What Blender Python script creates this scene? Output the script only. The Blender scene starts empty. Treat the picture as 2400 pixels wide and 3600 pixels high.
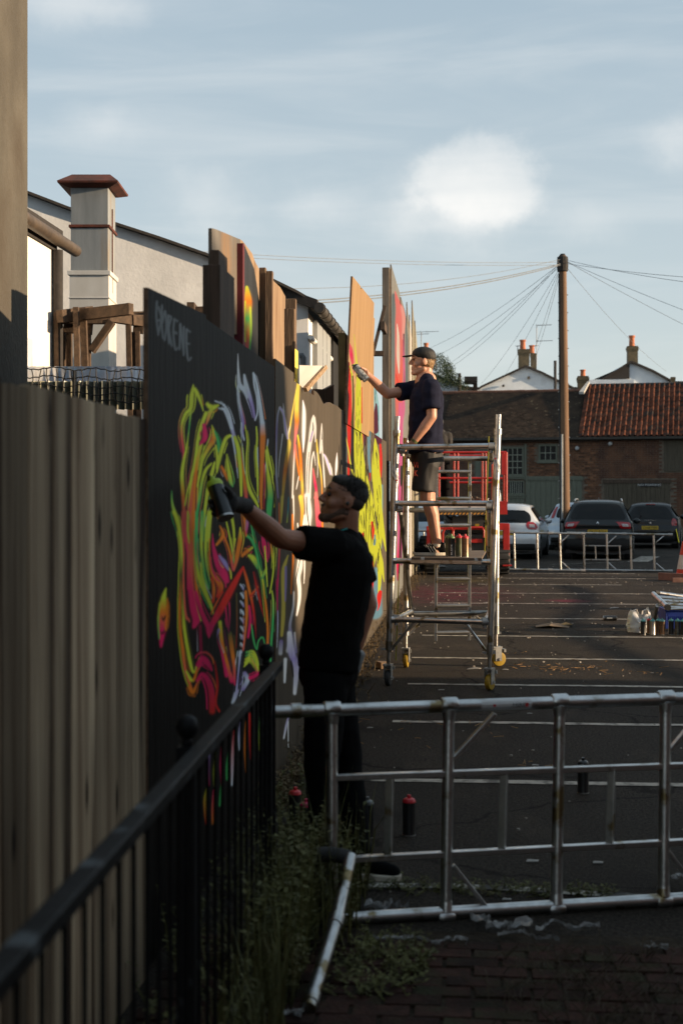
import bpy, bmesh, math, random
import numpy as np
from mathutils import Vector, Matrix, Euler

random.seed(7)
SC = bpy.context.scene
COL = SC.collection
R = math.radians

# ------------------------------------------------------------------ camera
TH = R(5.03)                       # the camera looks 5 degrees to the left of the hoarding's run (world +Y)
EYE = 1.70
FPX, CX, HZ = 5000.0, 1200.0, 1740.0   # focal length and horizon measured on the 2400 x 3600 photograph
cam = bpy.data.cameras.new('camera')
camo = bpy.data.objects.new('camera', cam)
COL.objects.link(camo)
camo.location = (0, 0, EYE)
camo.rotation_euler = (R(90), 0, TH)
cam.sensor_fit = 'VERTICAL'
cam.sensor_height = 36.0
cam.lens = 50.0
cam.shift_y = -60.0 / 3600.0
cam.clip_start = 0.1
cam.clip_end = 2000
cam.dof.use_dof = True
cam.dof.focus_distance = 13.2
cam.dof.aperture_fstop = 3.4
SC.camera = camo

# ------------------------------------------------------------------ light
SUN_L = Vector((1.0, -0.07, 0.19)).normalized()     # towards the sun
SUN_EL = math.asin(SUN_L.z)
SUN_AZ = math.atan2(SUN_L.x, SUN_L.y)
world = bpy.data.worlds.new('World')
SC.world = world
world.use_nodes = True
wt = world.node_tree
wt.nodes.clear()
sun = bpy.data.lights.new('sun', 'SUN')
sun.energy = 4.4
sun.angle = R(0.53)
sun.color = (1.0, 0.75, 0.49)
suno = bpy.data.objects.new('sun', sun)
COL.objects.link(suno)
suno.rotation_euler = SUN_L.to_track_quat('Z', 'Y').to_euler()
SC.view_settings.view_transform = 'Standard'
SC.view_settings.look = 'None'
SC.view_settings.exposure = 1.0
SC.view_settings.gamma = 1.0
SC.render.engine = 'CYCLES'
SC.cycles.use_denoising = True
SC.cycles.max_bounces = 6
SC.cycles.diffuse_bounces = 3
SC.cycles.glossy_bounces = 3
SC.cycles.transmission_bounces = 4
SC.cycles.transparent_max_bounces = 8
SC.cycles.caustics_reflective = False
SC.cycles.caustics_refractive = False

FW = Vector((-math.sin(TH), math.cos(TH), 0))
RT = Vector((math.cos(TH), math.sin(TH), 0))
UP = Vector((0, 0, 1))
CAM = Vector((0, 0, EYE))


def ray(px, py):
    return FW + RT * ((px - CX) / FPX) + UP * ((HZ - py) / FPX)


def at(px, py, d):            # point at depth d (metres along the view)
    return CAM + ray(px, py) * d


def onx(px, py, x):           # on the vertical plane X = x
    r = ray(px, py)
    return CAM + r * (x / r.x)


def ony(px, py, y):           # on the vertical plane Y = y
    r = ray(px, py)
    return CAM + r * (y / r.y)


def gnd(px, py, z=0.0):       # on the ground
    r = ray(px, py)
    return CAM + r * ((z - EYE) / r.z)


# ---- sky: Nishita plus a veil of cirrus and a few soft cumulus
def wn(t, **k):
    n = wt.nodes.new(t)
    for a, b in k.items():
        setattr(n, a, b)
    return n


def wl(a, b):
    wt.links.new(a, b)


sky = wn('ShaderNodeTexSky', sky_type='NISHITA')
sky.sun_disc = False
sky.sun_elevation = SUN_EL
sky.sun_rotation = SUN_AZ
sky.air_density = 1.0
sky.dust_density = 1.2
sky.ozone_density = 2.0
tc = wn('ShaderNodeTexCoord')
nz = wn('ShaderNodeTexNoise')
nz.inputs['Scale'].default_value = 14.0
nz.inputs['Detail'].default_value = 7.0
nz.inputs['Roughness'].default_value = 0.62
wl(tc.outputs['Generated'], nz.inputs['Vector'])
sub = wn('ShaderNodeVectorMath', operation='SUBTRACT')
wl(nz.outputs['Color'], sub.inputs[0])
sub.inputs[1].default_value = (0.5, 0.5, 0.5)
scl = wn('ShaderNodeVectorMath', operation='SCALE')
wl(sub.outputs[0], scl.inputs[0])
scl.inputs['Scale'].default_value = 0.035
dvec = wn('ShaderNodeVectorMath', operation='ADD')
wl(tc.outputs['Generated'], dvec.inputs[0])
wl(scl.outputs[0], dvec.inputs[1])


nz2 = wn('ShaderNodeTexNoise')
nz2.inputs['Scale'].default_value = 16.0
nz2.inputs['Detail'].default_value = 9.0
nz2.inputs['Roughness'].default_value = 0.58
wl(tc.outputs['Generated'], nz2.inputs['Vector'])


def puff(px, py, rx, ry, amp, soft=1.0):
    c = ray(px, py).normalized()
    s = wn('ShaderNodeVectorMath', operation='SUBTRACT')
    wl(dvec.outputs[0], s.inputs[0])
    s.inputs[1].default_value = c
    m = wn('ShaderNodeVectorMath', operation='MULTIPLY')
    wl(s.outputs[0], m.inputs[0])
    m.inputs[1].default_value = (FPX / rx, FPX / rx, FPX / ry)
    ln = wn('ShaderNodeVectorMath', operation='LENGTH')
    wl(m.outputs[0], ln.inputs[0])
    ad = wn('ShaderNodeMath', operation='MULTIPLY_ADD')
    wl(nz2.outputs['Fac'], ad.inputs[0])
    ad.inputs[1].default_value = -1.5
    wl(ln.outputs['Value'], ad.inputs[2])
    mr = wn('ShaderNodeMapRange', interpolation_type='SMOOTHERSTEP')
    wl(ad.outputs[0], mr.inputs['Value'])
    mr.inputs['From Min'].default_value = 0.38
    mr.inputs['From Max'].default_value = 0.38 - 1.05 * soft
    mr.inputs['To Min'].default_value = 0.0
    mr.inputs['To Max'].default_value = amp
    return mr.outputs[0]


puffs = [puff(1690, 640, 240, 175, 0.42, 0.55), puff(1640, 700, 330, 210, 0.30, 1.25), puff(1560, 800, 330, 130, 0.30, 1.3),
         puff(730, 690, 260, 150, 0.32, 1.4), puff(1080, 720, 230, 120, 0.28, 1.4), puff(380, 440, 200, 110, 0.26, 1.4),
         puff(2080, 800, 190, 90, 0.22, 1.4), puff(250, 30, 360, 100, 0.35, 1.4),
         puff(2700, 500, 420, 160, 0.5, 1.1), puff(-500, 600, 420, 180, 0.5, 1.1), puff(3300, 900, 380, 150, 0.6, 1.0)]
mp = wn('ShaderNodeMapping')
mp.inputs['Scale'].default_value = (1.6, 1.6, 11.0)
mp.inputs['Rotation'].default_value = (R(3), R(-4), 0)
wl(tc.outputs['Generated'], mp.inputs['Vector'])
cir = wn('ShaderNodeTexNoise')
cir.inputs['Scale'].default_value = 2.6
cir.inputs['Detail'].default_value = 8.0
cir.inputs['Roughness'].default_value = 0.55
cir.inputs['Distortion'].default_value = 0.6
wl(mp.outputs[0], cir.inputs['Vector'])
cr = wn('ShaderNodeMapRange', interpolation_type='SMOOTHSTEP')
wl(cir.outputs['Fac'], cr.inputs['Value'])
cr.inputs['From Min'].default_value = 0.40
cr.inputs['From Max'].default_value = 0.80
cr.inputs['To Max'].default_value = 0.22
acc = cr.outputs[0]
for p in puffs:
    a = wn('ShaderNodeMath', operation='ADD', use_clamp=True)
    wl(acc, a.inputs[0])
    wl(p, a.inputs[1])
    acc = a.outputs[0]
veil = wn('ShaderNodeMixRGB', blend_type='MIX')          # thin high haze that greys the blue
veil.inputs[0].default_value = 0.52
sxyz = wn('ShaderNodeSeparateXYZ')
wl(tc.outputs['Generated'], sxyz.inputs[0])
elev = wn('ShaderNodeMapRange')
elev.inputs['From Min'].default_value = 0.02
elev.inputs['From Max'].default_value = 0.42
wl(sxyz.outputs['Z'], elev.inputs['Value'])
hazec = wn('ShaderNodeMixRGB')
hazec.inputs[1].default_value = (9.4, 10.0, 10.0, 1)
hazec.inputs[2].default_value = (5.6, 7.2, 8.3, 1)
wl(elev.outputs[0], hazec.inputs[0])
wl(hazec.outputs[0], veil.inputs[2])
wl(sky.outputs[0], veil.inputs[1])
mix = wn('ShaderNodeMixRGB', blend_type='MIX')
wl(acc, mix.inputs[0])
wl(veil.outputs[0], mix.inputs[1])
mix.inputs[2].default_value = (9.0, 9.0, 8.8, 1)
bg = wn('ShaderNodeBackground')
bg.inputs['Strength'].default_value = 0.054
wl(mix.outputs[0], bg.inputs['Color'])
wo = wn('ShaderNodeOutputWorld')
wl(bg.outputs[0], wo.inputs['Surface'])

# ------------------------------------------------------------------ materials
MATS = {}


def mat(name, c1, c2=None, scale=4.0, rough=0.7, metal=0.0, bump=0.0, bscale=60.0, stretch=(1, 1, 1), spec=0.5,
        rnd=0.0, detail=6.0, contrast=(0.35, 0.65), trans=0.0, alpha=1.0, coat=0.0, attr=None, sss=0.0, c3=None, c3amt=(0.6, 0.72), c3scale=1.0, rrange=None, knots=None):
    if name in MATS:
        return MATS[name]
    m = bpy.data.materials.new(name)
    m.use_nodes = True
    nt = m.node_tree
    b = nt.nodes['Principled BSDF']
    L = nt.links.new
    N = nt.nodes.new
    b.inputs['Roughness'].default_value = rough
    b.inputs['Metallic'].default_value = metal
    b.inputs['Specular IOR Level'].default_value = spec
    if trans:
        b.inputs['Transmission Weight'].default_value = trans
    if alpha < 1:
        b.inputs['Alpha'].default_value = alpha
    if coat:
        b.inputs['Coat Weight'].default_value = coat
        b.inputs['Coat Roughness'].default_value = 0.06
    if sss:
        b.inputs['Subsurface Weight'].default_value = sss
        b.inputs['Subsurface Radius'].default_value = (0.01, 0.004, 0.002)
    tcn = N('ShaderNodeTexCoord')
    mpn = N('ShaderNodeMapping')
    mpn.inputs['Scale'].default_value = stretch
    L(tcn.outputs['Object'], mpn.inputs['Vector'])
    vec = mpn.outputs[0]
    if rnd:
        oi = N('ShaderNodeObjectInfo')
        sc2 = N('ShaderNodeMath')
        sc2.operation = 'MULTIPLY'
        sc2.inputs[1].default_value = 37.0
        L(oi.outputs['Random'], sc2.inputs[0])
        ad = N('ShaderNodeVectorMath')
        ad.operation = 'ADD'
        L(vec, ad.inputs[0])
        L(sc2.outputs[0], ad.inputs[1])
        vec = ad.outputs[0]
    n = N('ShaderNodeTexNoise')
    n.inputs['Scale'].default_value = scale
    n.inputs['Detail'].default_value = detail
    n.inputs['Roughness'].default_value = 0.6
    L(vec, n.inputs['Vector'])
    mr = N('ShaderNodeMapRange')
    mr.inputs['From Min'].default_value = contrast[0]
    mr.inputs['From Max'].default_value = contrast[1]
    L(n.outputs['Fac'], mr.inputs['Value'])
    mx = N('ShaderNodeMixRGB')
    L(mr.outputs[0], mx.inputs[0])
    if attr:
        at_ = N('ShaderNodeAttribute')
        at_.attribute_name = attr
        mu = N('ShaderNodeMixRGB')
        mu.blend_type = 'MULTIPLY'
        mu.inputs[0].default_value = 1.0
        L(at_.outputs['Color'], mu.inputs[1])
        mx.inputs[1].default_value = (*c1, 1)
        mx.inputs[2].default_value = (*(c2 or c1), 1)
        L(mx.outputs[0], mu.inputs[2])
        col = mu.outputs[0]
    else:
        mx.inputs[1].default_value = (*c1, 1)
        mx.inputs[2].default_value = (*(c2 or tuple(min(1, x * 0.7) for x in c1)), 1)
        col = mx.outputs[0]
    if c3:
        n3 = N('ShaderNodeTexNoise')
        n3.inputs['Scale'].default_value = c3scale
        n3.inputs['Detail'].default_value = 5
        L(vec, n3.inputs['Vector'])
        m3 = N('ShaderNodeMapRange')
        m3.inputs['From Min'].default_value = c3amt[0]
        m3.inputs['From Max'].default_value = c3amt[1]
        L(n3.outputs['Fac'], m3.inputs['Value'])
        x3 = N('ShaderNodeMixRGB')
        x3.inputs[2].default_value = (*c3, 1)
        L(m3.outputs[0], x3.inputs[0])
        L(col, x3.inputs[1])
        col = x3.outputs[0]
    if knots:
        kc, ks, kst = knots
        km = N('ShaderNodeMapping')
        km.inputs['Scale'].default_value = kst
        L(tcn.outputs['Object'], km.inputs['Vector'])
        kv = km.outputs[0]
        kn = N('ShaderNodeTexVoronoi')
        kn.inputs['Scale'].default_value = ks
        L(kv, kn.inputs['Vector'])
        kr = N('ShaderNodeMapRange')
        kr.inputs['From Min'].default_value = 0.17
        kr.inputs['From Max'].default_value = 0.06
        L(kn.outputs['Distance'], kr.inputs['Value'])
        kx = N('ShaderNodeMixRGB')
        kx.inputs[2].default_value = (*kc, 1)
        L(kr.outputs[0], kx.inputs[0])
        L(col, kx.inputs[1])
        col = kx.outputs[0]
    if rnd:
        hs = N('ShaderNodeHueSaturation')
        mr2 = N('ShaderNodeMapRange')
        mr2.inputs['To Min'].default_value = 1 - rnd
        mr2.inputs['To Max'].default_value = 1 + rnd
        L(oi.outputs['Random'], mr2.inputs['Value'])
        L(mr2.outputs[0], hs.inputs['Value'])
        L(col, hs.inputs['Color'])
        col = hs.outputs[0]
    L(col, b.inputs['Base Color'])
    if rrange:
        r2 = N('ShaderNodeMapRange')
        r2.inputs['To Min'].default_value = rrange[0]
        r2.inputs['To Max'].default_value = rrange[1]
        L(n.outputs['Fac'], r2.inputs['Value'])
        L(r2.outputs[0], b.inputs['Roughness'])
    if bump:
        bn = N('ShaderNodeTexNoise')
        bn.inputs['Scale'].default_value = bscale
        bn.inputs['Detail'].default_value = 4.0
        L(vec, bn.inputs['Vector'])
        bp = N('ShaderNodeBump')
        bp.inputs['Strength'].default_value = min(1.0, bump)
        bp.inputs['Distance'].default_value = 0.01
        L(bn.outputs['Fac'], bp.inputs['Height'])
        L(bp.outputs[0], b.inputs['Normal'])
    MATS[name] = m
    return m


# ------------------------------------------------------------------ mesh helpers
class MB:
    def __init__(s):
        s.v = []
        s.f = []
        s.m = []

    def add(s, vs, fs, m=0):
        o = len(s.v)
        s.v.extend([tuple(x) for x in vs])
        s.f.extend([tuple(i + o for i in f) for f in fs])
        s.m.extend([m] * len(fs))
        return s

    def box(s, c, d, rot=None, m=0, taper=1.0):
        x, y, z = d[0] / 2, d[1] / 2, d[2] / 2
        vs = [Vector((a * x * (taper if k > 0 else 1), b * y * (taper if k > 0 else 1), k * z)) for k in (-1, 1) for b in (-1, 1) for a in (-1, 1)]
        if rot is not None:
            vs = [rot @ v for v in vs]
        c = Vector(c)
        s.add([v + c for v in vs], [(0, 2, 3, 1), (4, 5, 7, 6), (0, 1, 5, 4), (2, 6, 7, 3), (0, 4, 6, 2), (1, 3, 7, 5)], m)
        return s

    def bb(s, a, b, m=0):
        a, b = Vector(a), Vector(b)
        return s.box((a + b) / 2, [abs(x) for x in (b - a)], m=m)

    def tube(s, pts, r, n=10, m=0, cap=True):
        pts = [Vector(p) for p in pts]
        rs = r if isinstance(r, (list, tuple)) else [r] * len(pts)
        vs = []
        prev = None
        for i, p in enumerate(pts):
            t = (pts[min(i + 1, len(pts) - 1)] - pts[max(i - 1, 0)])
            t = t.normalized() if t.length > 1e-9 else Vector((0, 0, 1))
            if prev is None:
                a = Vector((0, 0, 1)) if abs(t.z) < 0.9 else Vector((1, 0, 0))
                u = t.cross(a).normalized()
            else:
                u = (prev - t * prev.dot(t)).normalized()
            prev = u
            w = t.cross(u)
            for k in range(n):
                an = 2 * math.pi * k / n
                vs.append(p + (u * math.cos(an) + w * math.sin(an)) * rs[i])
        fs = []
        for i in range(len(pts) - 1):
            for k in range(n):
                a = i * n + k
                b = i * n + (k + 1) % n
                fs.append((a, b, b + n, a + n))
        if cap:
            fs.append(tuple(range(n))[::-1])
            fs.append(tuple(range((len(pts) - 1) * n, len(pts) * n)))
        return s.add(vs, fs, m)

    def bar(s, a, b, w, h, m=0, roll=0.0):          # box section between two points
        a, b = Vector(a), Vector(b)
        t = (b - a)
        L = t.length
        q = t.to_track_quat('Z', 'Y').to_matrix()
        q = q @ Matrix.Rotation(roll, 3, 'Z')
        return s.box((a + b) / 2, (w, h, L), q, m)

    def lathe(s, prof, n=16, M=None, m=0):
        vs = []
        for r, z in prof:
            for k in range(n):
                an = 2 * math.pi * k / n
                vs.append(Vector((r * math.cos(an), r * math.sin(an), z)))
        fs = []
        for i in range(len(prof) - 1):
            for k in range(n):
                a = i * n + k
                b = i * n + (k + 1) % n
                fs.append((a, b, b + n, a + n))
        fs.append(tuple(range(n))[::-1])
        fs.append(tuple(range((len(prof) - 1) * n, len(prof) * n)))
        if M is not None:
            vs = [M @ v for v in vs]
        return s.add(vs, fs, m)

    def prism(s, poly, off, m=0):                   # polygon of 3d points pushed along an offset
        n = len(poly)
        off = Vector(off)
        vs = [Vector(p) for p in poly] + [Vector(p) + off for p in poly]
        fs = [tuple(range(n))[::-1], tuple(range(n, 2 * n))] + [(i, (i + 1) % n, n + (i + 1) % n, n + i) for i in range(n)]
        return s.add(vs, fs, m)

    def sphere(s, c, r, nu=12, nv=8, m=0, sc=(1, 1, 1), rot=None):
        c = Vector(c)
        vs = []
        for j in range(nv + 1):
            ph = math.pi * j / nv
            for i in range(nu):
                th = 2 * math.pi * i / nu
                p = Vector((r * sc[0] * math.sin(ph) * math.cos(th), r * sc[1] * math.sin(ph) * math.sin(th), -r * sc[2] * math.cos(ph)))
                vs.append((rot @ p if rot is not None else p) + c)
        fs = [(j * nu + i, j * nu + (i + 1) % nu, (j + 1) * nu + (i + 1) % nu, (j + 1) * nu + i) for j in range(nv) for i in range(nu)]
        return s.add(vs, fs, m)

    def mesh(s, name, mats):
        me = bpy.data.meshes.new(name)
        me.from_pydata(s.v, [], s.f)
        for x in (mats if isinstance(mats, (list, tuple)) else [mats]):
            me.materials.append(x)
        if any(s.m):
            me.polygons.foreach_set('material_index', s.m)
        me.update()
        return me

    def obj(s, name, mats, parent=None, smooth=None, bevel=0.0, w=False, fix=True):
        me = s.mesh(name, mats)
        if fix:
            bm = bmesh.new()
            bm.from_mesh(me)
            bmesh.ops.recalc_face_normals(bm, faces=bm.faces)
            bm.to_mesh(me)
            bm.free()
        if smooth is not None:
            me.shade_smooth()
            me.set_sharp_from_angle(angle=R(smooth))
        return link(name, me, parent, w, bevel)


def link(name, me, parent=None, w=False, bevel=0.0):
    o = bpy.data.objects.new(name, me)
    COL.objects.link(o)
    if parent is not None:
        o.parent = parent
        if w:
            o.matrix_parent_inverse = wm(parent).inverted()
    if bevel:
        b = o.modifiers.new('bevel', 'BEVEL')
        b.width = bevel
        b.segments = 2
        b.limit_method = 'ANGLE'
    return o


def wm(o):
    m = Matrix.LocRotScale(o.location, o.rotation_euler, o.scale)
    if o.parent:
        m = wm(o.parent) @ o.matrix_parent_inverse @ m
    return m


def tag(o, label=None, cat=None, group=None, kind=None):
    if label:
        o['label'] = label
    if cat:
        o['category'] = cat
    if group:
        o['group'] = group
    if kind:
        o['kind'] = kind
    return o


def thing(name, label, cat, loc=(0, 0, 0), rz=0.0, group=None):
    o = bpy.data.objects.new(name, None)
    COL.objects.link(o)
    o.location = loc
    o.rotation_euler = (0, 0, rz)
    o.empty_display_size = 0.1
    return tag(o, label, cat, group)


def struct(name, mb, m, parent=None, **k):
    o = mb.obj(name, m, parent, **k)
    if parent is None:
        o['kind'] = 'structure'
    return o


def copy_tree(o, parent=None):
    c = o.copy()
    COL.objects.link(c)
    c.parent = parent
    for ch in list(o.children):
        copy_tree(ch, c)
    return c


def text(name, body, size, M, material, parent=None, ext=0.0005, w=False, align='CENTER', sx=1.0):
    cu = bpy.data.curves.new(name, 'FONT')
    cu.body = body
    cu.size = size
    cu.align_x = align
    cu.align_y = 'CENTER'
    cu.extrude = ext
    cu.resolution_u = 3
    tmp = bpy.data.objects.new(name, cu)
    COL.objects.link(tmp)
    me = evald(tmp)
    me.materials.clear()
    me.materials.append(material)
    o = link(name, me, parent, w)
    o.matrix_basis = M @ Matrix.Diagonal((sx, 1, 1, 1))
    return o


def rnd(a, b):
    return random.uniform(a, b)


def evald(o):                   # bake modifiers of a temporary object into a plain mesh
    dg = bpy.context.evaluated_depsgraph_get()
    me = bpy.data.meshes.new_from_object(o.evaluated_get(dg))
    bpy.data.objects.remove(o)
    return me

# ================================================================== ground
def ground_mat():
    m = bpy.data.materials.new('asphalt')
    m.use_nodes = True
    nt = m.node_tree
    N, L = nt.nodes.new, nt.links.new
    b = nt.nodes['Principled BSDF']
    tcn = N('ShaderNodeTexCoord')

    def noise(sc, det=6, ro=0.6, st=None):
        n = N('ShaderNodeTexNoise')
        n.inputs['Scale'].default_value = sc
        n.inputs['Detail'].default_value = det
        n.inputs['Roughness'].default_value = ro
        if st:
            mp_ = N('ShaderNodeMapping')
            mp_.inputs['Scale'].default_value = st
            L(tcn.outputs['Object'], mp_.inputs['Vector'])
            L(mp_.outputs[0], n.inputs['Vector'])
        else:
            L(tcn.outputs['Object'], n.inputs['Vector'])
        return n.outputs['Fac']

    def ramp(v, a, b_, lo=0.0, hi=1.0):
        r = N('ShaderNodeMapRange')
        r.inputs['From Min'].default_value = a
        r.inputs['From Max'].default_value = b_
        r.inputs['To Min'].default_value = lo
        r.inputs['To Max'].default_value = hi
        L(v, r.inputs['Value'])
        return r.outputs[0]

    def mixc(f, c1, c2):
        x = N('ShaderNodeMixRGB')
        L(f, x.inputs[0])
        for i, c in ((1, c1), (2, c2)):
            if isinstance(c, tuple):
                x.inputs[i].default_value = (*c, 1)
            else:
                L(c, x.inputs[i])
        return x.outputs[0]

    fine = noise(55, 5, 0.75)
    base = mixc(ramp(fine, 0.38, 0.66), (0.0115, 0.0100, 0.0084), (0.098, 0.081, 0.065))
    base = mixc(ramp(noise(0.45, 8), 0.40, 0.68, 0, 0.65), base, (0.026, 0.0222, 0.0185))
    base = mixc(ramp(noise(2.2, 8, 0.6, (1, 0.35, 1)), 0.55, 0.8, 0, 0.5), base, (0.13, 0.10, 0.075))
    spk = N('ShaderNodeTexVoronoi')
    spk.inputs['Scale'].default_value = 28
    L(tcn.outputs['Object'], spk.inputs['Vector'])
    base = mixc(ramp(spk.outputs['Distance'], 0.12, 0.05, 0, 0.5), base, (0.16, 0.14, 0.12))
    # cracks and old trench repairs
    wob = N('ShaderNodeVectorMath')
    wob.operation = 'MULTIPLY_ADD'
    nw = N('ShaderNodeTexNoise')
    nw.inputs['Scale'].default_value = 1.7
    nw.inputs['Detail'].default_value = 5
    L(tcn.outputs['Object'], nw.inputs['Vector'])
    L(nw.outputs['Color'], wob.inputs[0])
    wob.inputs[1].default_value = (0.9, 0.9, 0)
    L(tcn.outputs['Object'], wob.inputs[2])
    ck = N('ShaderNodeTexVoronoi')
    ck.feature = 'DISTANCE_TO_EDGE'
    ck.inputs['Scale'].default_value = 0.42
    L(wob.outputs[0], ck.inputs['Vector'])
    base = mixc(ramp(ck.outputs['Distance'], 0.010, 0.003, 0, 0.75), base, (0.006, 0.005, 0.004))
    st_ = ramp(noise(0.9, 3, 0.5), 0.62, 0.72, 0, 0.6)
    base = mixc(st_, base, (0.012, 0.011, 0.010))
    # pink overspray that lies on the tarmac under the tall mural
    for (px, py, rx, ry, col, amt) in ((1560, 2085, 1.5, 3.2, (0.16, 0.035, 0.055), 0.8), (1990, 2112, 0.45, 0.5, (0.25, 0.03, 0.07), 0.8), (1640, 2040, 0.8, 1.2, (0.20, 0.15, 0.03), 0.35)):
        g = gnd(px, py)
        s = N('ShaderNodeVectorMath')
        s.operation = 'SUBTRACT'
        L(tcn.outputs['Object'], s.inputs[0])
        s.inputs[1].default_value = g
        k = N('ShaderNodeVectorMath')
        k.operation = 'MULTIPLY'
        k.inputs[1].default_value = (1 / rx, 1 / ry, 0)
        L(s.outputs[0], k.inputs[0])
        ln = N('ShaderNodeVectorMath')
        ln.operation = 'LENGTH'
        L(k.outputs[0], ln.inputs[0])
        f1 = ramp(ln.outputs['Value'], 1.0, 0.2)
        f2 = N('ShaderNodeMath')
        f2.operation = 'MULTIPLY'
        L(f1, f2.inputs[0])
        L(ramp(noise(3.0, 6, 0.7), 0.35, 0.65, 0, amt), f2.inputs[1])
        base = mixc(f2.outputs[0], base, col)
    L(base, b.inputs['Base Color'])
    b.inputs['Roughness'].default_value = 0.82
    b.inputs['Specular IOR Level'].default_value = 0.08
    bp = N('ShaderNodeBump')
    bp.inputs['Strength'].default_value = 0.9
    bp.inputs['Distance'].default_value = 0.045
    L(noise(48, 4, 0.75), bp.inputs['Height'])
    L(bp.outputs[0], b.inputs['Normal'])
    return m


g = MB()
g.add([(-250, -60, 0), (250, -60, 0), (250, 400, 0), (-250, 400, 0)], [(0, 1, 2, 3)])
struct('ground', g, ground_mat())

M_line = mat('road_paint', (0.36, 0.32, 0.265), (0.07, 0.06, 0.048), scale=9, rough=0.8, bump=0.4, bscale=80, contrast=(0.46, 0.62))
line_y = [(1474, 2538), (1474, 2745), (1783, 2409), (1783, 2316), (1783, 2237), (1783, 2174.5), (1783, 2122), (1783, 2086), (1783, 2055), (1783, 2033), (1783, 2015.7)]
for i, (px, py) in enumerate(line_y):
    y = gnd(px, py).y
    xl = -0.54 + rnd(-0.04, 0.04)
    xr = 4.3 if y < 27 else (2.9 if y < 29 else 3.6)
    if y > 26:
        xl = 0.2
    b = MB()
    n = 24
    for k in range(n):
        x0, x1 = xl + (xr - xl) * k / n, xl + (xr - xl) * (k + 1) / n
        e = lambda x: 0.006 * math.sin(x * 5 + i) + 0.004 * math.sin(x * 17 + i * 2)
        b.add([(x0, y - 0.05 + e(x0), 0.004), (x1, y - 0.05 + e(x1), 0.004), (x1, y + 0.05 - e(x1 + 3), 0.004), (x0, y + 0.05 - e(x0 + 3), 0.004)], [(0, 1, 2, 3)])
    struct('parking_line', b, M_line, fix=False)
# bay markings among the cars, further off
for a, c, w in (((1670, 1985), (1830, 1962), 0.10), ((2240, 1975), (2285, 1956), 0.5), ((1930, 1985), (2230, 1974), 0.06)):
    p, q = gnd(*a), gnd(*c)
    d = (q - p).normalized().cross(UP) * w / 2
    b = MB().add([p - d, q - d, q + d, p + d], [(0, 1, 2, 3)])
    for i in range(len(b.v)):
        b.v[i] = (b.v[i][0], b.v[i][1], 0.004)
    struct('bay_marking', b, M_line, fix=False)
# the worn curved edge line before the block paving
b = MB()
pts = []
for px, py in ((1245, 3112), (1400, 3116), (1560, 3116), (1750, 3124), (1900, 3132), (2050, 3142), (2200, 3150), (2420, 3172)):
    pts.append(gnd(px, py))
for p, q in zip(pts, pts[1:]):
    b.add([(p.x, p.y - 0.035, 0.004), (q.x, q.y - 0.035, 0.004), (q.x, q.y + 0.035, 0.004), (p.x, p.y + 0.035, 0.004)], [(0, 1, 2, 3)])
struct('edge_line', b, mat('worn_line', (0.40, 0.38, 0.33), (0.04, 0.038, 0.033), scale=7, rough=0.9, contrast=(0.45, 0.56)), fix=False)

# block paving in the near foreground: every block is a piece
M_soil = mat('soil', (0.045, 0.035, 0.025), (0.018, 0.014, 0.010), scale=12, rough=0.95, spec=0.1, bump=1.0, bscale=40)
pv = MB()
pv.add([(-1.06, 3.2, 0.003), (2.4, 3.2, 0.003), (2.4, 5.52, 0.003), (-1.06, 5.55, 0.003)], [(0, 1, 2, 3)])
pave = struct('pavement', pv, M_soil, fix=False)
M_block = mat('paving_block', (0.052, 0.024, 0.018), (0.022, 0.013, 0.010), scale=9, rough=0.85, spec=0.1, bump=0.8, bscale=70, rnd=0.35, c3=(0.03, 0.03, 0.015), c3scale=5, c3amt=(0.52, 0.68))
bm_ = MB().box((0, 0, 0), (0.192, 0.094, 0.05), taper=0.96)
block_me = bm_.mesh('block', M_block)
cnt = 0
for r_ in range(16):
    y = 3.95 + r_ * 0.1
    for c_ in range(17):
        x = -0.98 + c_ * 0.2 + (0.1 if r_ % 2 else 0)
        if x > 1.85 or (y > 5.36):
            continue
        q = at(0, 0, 1)
        o = link('block' if cnt == 0 else 'block', block_me, pave)
        o.location = (x + rnd(-.003, .003), y + rnd(-.003, .003), -0.012 + rnd(-0.004, 0.004))
        o.rotation_euler = (rnd(-.015, .015), rnd(-.015, .015), rnd(-.02, .02))
        cnt += 1

# ================================================================== unseen houses added on the right to throw the evening shade
M_brick_far = mat('house_brick', (0.30, 0.15, 0.10), (0.20, 0.10, 0.07), scale=20, rough=0.9)
M_slate = mat('slate', (0.06, 0.06, 0.065), (0.035, 0.035, 0.04), scale=8, rough=0.7)


def shade_house(x0, y0, y1, eave, ridge_z, ridge_y, depth, label):
    t = thing('shade_house', label, 'house', (x0, (y0 + y1) / 2, 0))
    MB().bb((x0, y0, 0), (x0 + depth, y1, eave)).obj('wall', M_brick_far, t, w=True)
    MB().prism([(x0, y0, eave), (x0, y1, eave), (x0, ridge_y, ridge_z - 0.12)], (depth, 0, 0)).obj('gable', M_brick_far, t, w=True)
    a = MB()
    a.prism([(x0 - 0.15, y0 - 0.2, eave - 0.1), (x0 - 0.15, ridge_y, ridge_z), (x0 - 0.15, ridge_y, ridge_z + 0.1), (x0 - 0.15, y0 - 0.3, eave)], (depth + 0.3, 0, 0))
    a.prism([(x0 - 0.15, y1 + 0.0, eave - 0.1), (x0 - 0.15, ridge_y, ridge_z), (x0 - 0.15, ridge_y, ridge_z + 0.1), (x0 - 0.15, y1 + 0.1, eave)], (depth + 0.3, 0, 0))
    a.obj('roof', M_slate, t, w=True)


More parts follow.
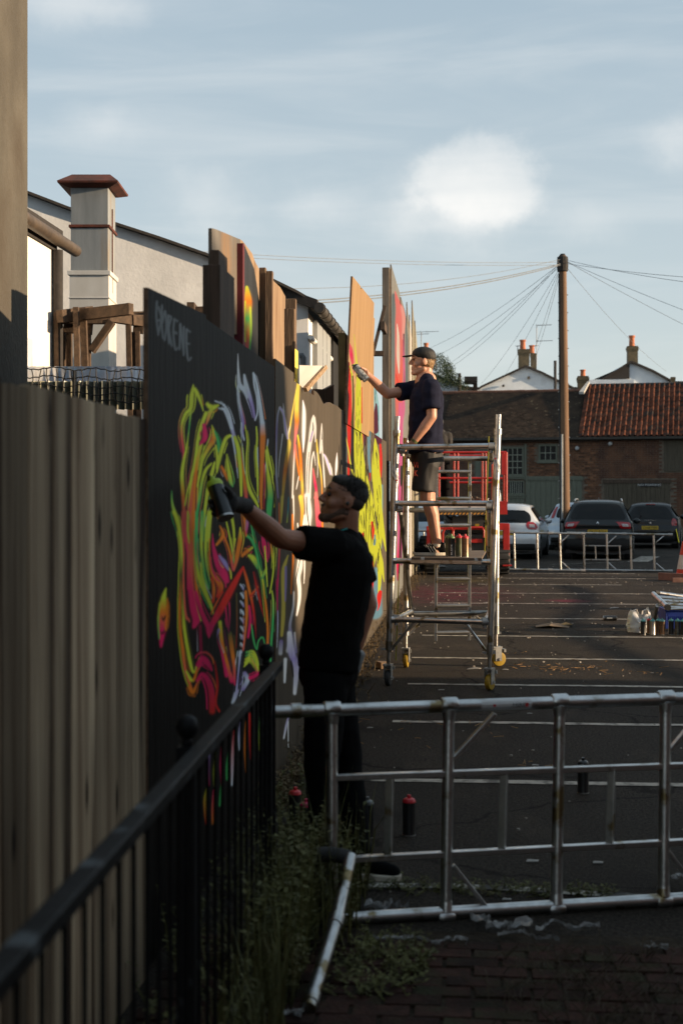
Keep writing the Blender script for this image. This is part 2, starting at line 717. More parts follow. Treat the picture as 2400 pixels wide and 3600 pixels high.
shade_house(20, -4.9, 7.15, 6.5, 8.3, 1.2, 9, 'added unseen gabled brick house that throws shade from beyond the right edge')
shade_house(20, 7.2, 11.45, 4.7, 4.78, 9.6, 6, 'added unseen flat roofed annexe that throws low shade beside the gabled house')
shade_house(20.5, -30, -5.2, 6.5, 7.2, -17, 9, 'added unseen long brick house giving shade from behind the viewer on the right')
shade_house(2.7, -11, 2.6, 5.2, 6.0, -4, 7, 'added unseen brick house close on the right that dims the foreground')  # added to block sky light from the near fence and paving
shade_house(20, 30.3, 64, 4.1, 4.75, 47, 8, 'added unseen low brick outbuilding that shades the parked cars from the right')

# unseen bollards and a hose added to cast long shadows across the tarmac
M_postw = mat('bollard_wood', (.16, .11, .07), (.09, .06, .04), scale=6, rough=.9)
for k, (px, py, xx, hh, ww) in enumerate(((2000, 2138, 6.6, 1.0, .34), (2000, 2212, 6.0, .72, .30), (2100, 2318, 6.4, .62, .22), (2100, 2160, 8.4, .95, .16))):
    y = gnd(px, py).y - .07 * (xx - gnd(px, py).x)
    o = MB().box((xx, y, hh / 2), (ww, ww, hh), taper=.9).obj('shadow_bollard', M_postw, bevel=.01)
    tag(o, 'added unseen timber bollard casting a long shadow over the bays, number %s from the viewer outside the right edge' % ('third', 'second', 'first', 'fourth')[k], 'bollard')
pts = []
for px, py in ((1960, 2058), (2020, 2068), (2052, 2090), (2062, 2116), (2040, 2150), (1995, 2180), (1985, 2205), (2040, 2240), (2120, 2275), (2230, 2320), (2330, 2360), (2440, 2400)):
    q = gnd(px, py)
    t = 9.0 - q.x
    pts.append(q + SUN_L * (t / SUN_L.x))
P_ = [pts[0] + Vector((0, .6, -1.4))] + pts + [pts[-1] + Vector((0, -.6, -1.2))]
pp = []
for i in range(len(P_) - 1):
    for f in (0, .5):
        pp.append(P_[i].lerp(P_[i + 1], f))
o = MB().tube(pp + [P_[-1]], .045, 8).obj('shadow_hose', M_postw, smooth=60)
tag(o, 'added unseen hose hung so that its shadow winds across the tarmac', 'hose')

# ================================================================== the hoarding along the left
WX = -1.12


def wy(px, py=1740, x=WX):
    return onx(px, py, x).y


def wz(px, py, x=WX):
    return onx(px, py, x).z


# ---- paint: strokes measured on the photograph, turned into colours of a fine grid of points on each board
FR = {'A': (500, 1200, .3189), 'B': (500, 1800, .3189), 'C': (950, 1250, .2126), 'D': (700, 1600, .4464),
      'E': (1180, 1450, .2976), 'F': (1180, 880, .2636), 'G': (680, 1600, .659)}
YG = (.80, .90, .06)
YL = (.90, .72, .12)
OR = (1.0, .27, .02)
CO = (.98, .16, .10)
PK = (.95, .018, .15)
RD = (.90, .03, .02)
DR = (.35, .008, .01)
GR = (.08, .60, .15)
LV = (.42, .33, .68)
PL = (.74, .82, .90)
WH = (.92, .92, .92)
BK = (.012, .011, .010)
TL = (.04, .32, .40)
BL = (.20, .42, .60)
CY = (.22, .50, .62)
MA = (.13, .018, .055)
MG = (.80, .18, .46)
SA = (.86, .22, .22)
WD = (.30, .19, .095)
GB = (.14, .19, .22)
OL = (.13, .13, .03)


def spline(pts, k=5):
    P = np.array(pts, float)
    if len(P) < 3:
        k = max(k, 4)
    out = []
    for i in range(len(P) - 1):
        p0, p1, p2, p3 = P[max(i - 1, 0)], P[i], P[i + 1], P[min(i + 2, len(P) - 1)]
        for t in np.linspace(0, 1, k, endpoint=False):
            out.append(0.5 * ((2 * p1) + (-p0 + p2) * t + (2 * p0 - 5 * p1 + 4 * p2 - p3) * t * t + (-p0 + 3 * p1 - 3 * p2 + p3) * t ** 3))
    out.append(P[-1])
    return np.array(out)


STROKES = []
ECHO = True
ECHO_R = random.Random(17)


def S(fr, pts, *cols, soft=0.35, glow=0.25, core=None):
    ox, oy, s = FR[fr]
    P = spline([(ox + x * s, oy + y * s, max(w, 1) * s) for x, y, w in pts])
    P[:, 2] = np.maximum(P[:, 2], 0.6)
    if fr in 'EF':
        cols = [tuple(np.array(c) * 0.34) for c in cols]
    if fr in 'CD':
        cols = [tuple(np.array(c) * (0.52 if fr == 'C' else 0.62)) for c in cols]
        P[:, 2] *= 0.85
    if fr in 'AB' and glow:
        P[:, 2] *= 0.80
        soft, glow = 0.26, 0.26
    STROKES.append((P, np.array(cols, float), soft, glow))
    if fr in 'AB' and glow and P[:, 2].max() > 3.0:
        d = np.gradient(P[:, :2], axis=0)
        nrm = np.stack([-d[:, 1], d[:, 0]], 1) / (np.hypot(d[:, 0], d[:, 1])[:, None] + 1e-6)
        for sg in (1, -1):
            if ECHO_R.random() < 0.35:
                continue
            Q = P.copy()
            Q[:, :2] += nrm * (P[:, 2] * ECHO_R.uniform(1.7, 2.3) * sg)[:, None]
            Q[:, 2] = np.maximum(P[:, 2] * ECHO_R.uniform(0.16, 0.3), 0.8)
            q0 = int(len(Q) * ECHO_R.uniform(0, .45))
            q1 = int(len(Q) * ECHO_R.uniform(.6, 1.0))
            if q1 - q0 > 3:
                c2 = ECHO_R.choice([cols[0], cols[-1], cols[0], YG, OR, PK, PL])
                STROKES.append((Q[q0:q1], np.array([cols[0], c2], float), 0.45, 0.12))
    if core is not None:
        Q = P.copy()
        Q[:, 2] *= 0.45
        STROKES.append((Q, np.array([core, core], float), 0.5, 0.0))


def paint(px, py, col, sel=None):
    strokes = STROKES if sel is None else sel
    for P, C, soft, glow in strokes:
        W = P[:, 2].max()
        ext = W * (1 + soft) * (2.2 if glow else 1) + 1
        m = (px > P[:, 0].min() - ext) & (px < P[:, 0].max() + ext) & (py > P[:, 1].min() - ext) & (py < P[:, 1].max() + ext)
        ix = np.nonzero(m)[0]
        if len(ix) == 0:
            continue
        x, y = px[ix], py[ix]
        best = np.full(len(ix), 9e9)
        par = np.zeros(len(ix))
        n = len(P) - 1
        for i in range(n):
            a, b_ = P[i], P[i + 1]
            dx, dy = b_[0] - a[0], b_[1] - a[1]
            l2 = dx * dx + dy * dy + 1e-9
            t = np.clip(((x - a[0]) * dx + (y - a[1]) * dy) / l2, 0, 1)
            w = a[2] + (b_[2] - a[2]) * t
            d = np.hypot(x - a[0] - dx * t, y - a[1] - dy * t) / w
            k = d < best
            best[k] = d[k]
            par[k] = (i + t[k]) / n
        al = np.clip((1 + soft - best) / (2 * soft), 0, 1)
        al = al * al * (3 - 2 * al)
        if glow:
            al = np.maximum(al, glow * np.clip((2.1 - best) / 1.4, 0, 1) ** 2)
        q = par * (len(C) - 1)
        i0 = np.clip(q.astype(int), 0, max(len(C) - 2, 0))
        i1 = np.minimum(i0 + 1, len(C) - 1)
        fq = (q - i0)[:, None]
        cc = C[i0] * (1 - fq) + C[i1] * fq
        col[ix] = col[ix] * (1 - al[:, None]) + cc * al[:, None]


# --- first mural (left), frames A and B
S('A', [(565, 480, 8), (548, 600, 28), (535, 740, 26), (485, 790, 22), (447, 880, 20), (435, 960, 18), (440, 1080, 18), (455, 1200, 15), (450, 1300, 8)], YG, YG, YG, CO, PK)
S('A', [(575, 520, 22), (615, 590, 24), (652, 690, 14), (675, 770, 7)], YG, YG)
S('A', [(537, 750, 14), (525, 900, 9), (507, 1050, 8), (490, 1180, 13), (457, 1330, 20), (440, 1480, 24), (450, 1650, 24), (458, 1800, 22), (470, 2000, 24), (480, 2195, 26)], YG, GR, YG, YG, YG, OR, CO, PK)
S('B', [(470, 0, 24), (470, 150, 26), (490, 330, 26), (510, 480, 24), (510, 700, 18), (505, 850, 10)], CO, PK, PK)
S('A', [(325, 1640, 3), (335, 1800, 14), (380, 1950, 26), (402, 2050, 20), (425, 2195, 16)], GR, YG, YG)
S('B', [(350, 0, 24), (395, 100, 22), (420, 250, 20), (438, 450, 20), (432, 600, 20), (425, 800, 18), (415, 1000, 16), (413, 1150, 14), (420, 1300, 18), (445, 1500, 22), (470, 1700, 20), (510, 1850, 20), (560, 1990, 14)], YG, YG, YG, OL, OR, OR, OR, CO, OR)
S('B', [(440, 850, 8), (452, 1100, 16), (468, 1300, 20), (500, 1500, 22), (535, 1680, 22), (565, 1765, 16), (600, 1700, 10), (628, 1610, 6)], OL, YG, YG, YG, YG)
S('B', [(490, 1760, 14), (540, 1850, 22), (575, 1840, 18), (600, 1760, 18), (640, 1690, 18)], YG, YG, OR, OR, PK)
S('B', [(515, 1930, 18), (560, 1990, 26), (605, 1890, 12), (640, 1830, 10)], OR, OR, PK)
S('A', [(705, 790, 24), (645, 950, 24), (612, 1100, 20), (596, 1250, 22), (570, 1400, 22), (545, 1500, 20), (525, 1700, 14), (510, 1900, 12), (505, 2195, 14)], YG, YG, YG)
S('A', [(650, 1140, 22), (612, 1300, 24), (592, 1450, 22), (560, 1650, 32), (540, 1850, 40), (530, 2050, 44), (522, 2195, 44)], YG, OR, CO, CO)
S('B', [(522, 0, 44), (525, 150, 46), (532, 300, 44), (536, 500, 42), (532, 700, 42), (545, 900, 46), (575, 1080, 56), (600, 1180, 56), (570, 1265, 24)], CO, CO, CO, PK, PK, PK)
S('B', [(505, 0, 12), (503, 200, 14), (520, 340, 8)], YG, YG)
S('A', [(590, 1450, 14), (575, 1700, 18), (565, 1900, 24), (560, 2195, 28)], OR, OR)
S('B', [(562, 0, 26), (566, 150, 26), (570, 300, 24), (577, 500, 22), (590, 700, 22), (602, 850, 20), (622, 1000, 16), (660, 1120, 12), (680, 1210, 6)], OR, OR, OR, OR, CO)
S('A', [(718, 690, 22), (770, 730, 36), (838, 705, 14)], YG, YG)
S('A', [(765, 750, 24), (735, 830, 24), (708, 910, 12)], YG, CO)
S('A', [(680, 920, 22), (692, 1000, 34), (690, 1070, 36), (642, 1130, 16)], PK, PK)
S('A', [(790, 660, 6), (880, 685, 14), (945, 770, 16), (978, 890, 20), (1000, 1000, 22), (1035, 1080, 14)], PL, PL, LV)
S('A', [(845, 740, 10), (905, 755, 18), (945, 850, 16), (985, 960, 18)], PL, PL)
S('A', [(990, 1040, 9), (1020, 1200, 11), (1045, 1400, 7), (1055, 1500, 3)], PL, PL)
S('A', [(1020, 1060, 22), (1058, 1180, 27), (1078, 1350, 24), (1088, 1500, 22), (1092, 1700, 14)], YG, YG)
S('A', [(770, 930, 6), (790, 1020, 28), (785, 1090, 34), (730, 1180, 26), (668, 1300, 20), (637, 1450, 18), (610, 1600, 10)], YG, OR, YG, YG)
S('A', [(800, 990, 10), (842, 1120, 22), (840, 1220, 12)], GR, GR)
S('A', [(812, 1150, 12), (828, 1280, 16), (820, 1400, 8)], YG, YG)
S('A', [(972, 1040, 18), (925, 1070, 24), (882, 1180, 24), (850, 1300, 24), (822, 1450, 10)], YG, YG, YG)
S('A', [(762, 1350, 12), (700, 1420, 20), (660, 1550, 18), (630, 1750, 18), (602, 1950, 15), (595, 2195, 16)], YG, YG, GR, GR)
S('B', [(597, 0, 16), (592, 200, 14), (592, 450, 14), (610, 620, 20), (640, 760, 26), (695, 890, 26), (745, 1000, 24), (780, 1110, 12)], GR, GR, YG, YG, YG)
S('A', [(800, 1330, 12), (770, 1450, 24), (730, 1600, 24), (700, 1800, 20), (672, 2000, 22), (660, 2195, 22)], YG, YG, YG, GR)
S('B', [(662, 0, 22), (655, 200, 22), (655, 420, 18), (675, 600, 20), (700, 750, 20), (742, 850, 8)], GR, YG, GR, GR)
S('B', [(645, 560, 12), (660, 700, 16), (700, 860, 18), (735, 960, 10)], YG, YG)
S('A', [(775, 1800, 12), (742, 2000, 24), (732, 2195, 22)], YG, YG)
S('B', [(735, 0, 22), (712, 200, 20), (700, 400, 18), (712, 600, 12), (748, 780, 6)], YG, YG, GR)
S('B', [(745, 300, 7), (745, 550, 12), (772, 680, 20), (822, 740, 38), (868, 830, 36), (830, 930, 20)], OR, OR, OR, RD)
S('B', [(770, 730, 16), (790, 850, 22), (780, 990, 20)], RD, OR, RD)
S('B', [(775, 240, 4), (785, 380, 20), (812, 500, 36), (852, 600, 50), (902, 690, 54), (935, 760, 34)], PK, PK, PK)
S('B', [(848, 480, 12), (910, 560, 28), (950, 640, 10)], LV, LV)
S('B', [(858, 155, 8), (893, 255, 24), (822, 360, 16)], OR, OR)
S('B', [(900, 260, 12), (960, 420, 15), (988, 560, 17), (1000, 640, 13)], OR, OR, PK)
S('B', [(915, 50, 8), (960, 250, 12), (1000, 450, 14), (1010, 560, 8)], YG, YG, GR)
S('B', [(985, 30, 18), (1010, 200, 16), (1015, 380, 10)], YG, YG)
S('B', [(1112, 608, 12), (1062, 700, 28), (982, 850, 44), (902, 1000, 48), (832, 1130, 46), (772, 1235, 38), (742, 1300, 44), (736, 1385, 8)], RD, RD, RD, PK, PK)
S('B', [(590, 880, 20), (640, 1050, 26), (690, 1180, 32), (735, 1275, 36)], PK, PK)
S('B', [(640, 1260, 20), (645, 1400, 20), (652, 1600, 22)], (.35, .01, .06), (.35, .01, .06))
S('B', [(612, 1690, 26), (665, 1620, 42), (720, 1665, 40), (765, 1740, 16)], PK, PK, PK)
S('B', [(600, 1860, 14), (660, 1790, 26), (722, 1850, 38), (765, 1990, 42), (772, 2195, 40)], PK, PK, RD)
S('B', [(800, 1650, 12), (830, 1900, 16), (810, 2100, 14), (850, 2195, 14)], DR, RD, RD)
S('B', [(1112, 608, 12), (1152, 740, 19), (1190, 900, 19), (1212, 1000, 17), (1240, 1180, 13), (1255, 1390, 4)], RD, OR, RD, DR)
S('B', [(1190, 930, 14), (1240, 870, 15), (1275, 825, 12)], RD, OR)
S('B', [(1225, 660, 8), (1260, 820, 14), (1300, 1000, 12), (1340, 1150, 8)], DR, RD, DR)
S('B', [(1080, 170, 8), (1082, 280, 28), (1062, 400, 28), (1040, 520, 26), (1010, 640, 14)], YG, OR, OR, CO)
S('B', [(1105, 480, 20), (1160, 430, 26), (1212, 395, 14)], OR, OR, YG)
S('B', [(1180, 480, 20), (1230, 520, 36), (1270, 620, 12)], YG, YG, GR)
S('B', [(1195, 80, 7), (1215, 220, 11), (1240, 360, 15), (1275, 520, 17), (1300, 640, 13), (1330, 760, 13), (1345, 900, 13), (1365, 1050, 16), (1382, 1250, 15), (1380, 1450, 14), (1355, 1740, 13)], GR, GR, GR, YG, OR, OR, OR)
S('B', [(1150, 260, 18), (1200, 300, 18), (1235, 380, 12)], GR, GR)
S('B', [(1320, 240, 10), (1348, 380, 32), (1378, 540, 12)], PK, PK)
S('B', [(1350, 380, 9), (1365, 600, 11), (1380, 820, 6)], YG, YG)
S('B', [(1368, 620, 12), (1345, 680, 18), (1318, 730, 10)], YG, GR)
S('B', [(1415, 330, 8), (1435, 480, 16), (1445, 580, 6)], OR, YG)
S('B', [(1482, 280, 8), (1455, 500, 13), (1440, 700, 12), (1408, 890, 10)], YG, YG, YG)
S('B', [(1430, 870, 8), (1445, 1000, 14), (1440, 1200, 14), (1425, 1400, 14), (1412, 1640, 15)], YG, GR, GR)
S('B', [(1512, 380, 7), (1500, 700, 8), (1490, 860, 10), (1490, 1100, 5)], CO, PK, PK)
S('B', [(1490, 960, 4), (1495, 1200, 6), (1485, 1500, 3)], LV, PL)
S('A', [(1055, 140, 4), (1060, 330, 14), (1075, 480, 28), (1128, 535, 36), (1160, 630, 6)], WH, PL, PL)
S('A', [(1125, 370, 14), (1142, 470, 28), (1182, 600, 26), (1216, 720, 20), (1245, 860, 13)], PL, PL, LV, LV)
S('A', [(1225, 350, 12), (1235, 480, 12), (1262, 620, 9), (1270, 780, 9), (1245, 868, 9)], PL, PL, PL)
S('A', [(1238, 365, 12), (1272, 520, 17), (1297, 700, 24), (1322, 890, 28)], PL, PL, PL)
S('A', [(1325, 900, 30), (1330, 1050, 36), (1325, 1200, 32), (1320, 1400, 26), (1310, 1700, 20), (1315, 1850, 12)], PL, OR, OR, OR, OR, OR)
S('A', [(1055, 480, 10), (1065, 650, 11), (1090, 780, 15), (1112, 900, 17), (1105, 1000, 14), (1125, 1085, 10)], PL, PL, LV, LV, PL)
S('A', [(1093, 900, 9), (1095, 1100, 8), (1092, 1200, 8), (1106, 1370, 10), (1122, 1500, 17), (1140, 1650, 24), (1150, 1800, 14)], PL, OL, OR, OR, PK)
S('A', [(1135, 930, 7), (1160, 1100, 10), (1150, 1280, 11), (1155, 1500, 15), (1190, 1650, 22), (1250, 1760, 20), (1282, 1830, 8)], YG, YG, YG)
S('A', [(1258, 945, 9), (1266, 1080, 12), (1255, 1250, 14), (1270, 1450, 15), (1275, 1700, 8)], YG, YG, YG)
S('A', [(930, 1250, 6), (950, 1400, 22), (975, 1540, 26), (1000, 1600, 8)], YG, YG, GR)
S('A', [(875, 1380, 12), (910, 1450, 22), (940, 1530, 8)], OR, OR)
S('A', [(1375, 1160, 8), (1397, 1300, 18), (1430, 1450, 14), (1440, 1560, 6)], YG, YG)
S('A', [(1362, 1200, 10), (1380, 1400, 15), (1400, 1550, 28), (1412, 1700, 36), (1400, 1850, 36), (1395, 2000, 20)], YG, YG, GR, GR)
S('A', [(1345, 1350, 8), (1350, 1600, 10), (1340, 1850, 10)], PK, DR)
S('A', [(1110, 1880, 12), (1135, 2000, 20), (1145, 2140, 14)], OR, OR)
S('A', [(1165, 1900, 6), (1160, 2020, 14), (1145, 2120, 8)], LV, PK)
S('B', [(262, 845, 8), (238, 950, 34), (230, 1100, 52), (222, 1300, 48), (208, 1480, 14)], YG, YG, OR, PK, PK)
S('B', [(195, 1000, 8), (178, 1200, 10), (190, 1400, 8)], YG, GR)
S('B', [(278, 950, 8), (282, 1100, 12), (262, 1300, 14)], OR, OR)
S('B', [(255, 1150, 8), (235, 1190, 10), (220, 1160, 6)], BK, BK, glow=0)
S('B', [(250, 1300, 6), (225, 1340, 10), (205, 1320, 5)], BK, BK, glow=0)
for k in range(8):
    y = 800 + k * 92
    S('B', [(1082, y, 8), (1105, y + 25, 16), (1118, y + 60, 8)], PL, PL if k % 2 else LV)
S('B', [(1085, 1540, 22), (1065, 1720, 30), (1045, 1950, 30), (1000, 2100, 22)], PL, LV, PL)
S('B', [(1100, 1560, 6), (1080, 1750, 9), (1062, 1950, 8)], BK, BK, glow=0)
S('B', [(1060, 1600, 5), (1040, 1800, 8), (1020, 1980, 6)], BK, BK, glow=0)
S('B', [(1130, 1780, 26), (1160, 1850, 30), (1110, 1950, 26)], LV, PL, LV)
for k in range(5):
    S('B', [(1125 + 6 * k, 1700 - 38 * k, 12), (1190 + 8 * k, 1640 - 26 * k, 13), (1245 + 5 * k, 1700 - 20 * k, 12), (1285, 1780 - 10 * k, 8)], GR if k > 2 else YG, YG, YG, PK if k < 2 else YG, glow=0.1)
S('B', [(1190, 1830, 26), (1250, 1800, 26), (1290, 1760, 14)], PK, PK)
S('B', [(858, 1215, 22), (880, 1450, 26), (925, 1650, 32), (990, 1860, 32)], YG, OR, OR, PK)
S('B', [(968, 1340, 26), (988, 1500, 28), (1012, 1700, 20), (1020, 1900, 12)], OL, OR, PK)
S('B', [(905, 1300, 8), (950, 1560, 10), (985, 1760, 8)], MA, MA, glow=0)
S('B', [(845, 1300, 16), (830, 1400, 10), (880, 1560, 14), (930, 1800, 26)], LV, MA, PK, PK)
S('B', [(920, 1050, 10), (935, 1200, 12), (958, 1330, 10)], PK, MA)
S('B', [(1142, 880, 18), (1152, 1100, 20), (1140, 1300, 14), (1112, 1520, 12)], OR, OR, CO)
S('B', [(1180, 1040, 15), (1192, 1200, 20), (1166, 1380, 15)], PK, PK)
S('B', [(1040, 900, 8), (1045, 1200, 9), (1035, 1500, 7)], OL, DR)
S('B', [(960, 1000, 10), (965, 1150, 10), (955, 1320, 8)], PK, MA)
S('B', [(1205, 1240, 7), (1226, 1400, 12), (1260, 1512, 10), (1282, 1420, 9), (1330, 1385, 11), (1357, 1490, 6)], GR, GR, GR)
for q in [((70, 1780), (62, 1850), (66, 1965), YG, RD), ((108, 1790), (105, 1880), (102, 1965), PK, OR), ((152, 1740), (148, 1800), (140, 1870), GR, GR), ((118, 1590), (112, 1680), (110, 1760), YG, YG),
          ((150, 1560), (148, 1660), (150, 1760), PK, PK), ((186, 1590), (182, 1660), (178, 1730), GR, GR), ((218, 1470), (210, 1600), (205, 1760), RD, PL), ((252, 1420), (246, 1500), (245, 1570), LV, PL),
          ((300, 1380), (304, 1500), (305, 1620), RD, DR), ((356, 1400), (355, 1480), (353, 1570), GR, YG), ((85, 1600), (80, 1700), (85, 1760), LV, PK), ((280, 1420), (278, 1560), (280, 1690), OR, OR)]:
    S('G', [(*q[0], 5), (*q[1], 8), (*q[2], 4)], q[3], q[4])
# the grey scrawled tag on the first board
for pts in [[(365, 1068), (362, 1120), (372, 1170)], [(375, 1085), (390, 1120), (372, 1180)], [(395, 1075), (393, 1130), (400, 1185)], [(398, 1130), (412, 1090), (420, 1140), (410, 1190)],
            [(372, 1130), (395, 1125)], [(432, 1100), (430, 1150), (436, 1195)], [(432, 1100), (448, 1105), (434, 1145), (452, 1200)], [(466, 1105), (460, 1150), (470, 1205), (484, 1200)],
            [(462, 1150), (480, 1150)], [(466, 1105), (484, 1108)], [(500, 1115), (496, 1200)], [(500, 1115), (520, 1210)], [(520, 1120), (520, 1215)], [(536, 1125), (535, 1170), (545, 1225), (562, 1215)], [(536, 1125), (556, 1128)], [(536, 1172), (552, 1170)]]:
    STROKES.append((spline([(550 + (x - 362) * 0.61, 1060 + (y - 1068) * 1.03 + (x - 362) * 0.23, 3.4) for x, y in pts]), np.array([(.20, .22, .23), (.16, .18, .19)]), 0.6, 0.15))

# --- second mural, in the light (frames C, D)
S('C', [(467, 440, 26), (452, 600, 36), (440, 800, 38), (436, 950, 42), (440, 1100, 36), (425, 1250, 30), (405, 1450, 18), (395, 1650, 16), (385, 1900, 14), (365, 2352, 14)], YL, YL, YL, OR, SA, SA, WH, WH)
S('C', [(432, 560, 8), (372, 900, 13), (332, 1150, 14), (302, 1350, 18), (312, 1450, 32), (290, 1600, 36), (260, 1800, 36), (230, 2050, 32), (205, 2352, 20)], YL, YL, YL, YL, OR, YL)
S('C', [(150, 870, 12), (122, 1000, 15), (106, 1250, 18), (96, 1600, 20), (96, 1900, 18), (112, 2100, 16), (130, 2352, 14)], PL, LV, PL, LV)
S('C', [(158, 860, 20), (205, 925, 28), (225, 1000, 22), (240, 1100, 28), (260, 1250, 32), (288, 1370, 20)], WH, WH, WH, core=LV)
S('C', [(215, 790, 4), (225, 930, 16)], WH, WH)
S('C', [(205, 1300, 14), (180, 1500, 11), (150, 1750, 8), (135, 2000, 6)], WH, WH)
S('C', [(288, 1320, 14), (325, 1170, 6)], WH, WH)
S('C', [(538, 740, 8), (556, 900, 34), (556, 1100, 40), (550, 1350, 34), (545, 1600, 6)], WH, WH, WH, core=(.62, .58, .76))
S('C', [(715, 990, 10), (702, 1080, 34), (690, 1250, 50), (662, 1400, 38), (640, 1550, 38), (620, 1750, 34), (610, 2000, 28), (600, 2352, 24)], WH, WH, WH, WH)
S('C', [(735, 1020, 10), (748, 1200, 16), (745, 1420, 8)], WH, WH)
S('C', [(700, 1100, 5), (710, 1200, 10), (690, 1300, 6)], BK, BK, glow=0)
S('C', [(700, 1260, 14), (660, 1420, 14)], LV, LV)
S('C', [(640, 1600, 5), (615, 1850, 6), (600, 2100, 5), (590, 2300, 5)], (.05, .045, .04), (.05, .045, .04), glow=0)
S('C', [(716, 1590, 9), (690, 1700, 14), (672, 1900, 18), (662, 2100, 22), (652, 2352, 22)], WH, WH)
S('C', [(716, 1590, 9), (735, 1700, 9), (747, 1810, 4)], WH, WH)
S('C', [(764, 1390, 7), (776, 1550, 16), (800, 1750, 15), (830, 1900, 13), (850, 2100, 13), (856, 2290, 10)], YL, YL, YL, OR)
S('C', [(775, 1600, 5), (785, 1850, 6), (780, 2020, 3)], WH, WH)
S('C', [(710, 1870, 8), (730, 2050, 22), (762, 2250, 22), (742, 2352, 26)], SA, PK, SA)
S('C', [(850, 1120, 5), (846, 1300, 22), (836, 1500, 24), (824, 1610, 14)], WH, WH)
S('C', [(850, 1230, 4), (848, 1400, 8), (845, 1480, 4)], BK, BK, glow=0)
S('C', [(852, 1400, 12), (862, 1600, 14), (872, 1750, 13), (886, 1950, 15), (900, 2170, 10)], WH, WH)
S('C', [(880, 1630, 12), (920, 1700, 24), (960, 1820, 28), (1000, 1960, 20)], WH, WH, WH, core=LV)
S('C', [(980, 1790, 12), (1010, 1880, 12), (1027, 1980, 6)], WH, WH)
S('C', [(1102, 1610, 4), (1096, 1750, 22), (1090, 1880, 22), (1080, 1980, 10)], WH, WH, core=(.6, .56, .7))
S('C', [(455, 1320, 12), (480, 1500, 24), (500, 1700, 26), (515, 1950, 24), (530, 2200, 24), (532, 2352, 24)], YG, OR, OR, YL, OR)
S('C', [(424, 1480, 8), (432, 1650, 16), (460, 1850, 18), (492, 2050, 14)], SA, OR, OR)
S('C', [(470, 2000, 7), (442, 2150, 11), (428, 2210, 5)], WH, WH)
S('D', [(655, 330, 13), (650, 430, 11), (645, 530, 4)], YL, YL)
S('D', [(700, 790, 6), (667, 890, 18), (660, 1000, 17), (664, 1150, 17), (660, 1300, 17), (650, 1420, 12)], YL, YL, YL, YL, YL)
S('D', [(682, 880, 10), (682, 1000, 10), (678, 1150, 6)], LV, LV)
S('D', [(645, 1470, 18), (640, 1560, 18)], LV, WH)
S('D', [(850, 320, 26), (862, 450, 30), (850, 560, 34), (885, 610, 26)], WH, WH, WH)
S('D', [(845, 330, 4), (850, 450, 5), (870, 590, 4)], (.05, .045, .04), (.05, .045, .04), glow=0)
S('D', [(835, 480, 14), (815, 590, 10)], WH, WH)
S('D', [(800, 780, 22), (792, 880, 26), (780, 960, 20), (790, 1050, 16), (788, 1150, 13), (768, 1260, 8)], WH, WH, WH)
S('D', [(795, 820, 3), (770, 940, 4), (760, 1000, 3)], BK, BK, glow=0)
S('D', [(830, 780, 7), (830, 900, 6), (825, 1010, 3)], WH, WH)
S('D', [(745, 1080, 7), (740, 1200, 9), (715, 1340, 13), (722, 1440, 20), (700, 1540, 20)], WH, WH, LV, WH)
S('D', [(752, 1400, 8), (760, 1550, 14)], WH, LV)
S('D', [(742, 320, 6), (745, 470, 5), (738, 570, 5)], WH, WH)
S('D', [(775, 540, 5), (780, 590, 8), (765, 590, 4)], WH, WH)
S('D', [(736, 470, 9), (736, 600, 9), (740, 780, 8), (730, 950, 9), (724, 1090, 6)], OR, OR, OR)
S('D', [(630, 380, 5), (634, 700, 7), (622, 950, 7), (612, 1010, 9), (618, 1220, 4)], OR, PK, PK)
S('D', [(800, 330, 20), (812, 440, 14), (802, 570, 8)], YL, OR)
S('D', [(920, 300, 14), (935, 480, 22), (945, 600, 18)], SA, PK)
S('D', [(970, 530, 7), (972, 610, 7)], OR, OR)
S('D', [(704, 330, 4), (700, 430, 7), (692, 530, 5)], TL, TL, YG)
S('G', [(512, 950, 12), (522, 1050, 18), (548, 1130, 14), (540, 1270, 9)], WH, LV, WH)
S('G', [(490, 1090, 9), (486, 1210, 6)], WH, WH)
S('G', [(520, 1100, 4), (532, 1180, 4)], BK, BK, glow=0)
S('G', [(508, 1390, 3), (496, 1440, 6), (482, 1510, 4)], LV, WH)
S('G', [(505, 1420, 3), (506, 1560, 2)], WH, WH)
# --- yellow mural (frame E)
rE = random.Random(5)
S('E', [(460, 1900, 70), (460, 2352, 90)], BL, BL, soft=.2, glow=0)
S('E', [(120, 250, 8), (118, 500, 12), (112, 800, 12)], (.12, .16, .20), (.12, .16, .20))
S('E', [(148, -60, 22), (158, 200, 24), (160, 450, 15), (152, 650, 13), (150, 760, 12)], RD, RD, RD, soft=.2, glow=0)
S('E', [(206, -60, 24), (206, 300, 26), (196, 600, 24), (185, 900, 30)], (.03, .025, .022), (.03, .025, .022), soft=.2, glow=0)
S('E', [(310, 100, 12), (312, 400, 10)], RD, RD, soft=.2, glow=0)
S('E', [(470, 20, 22), (490, 200, 42), (505, 340, 38)], CY, MA, MA, soft=.2, glow=0)
S('E', [(395, 150, 22), (390, 500, 16), (405, 700, 12)], BL, BL, soft=.2, glow=0)
S('E', [(340, 160, 14), (345, 380, 12)], MA, MA, soft=.2, glow=0)
S('E', [(525, 380, 12), (532, 520, 16), (530, 650, 17), (525, 800, 12)], RD, RD, RD, soft=.2, glow=0)
S('E', [(535, 780, 12), (540, 1000, 8)], MA, MA, soft=.2, glow=0)
S('E', [(548, 860, 10), (546, 1100, 10), (532, 1450, 10), (535, 1600, 10)], BL, CY, BL, soft=.3, glow=0)
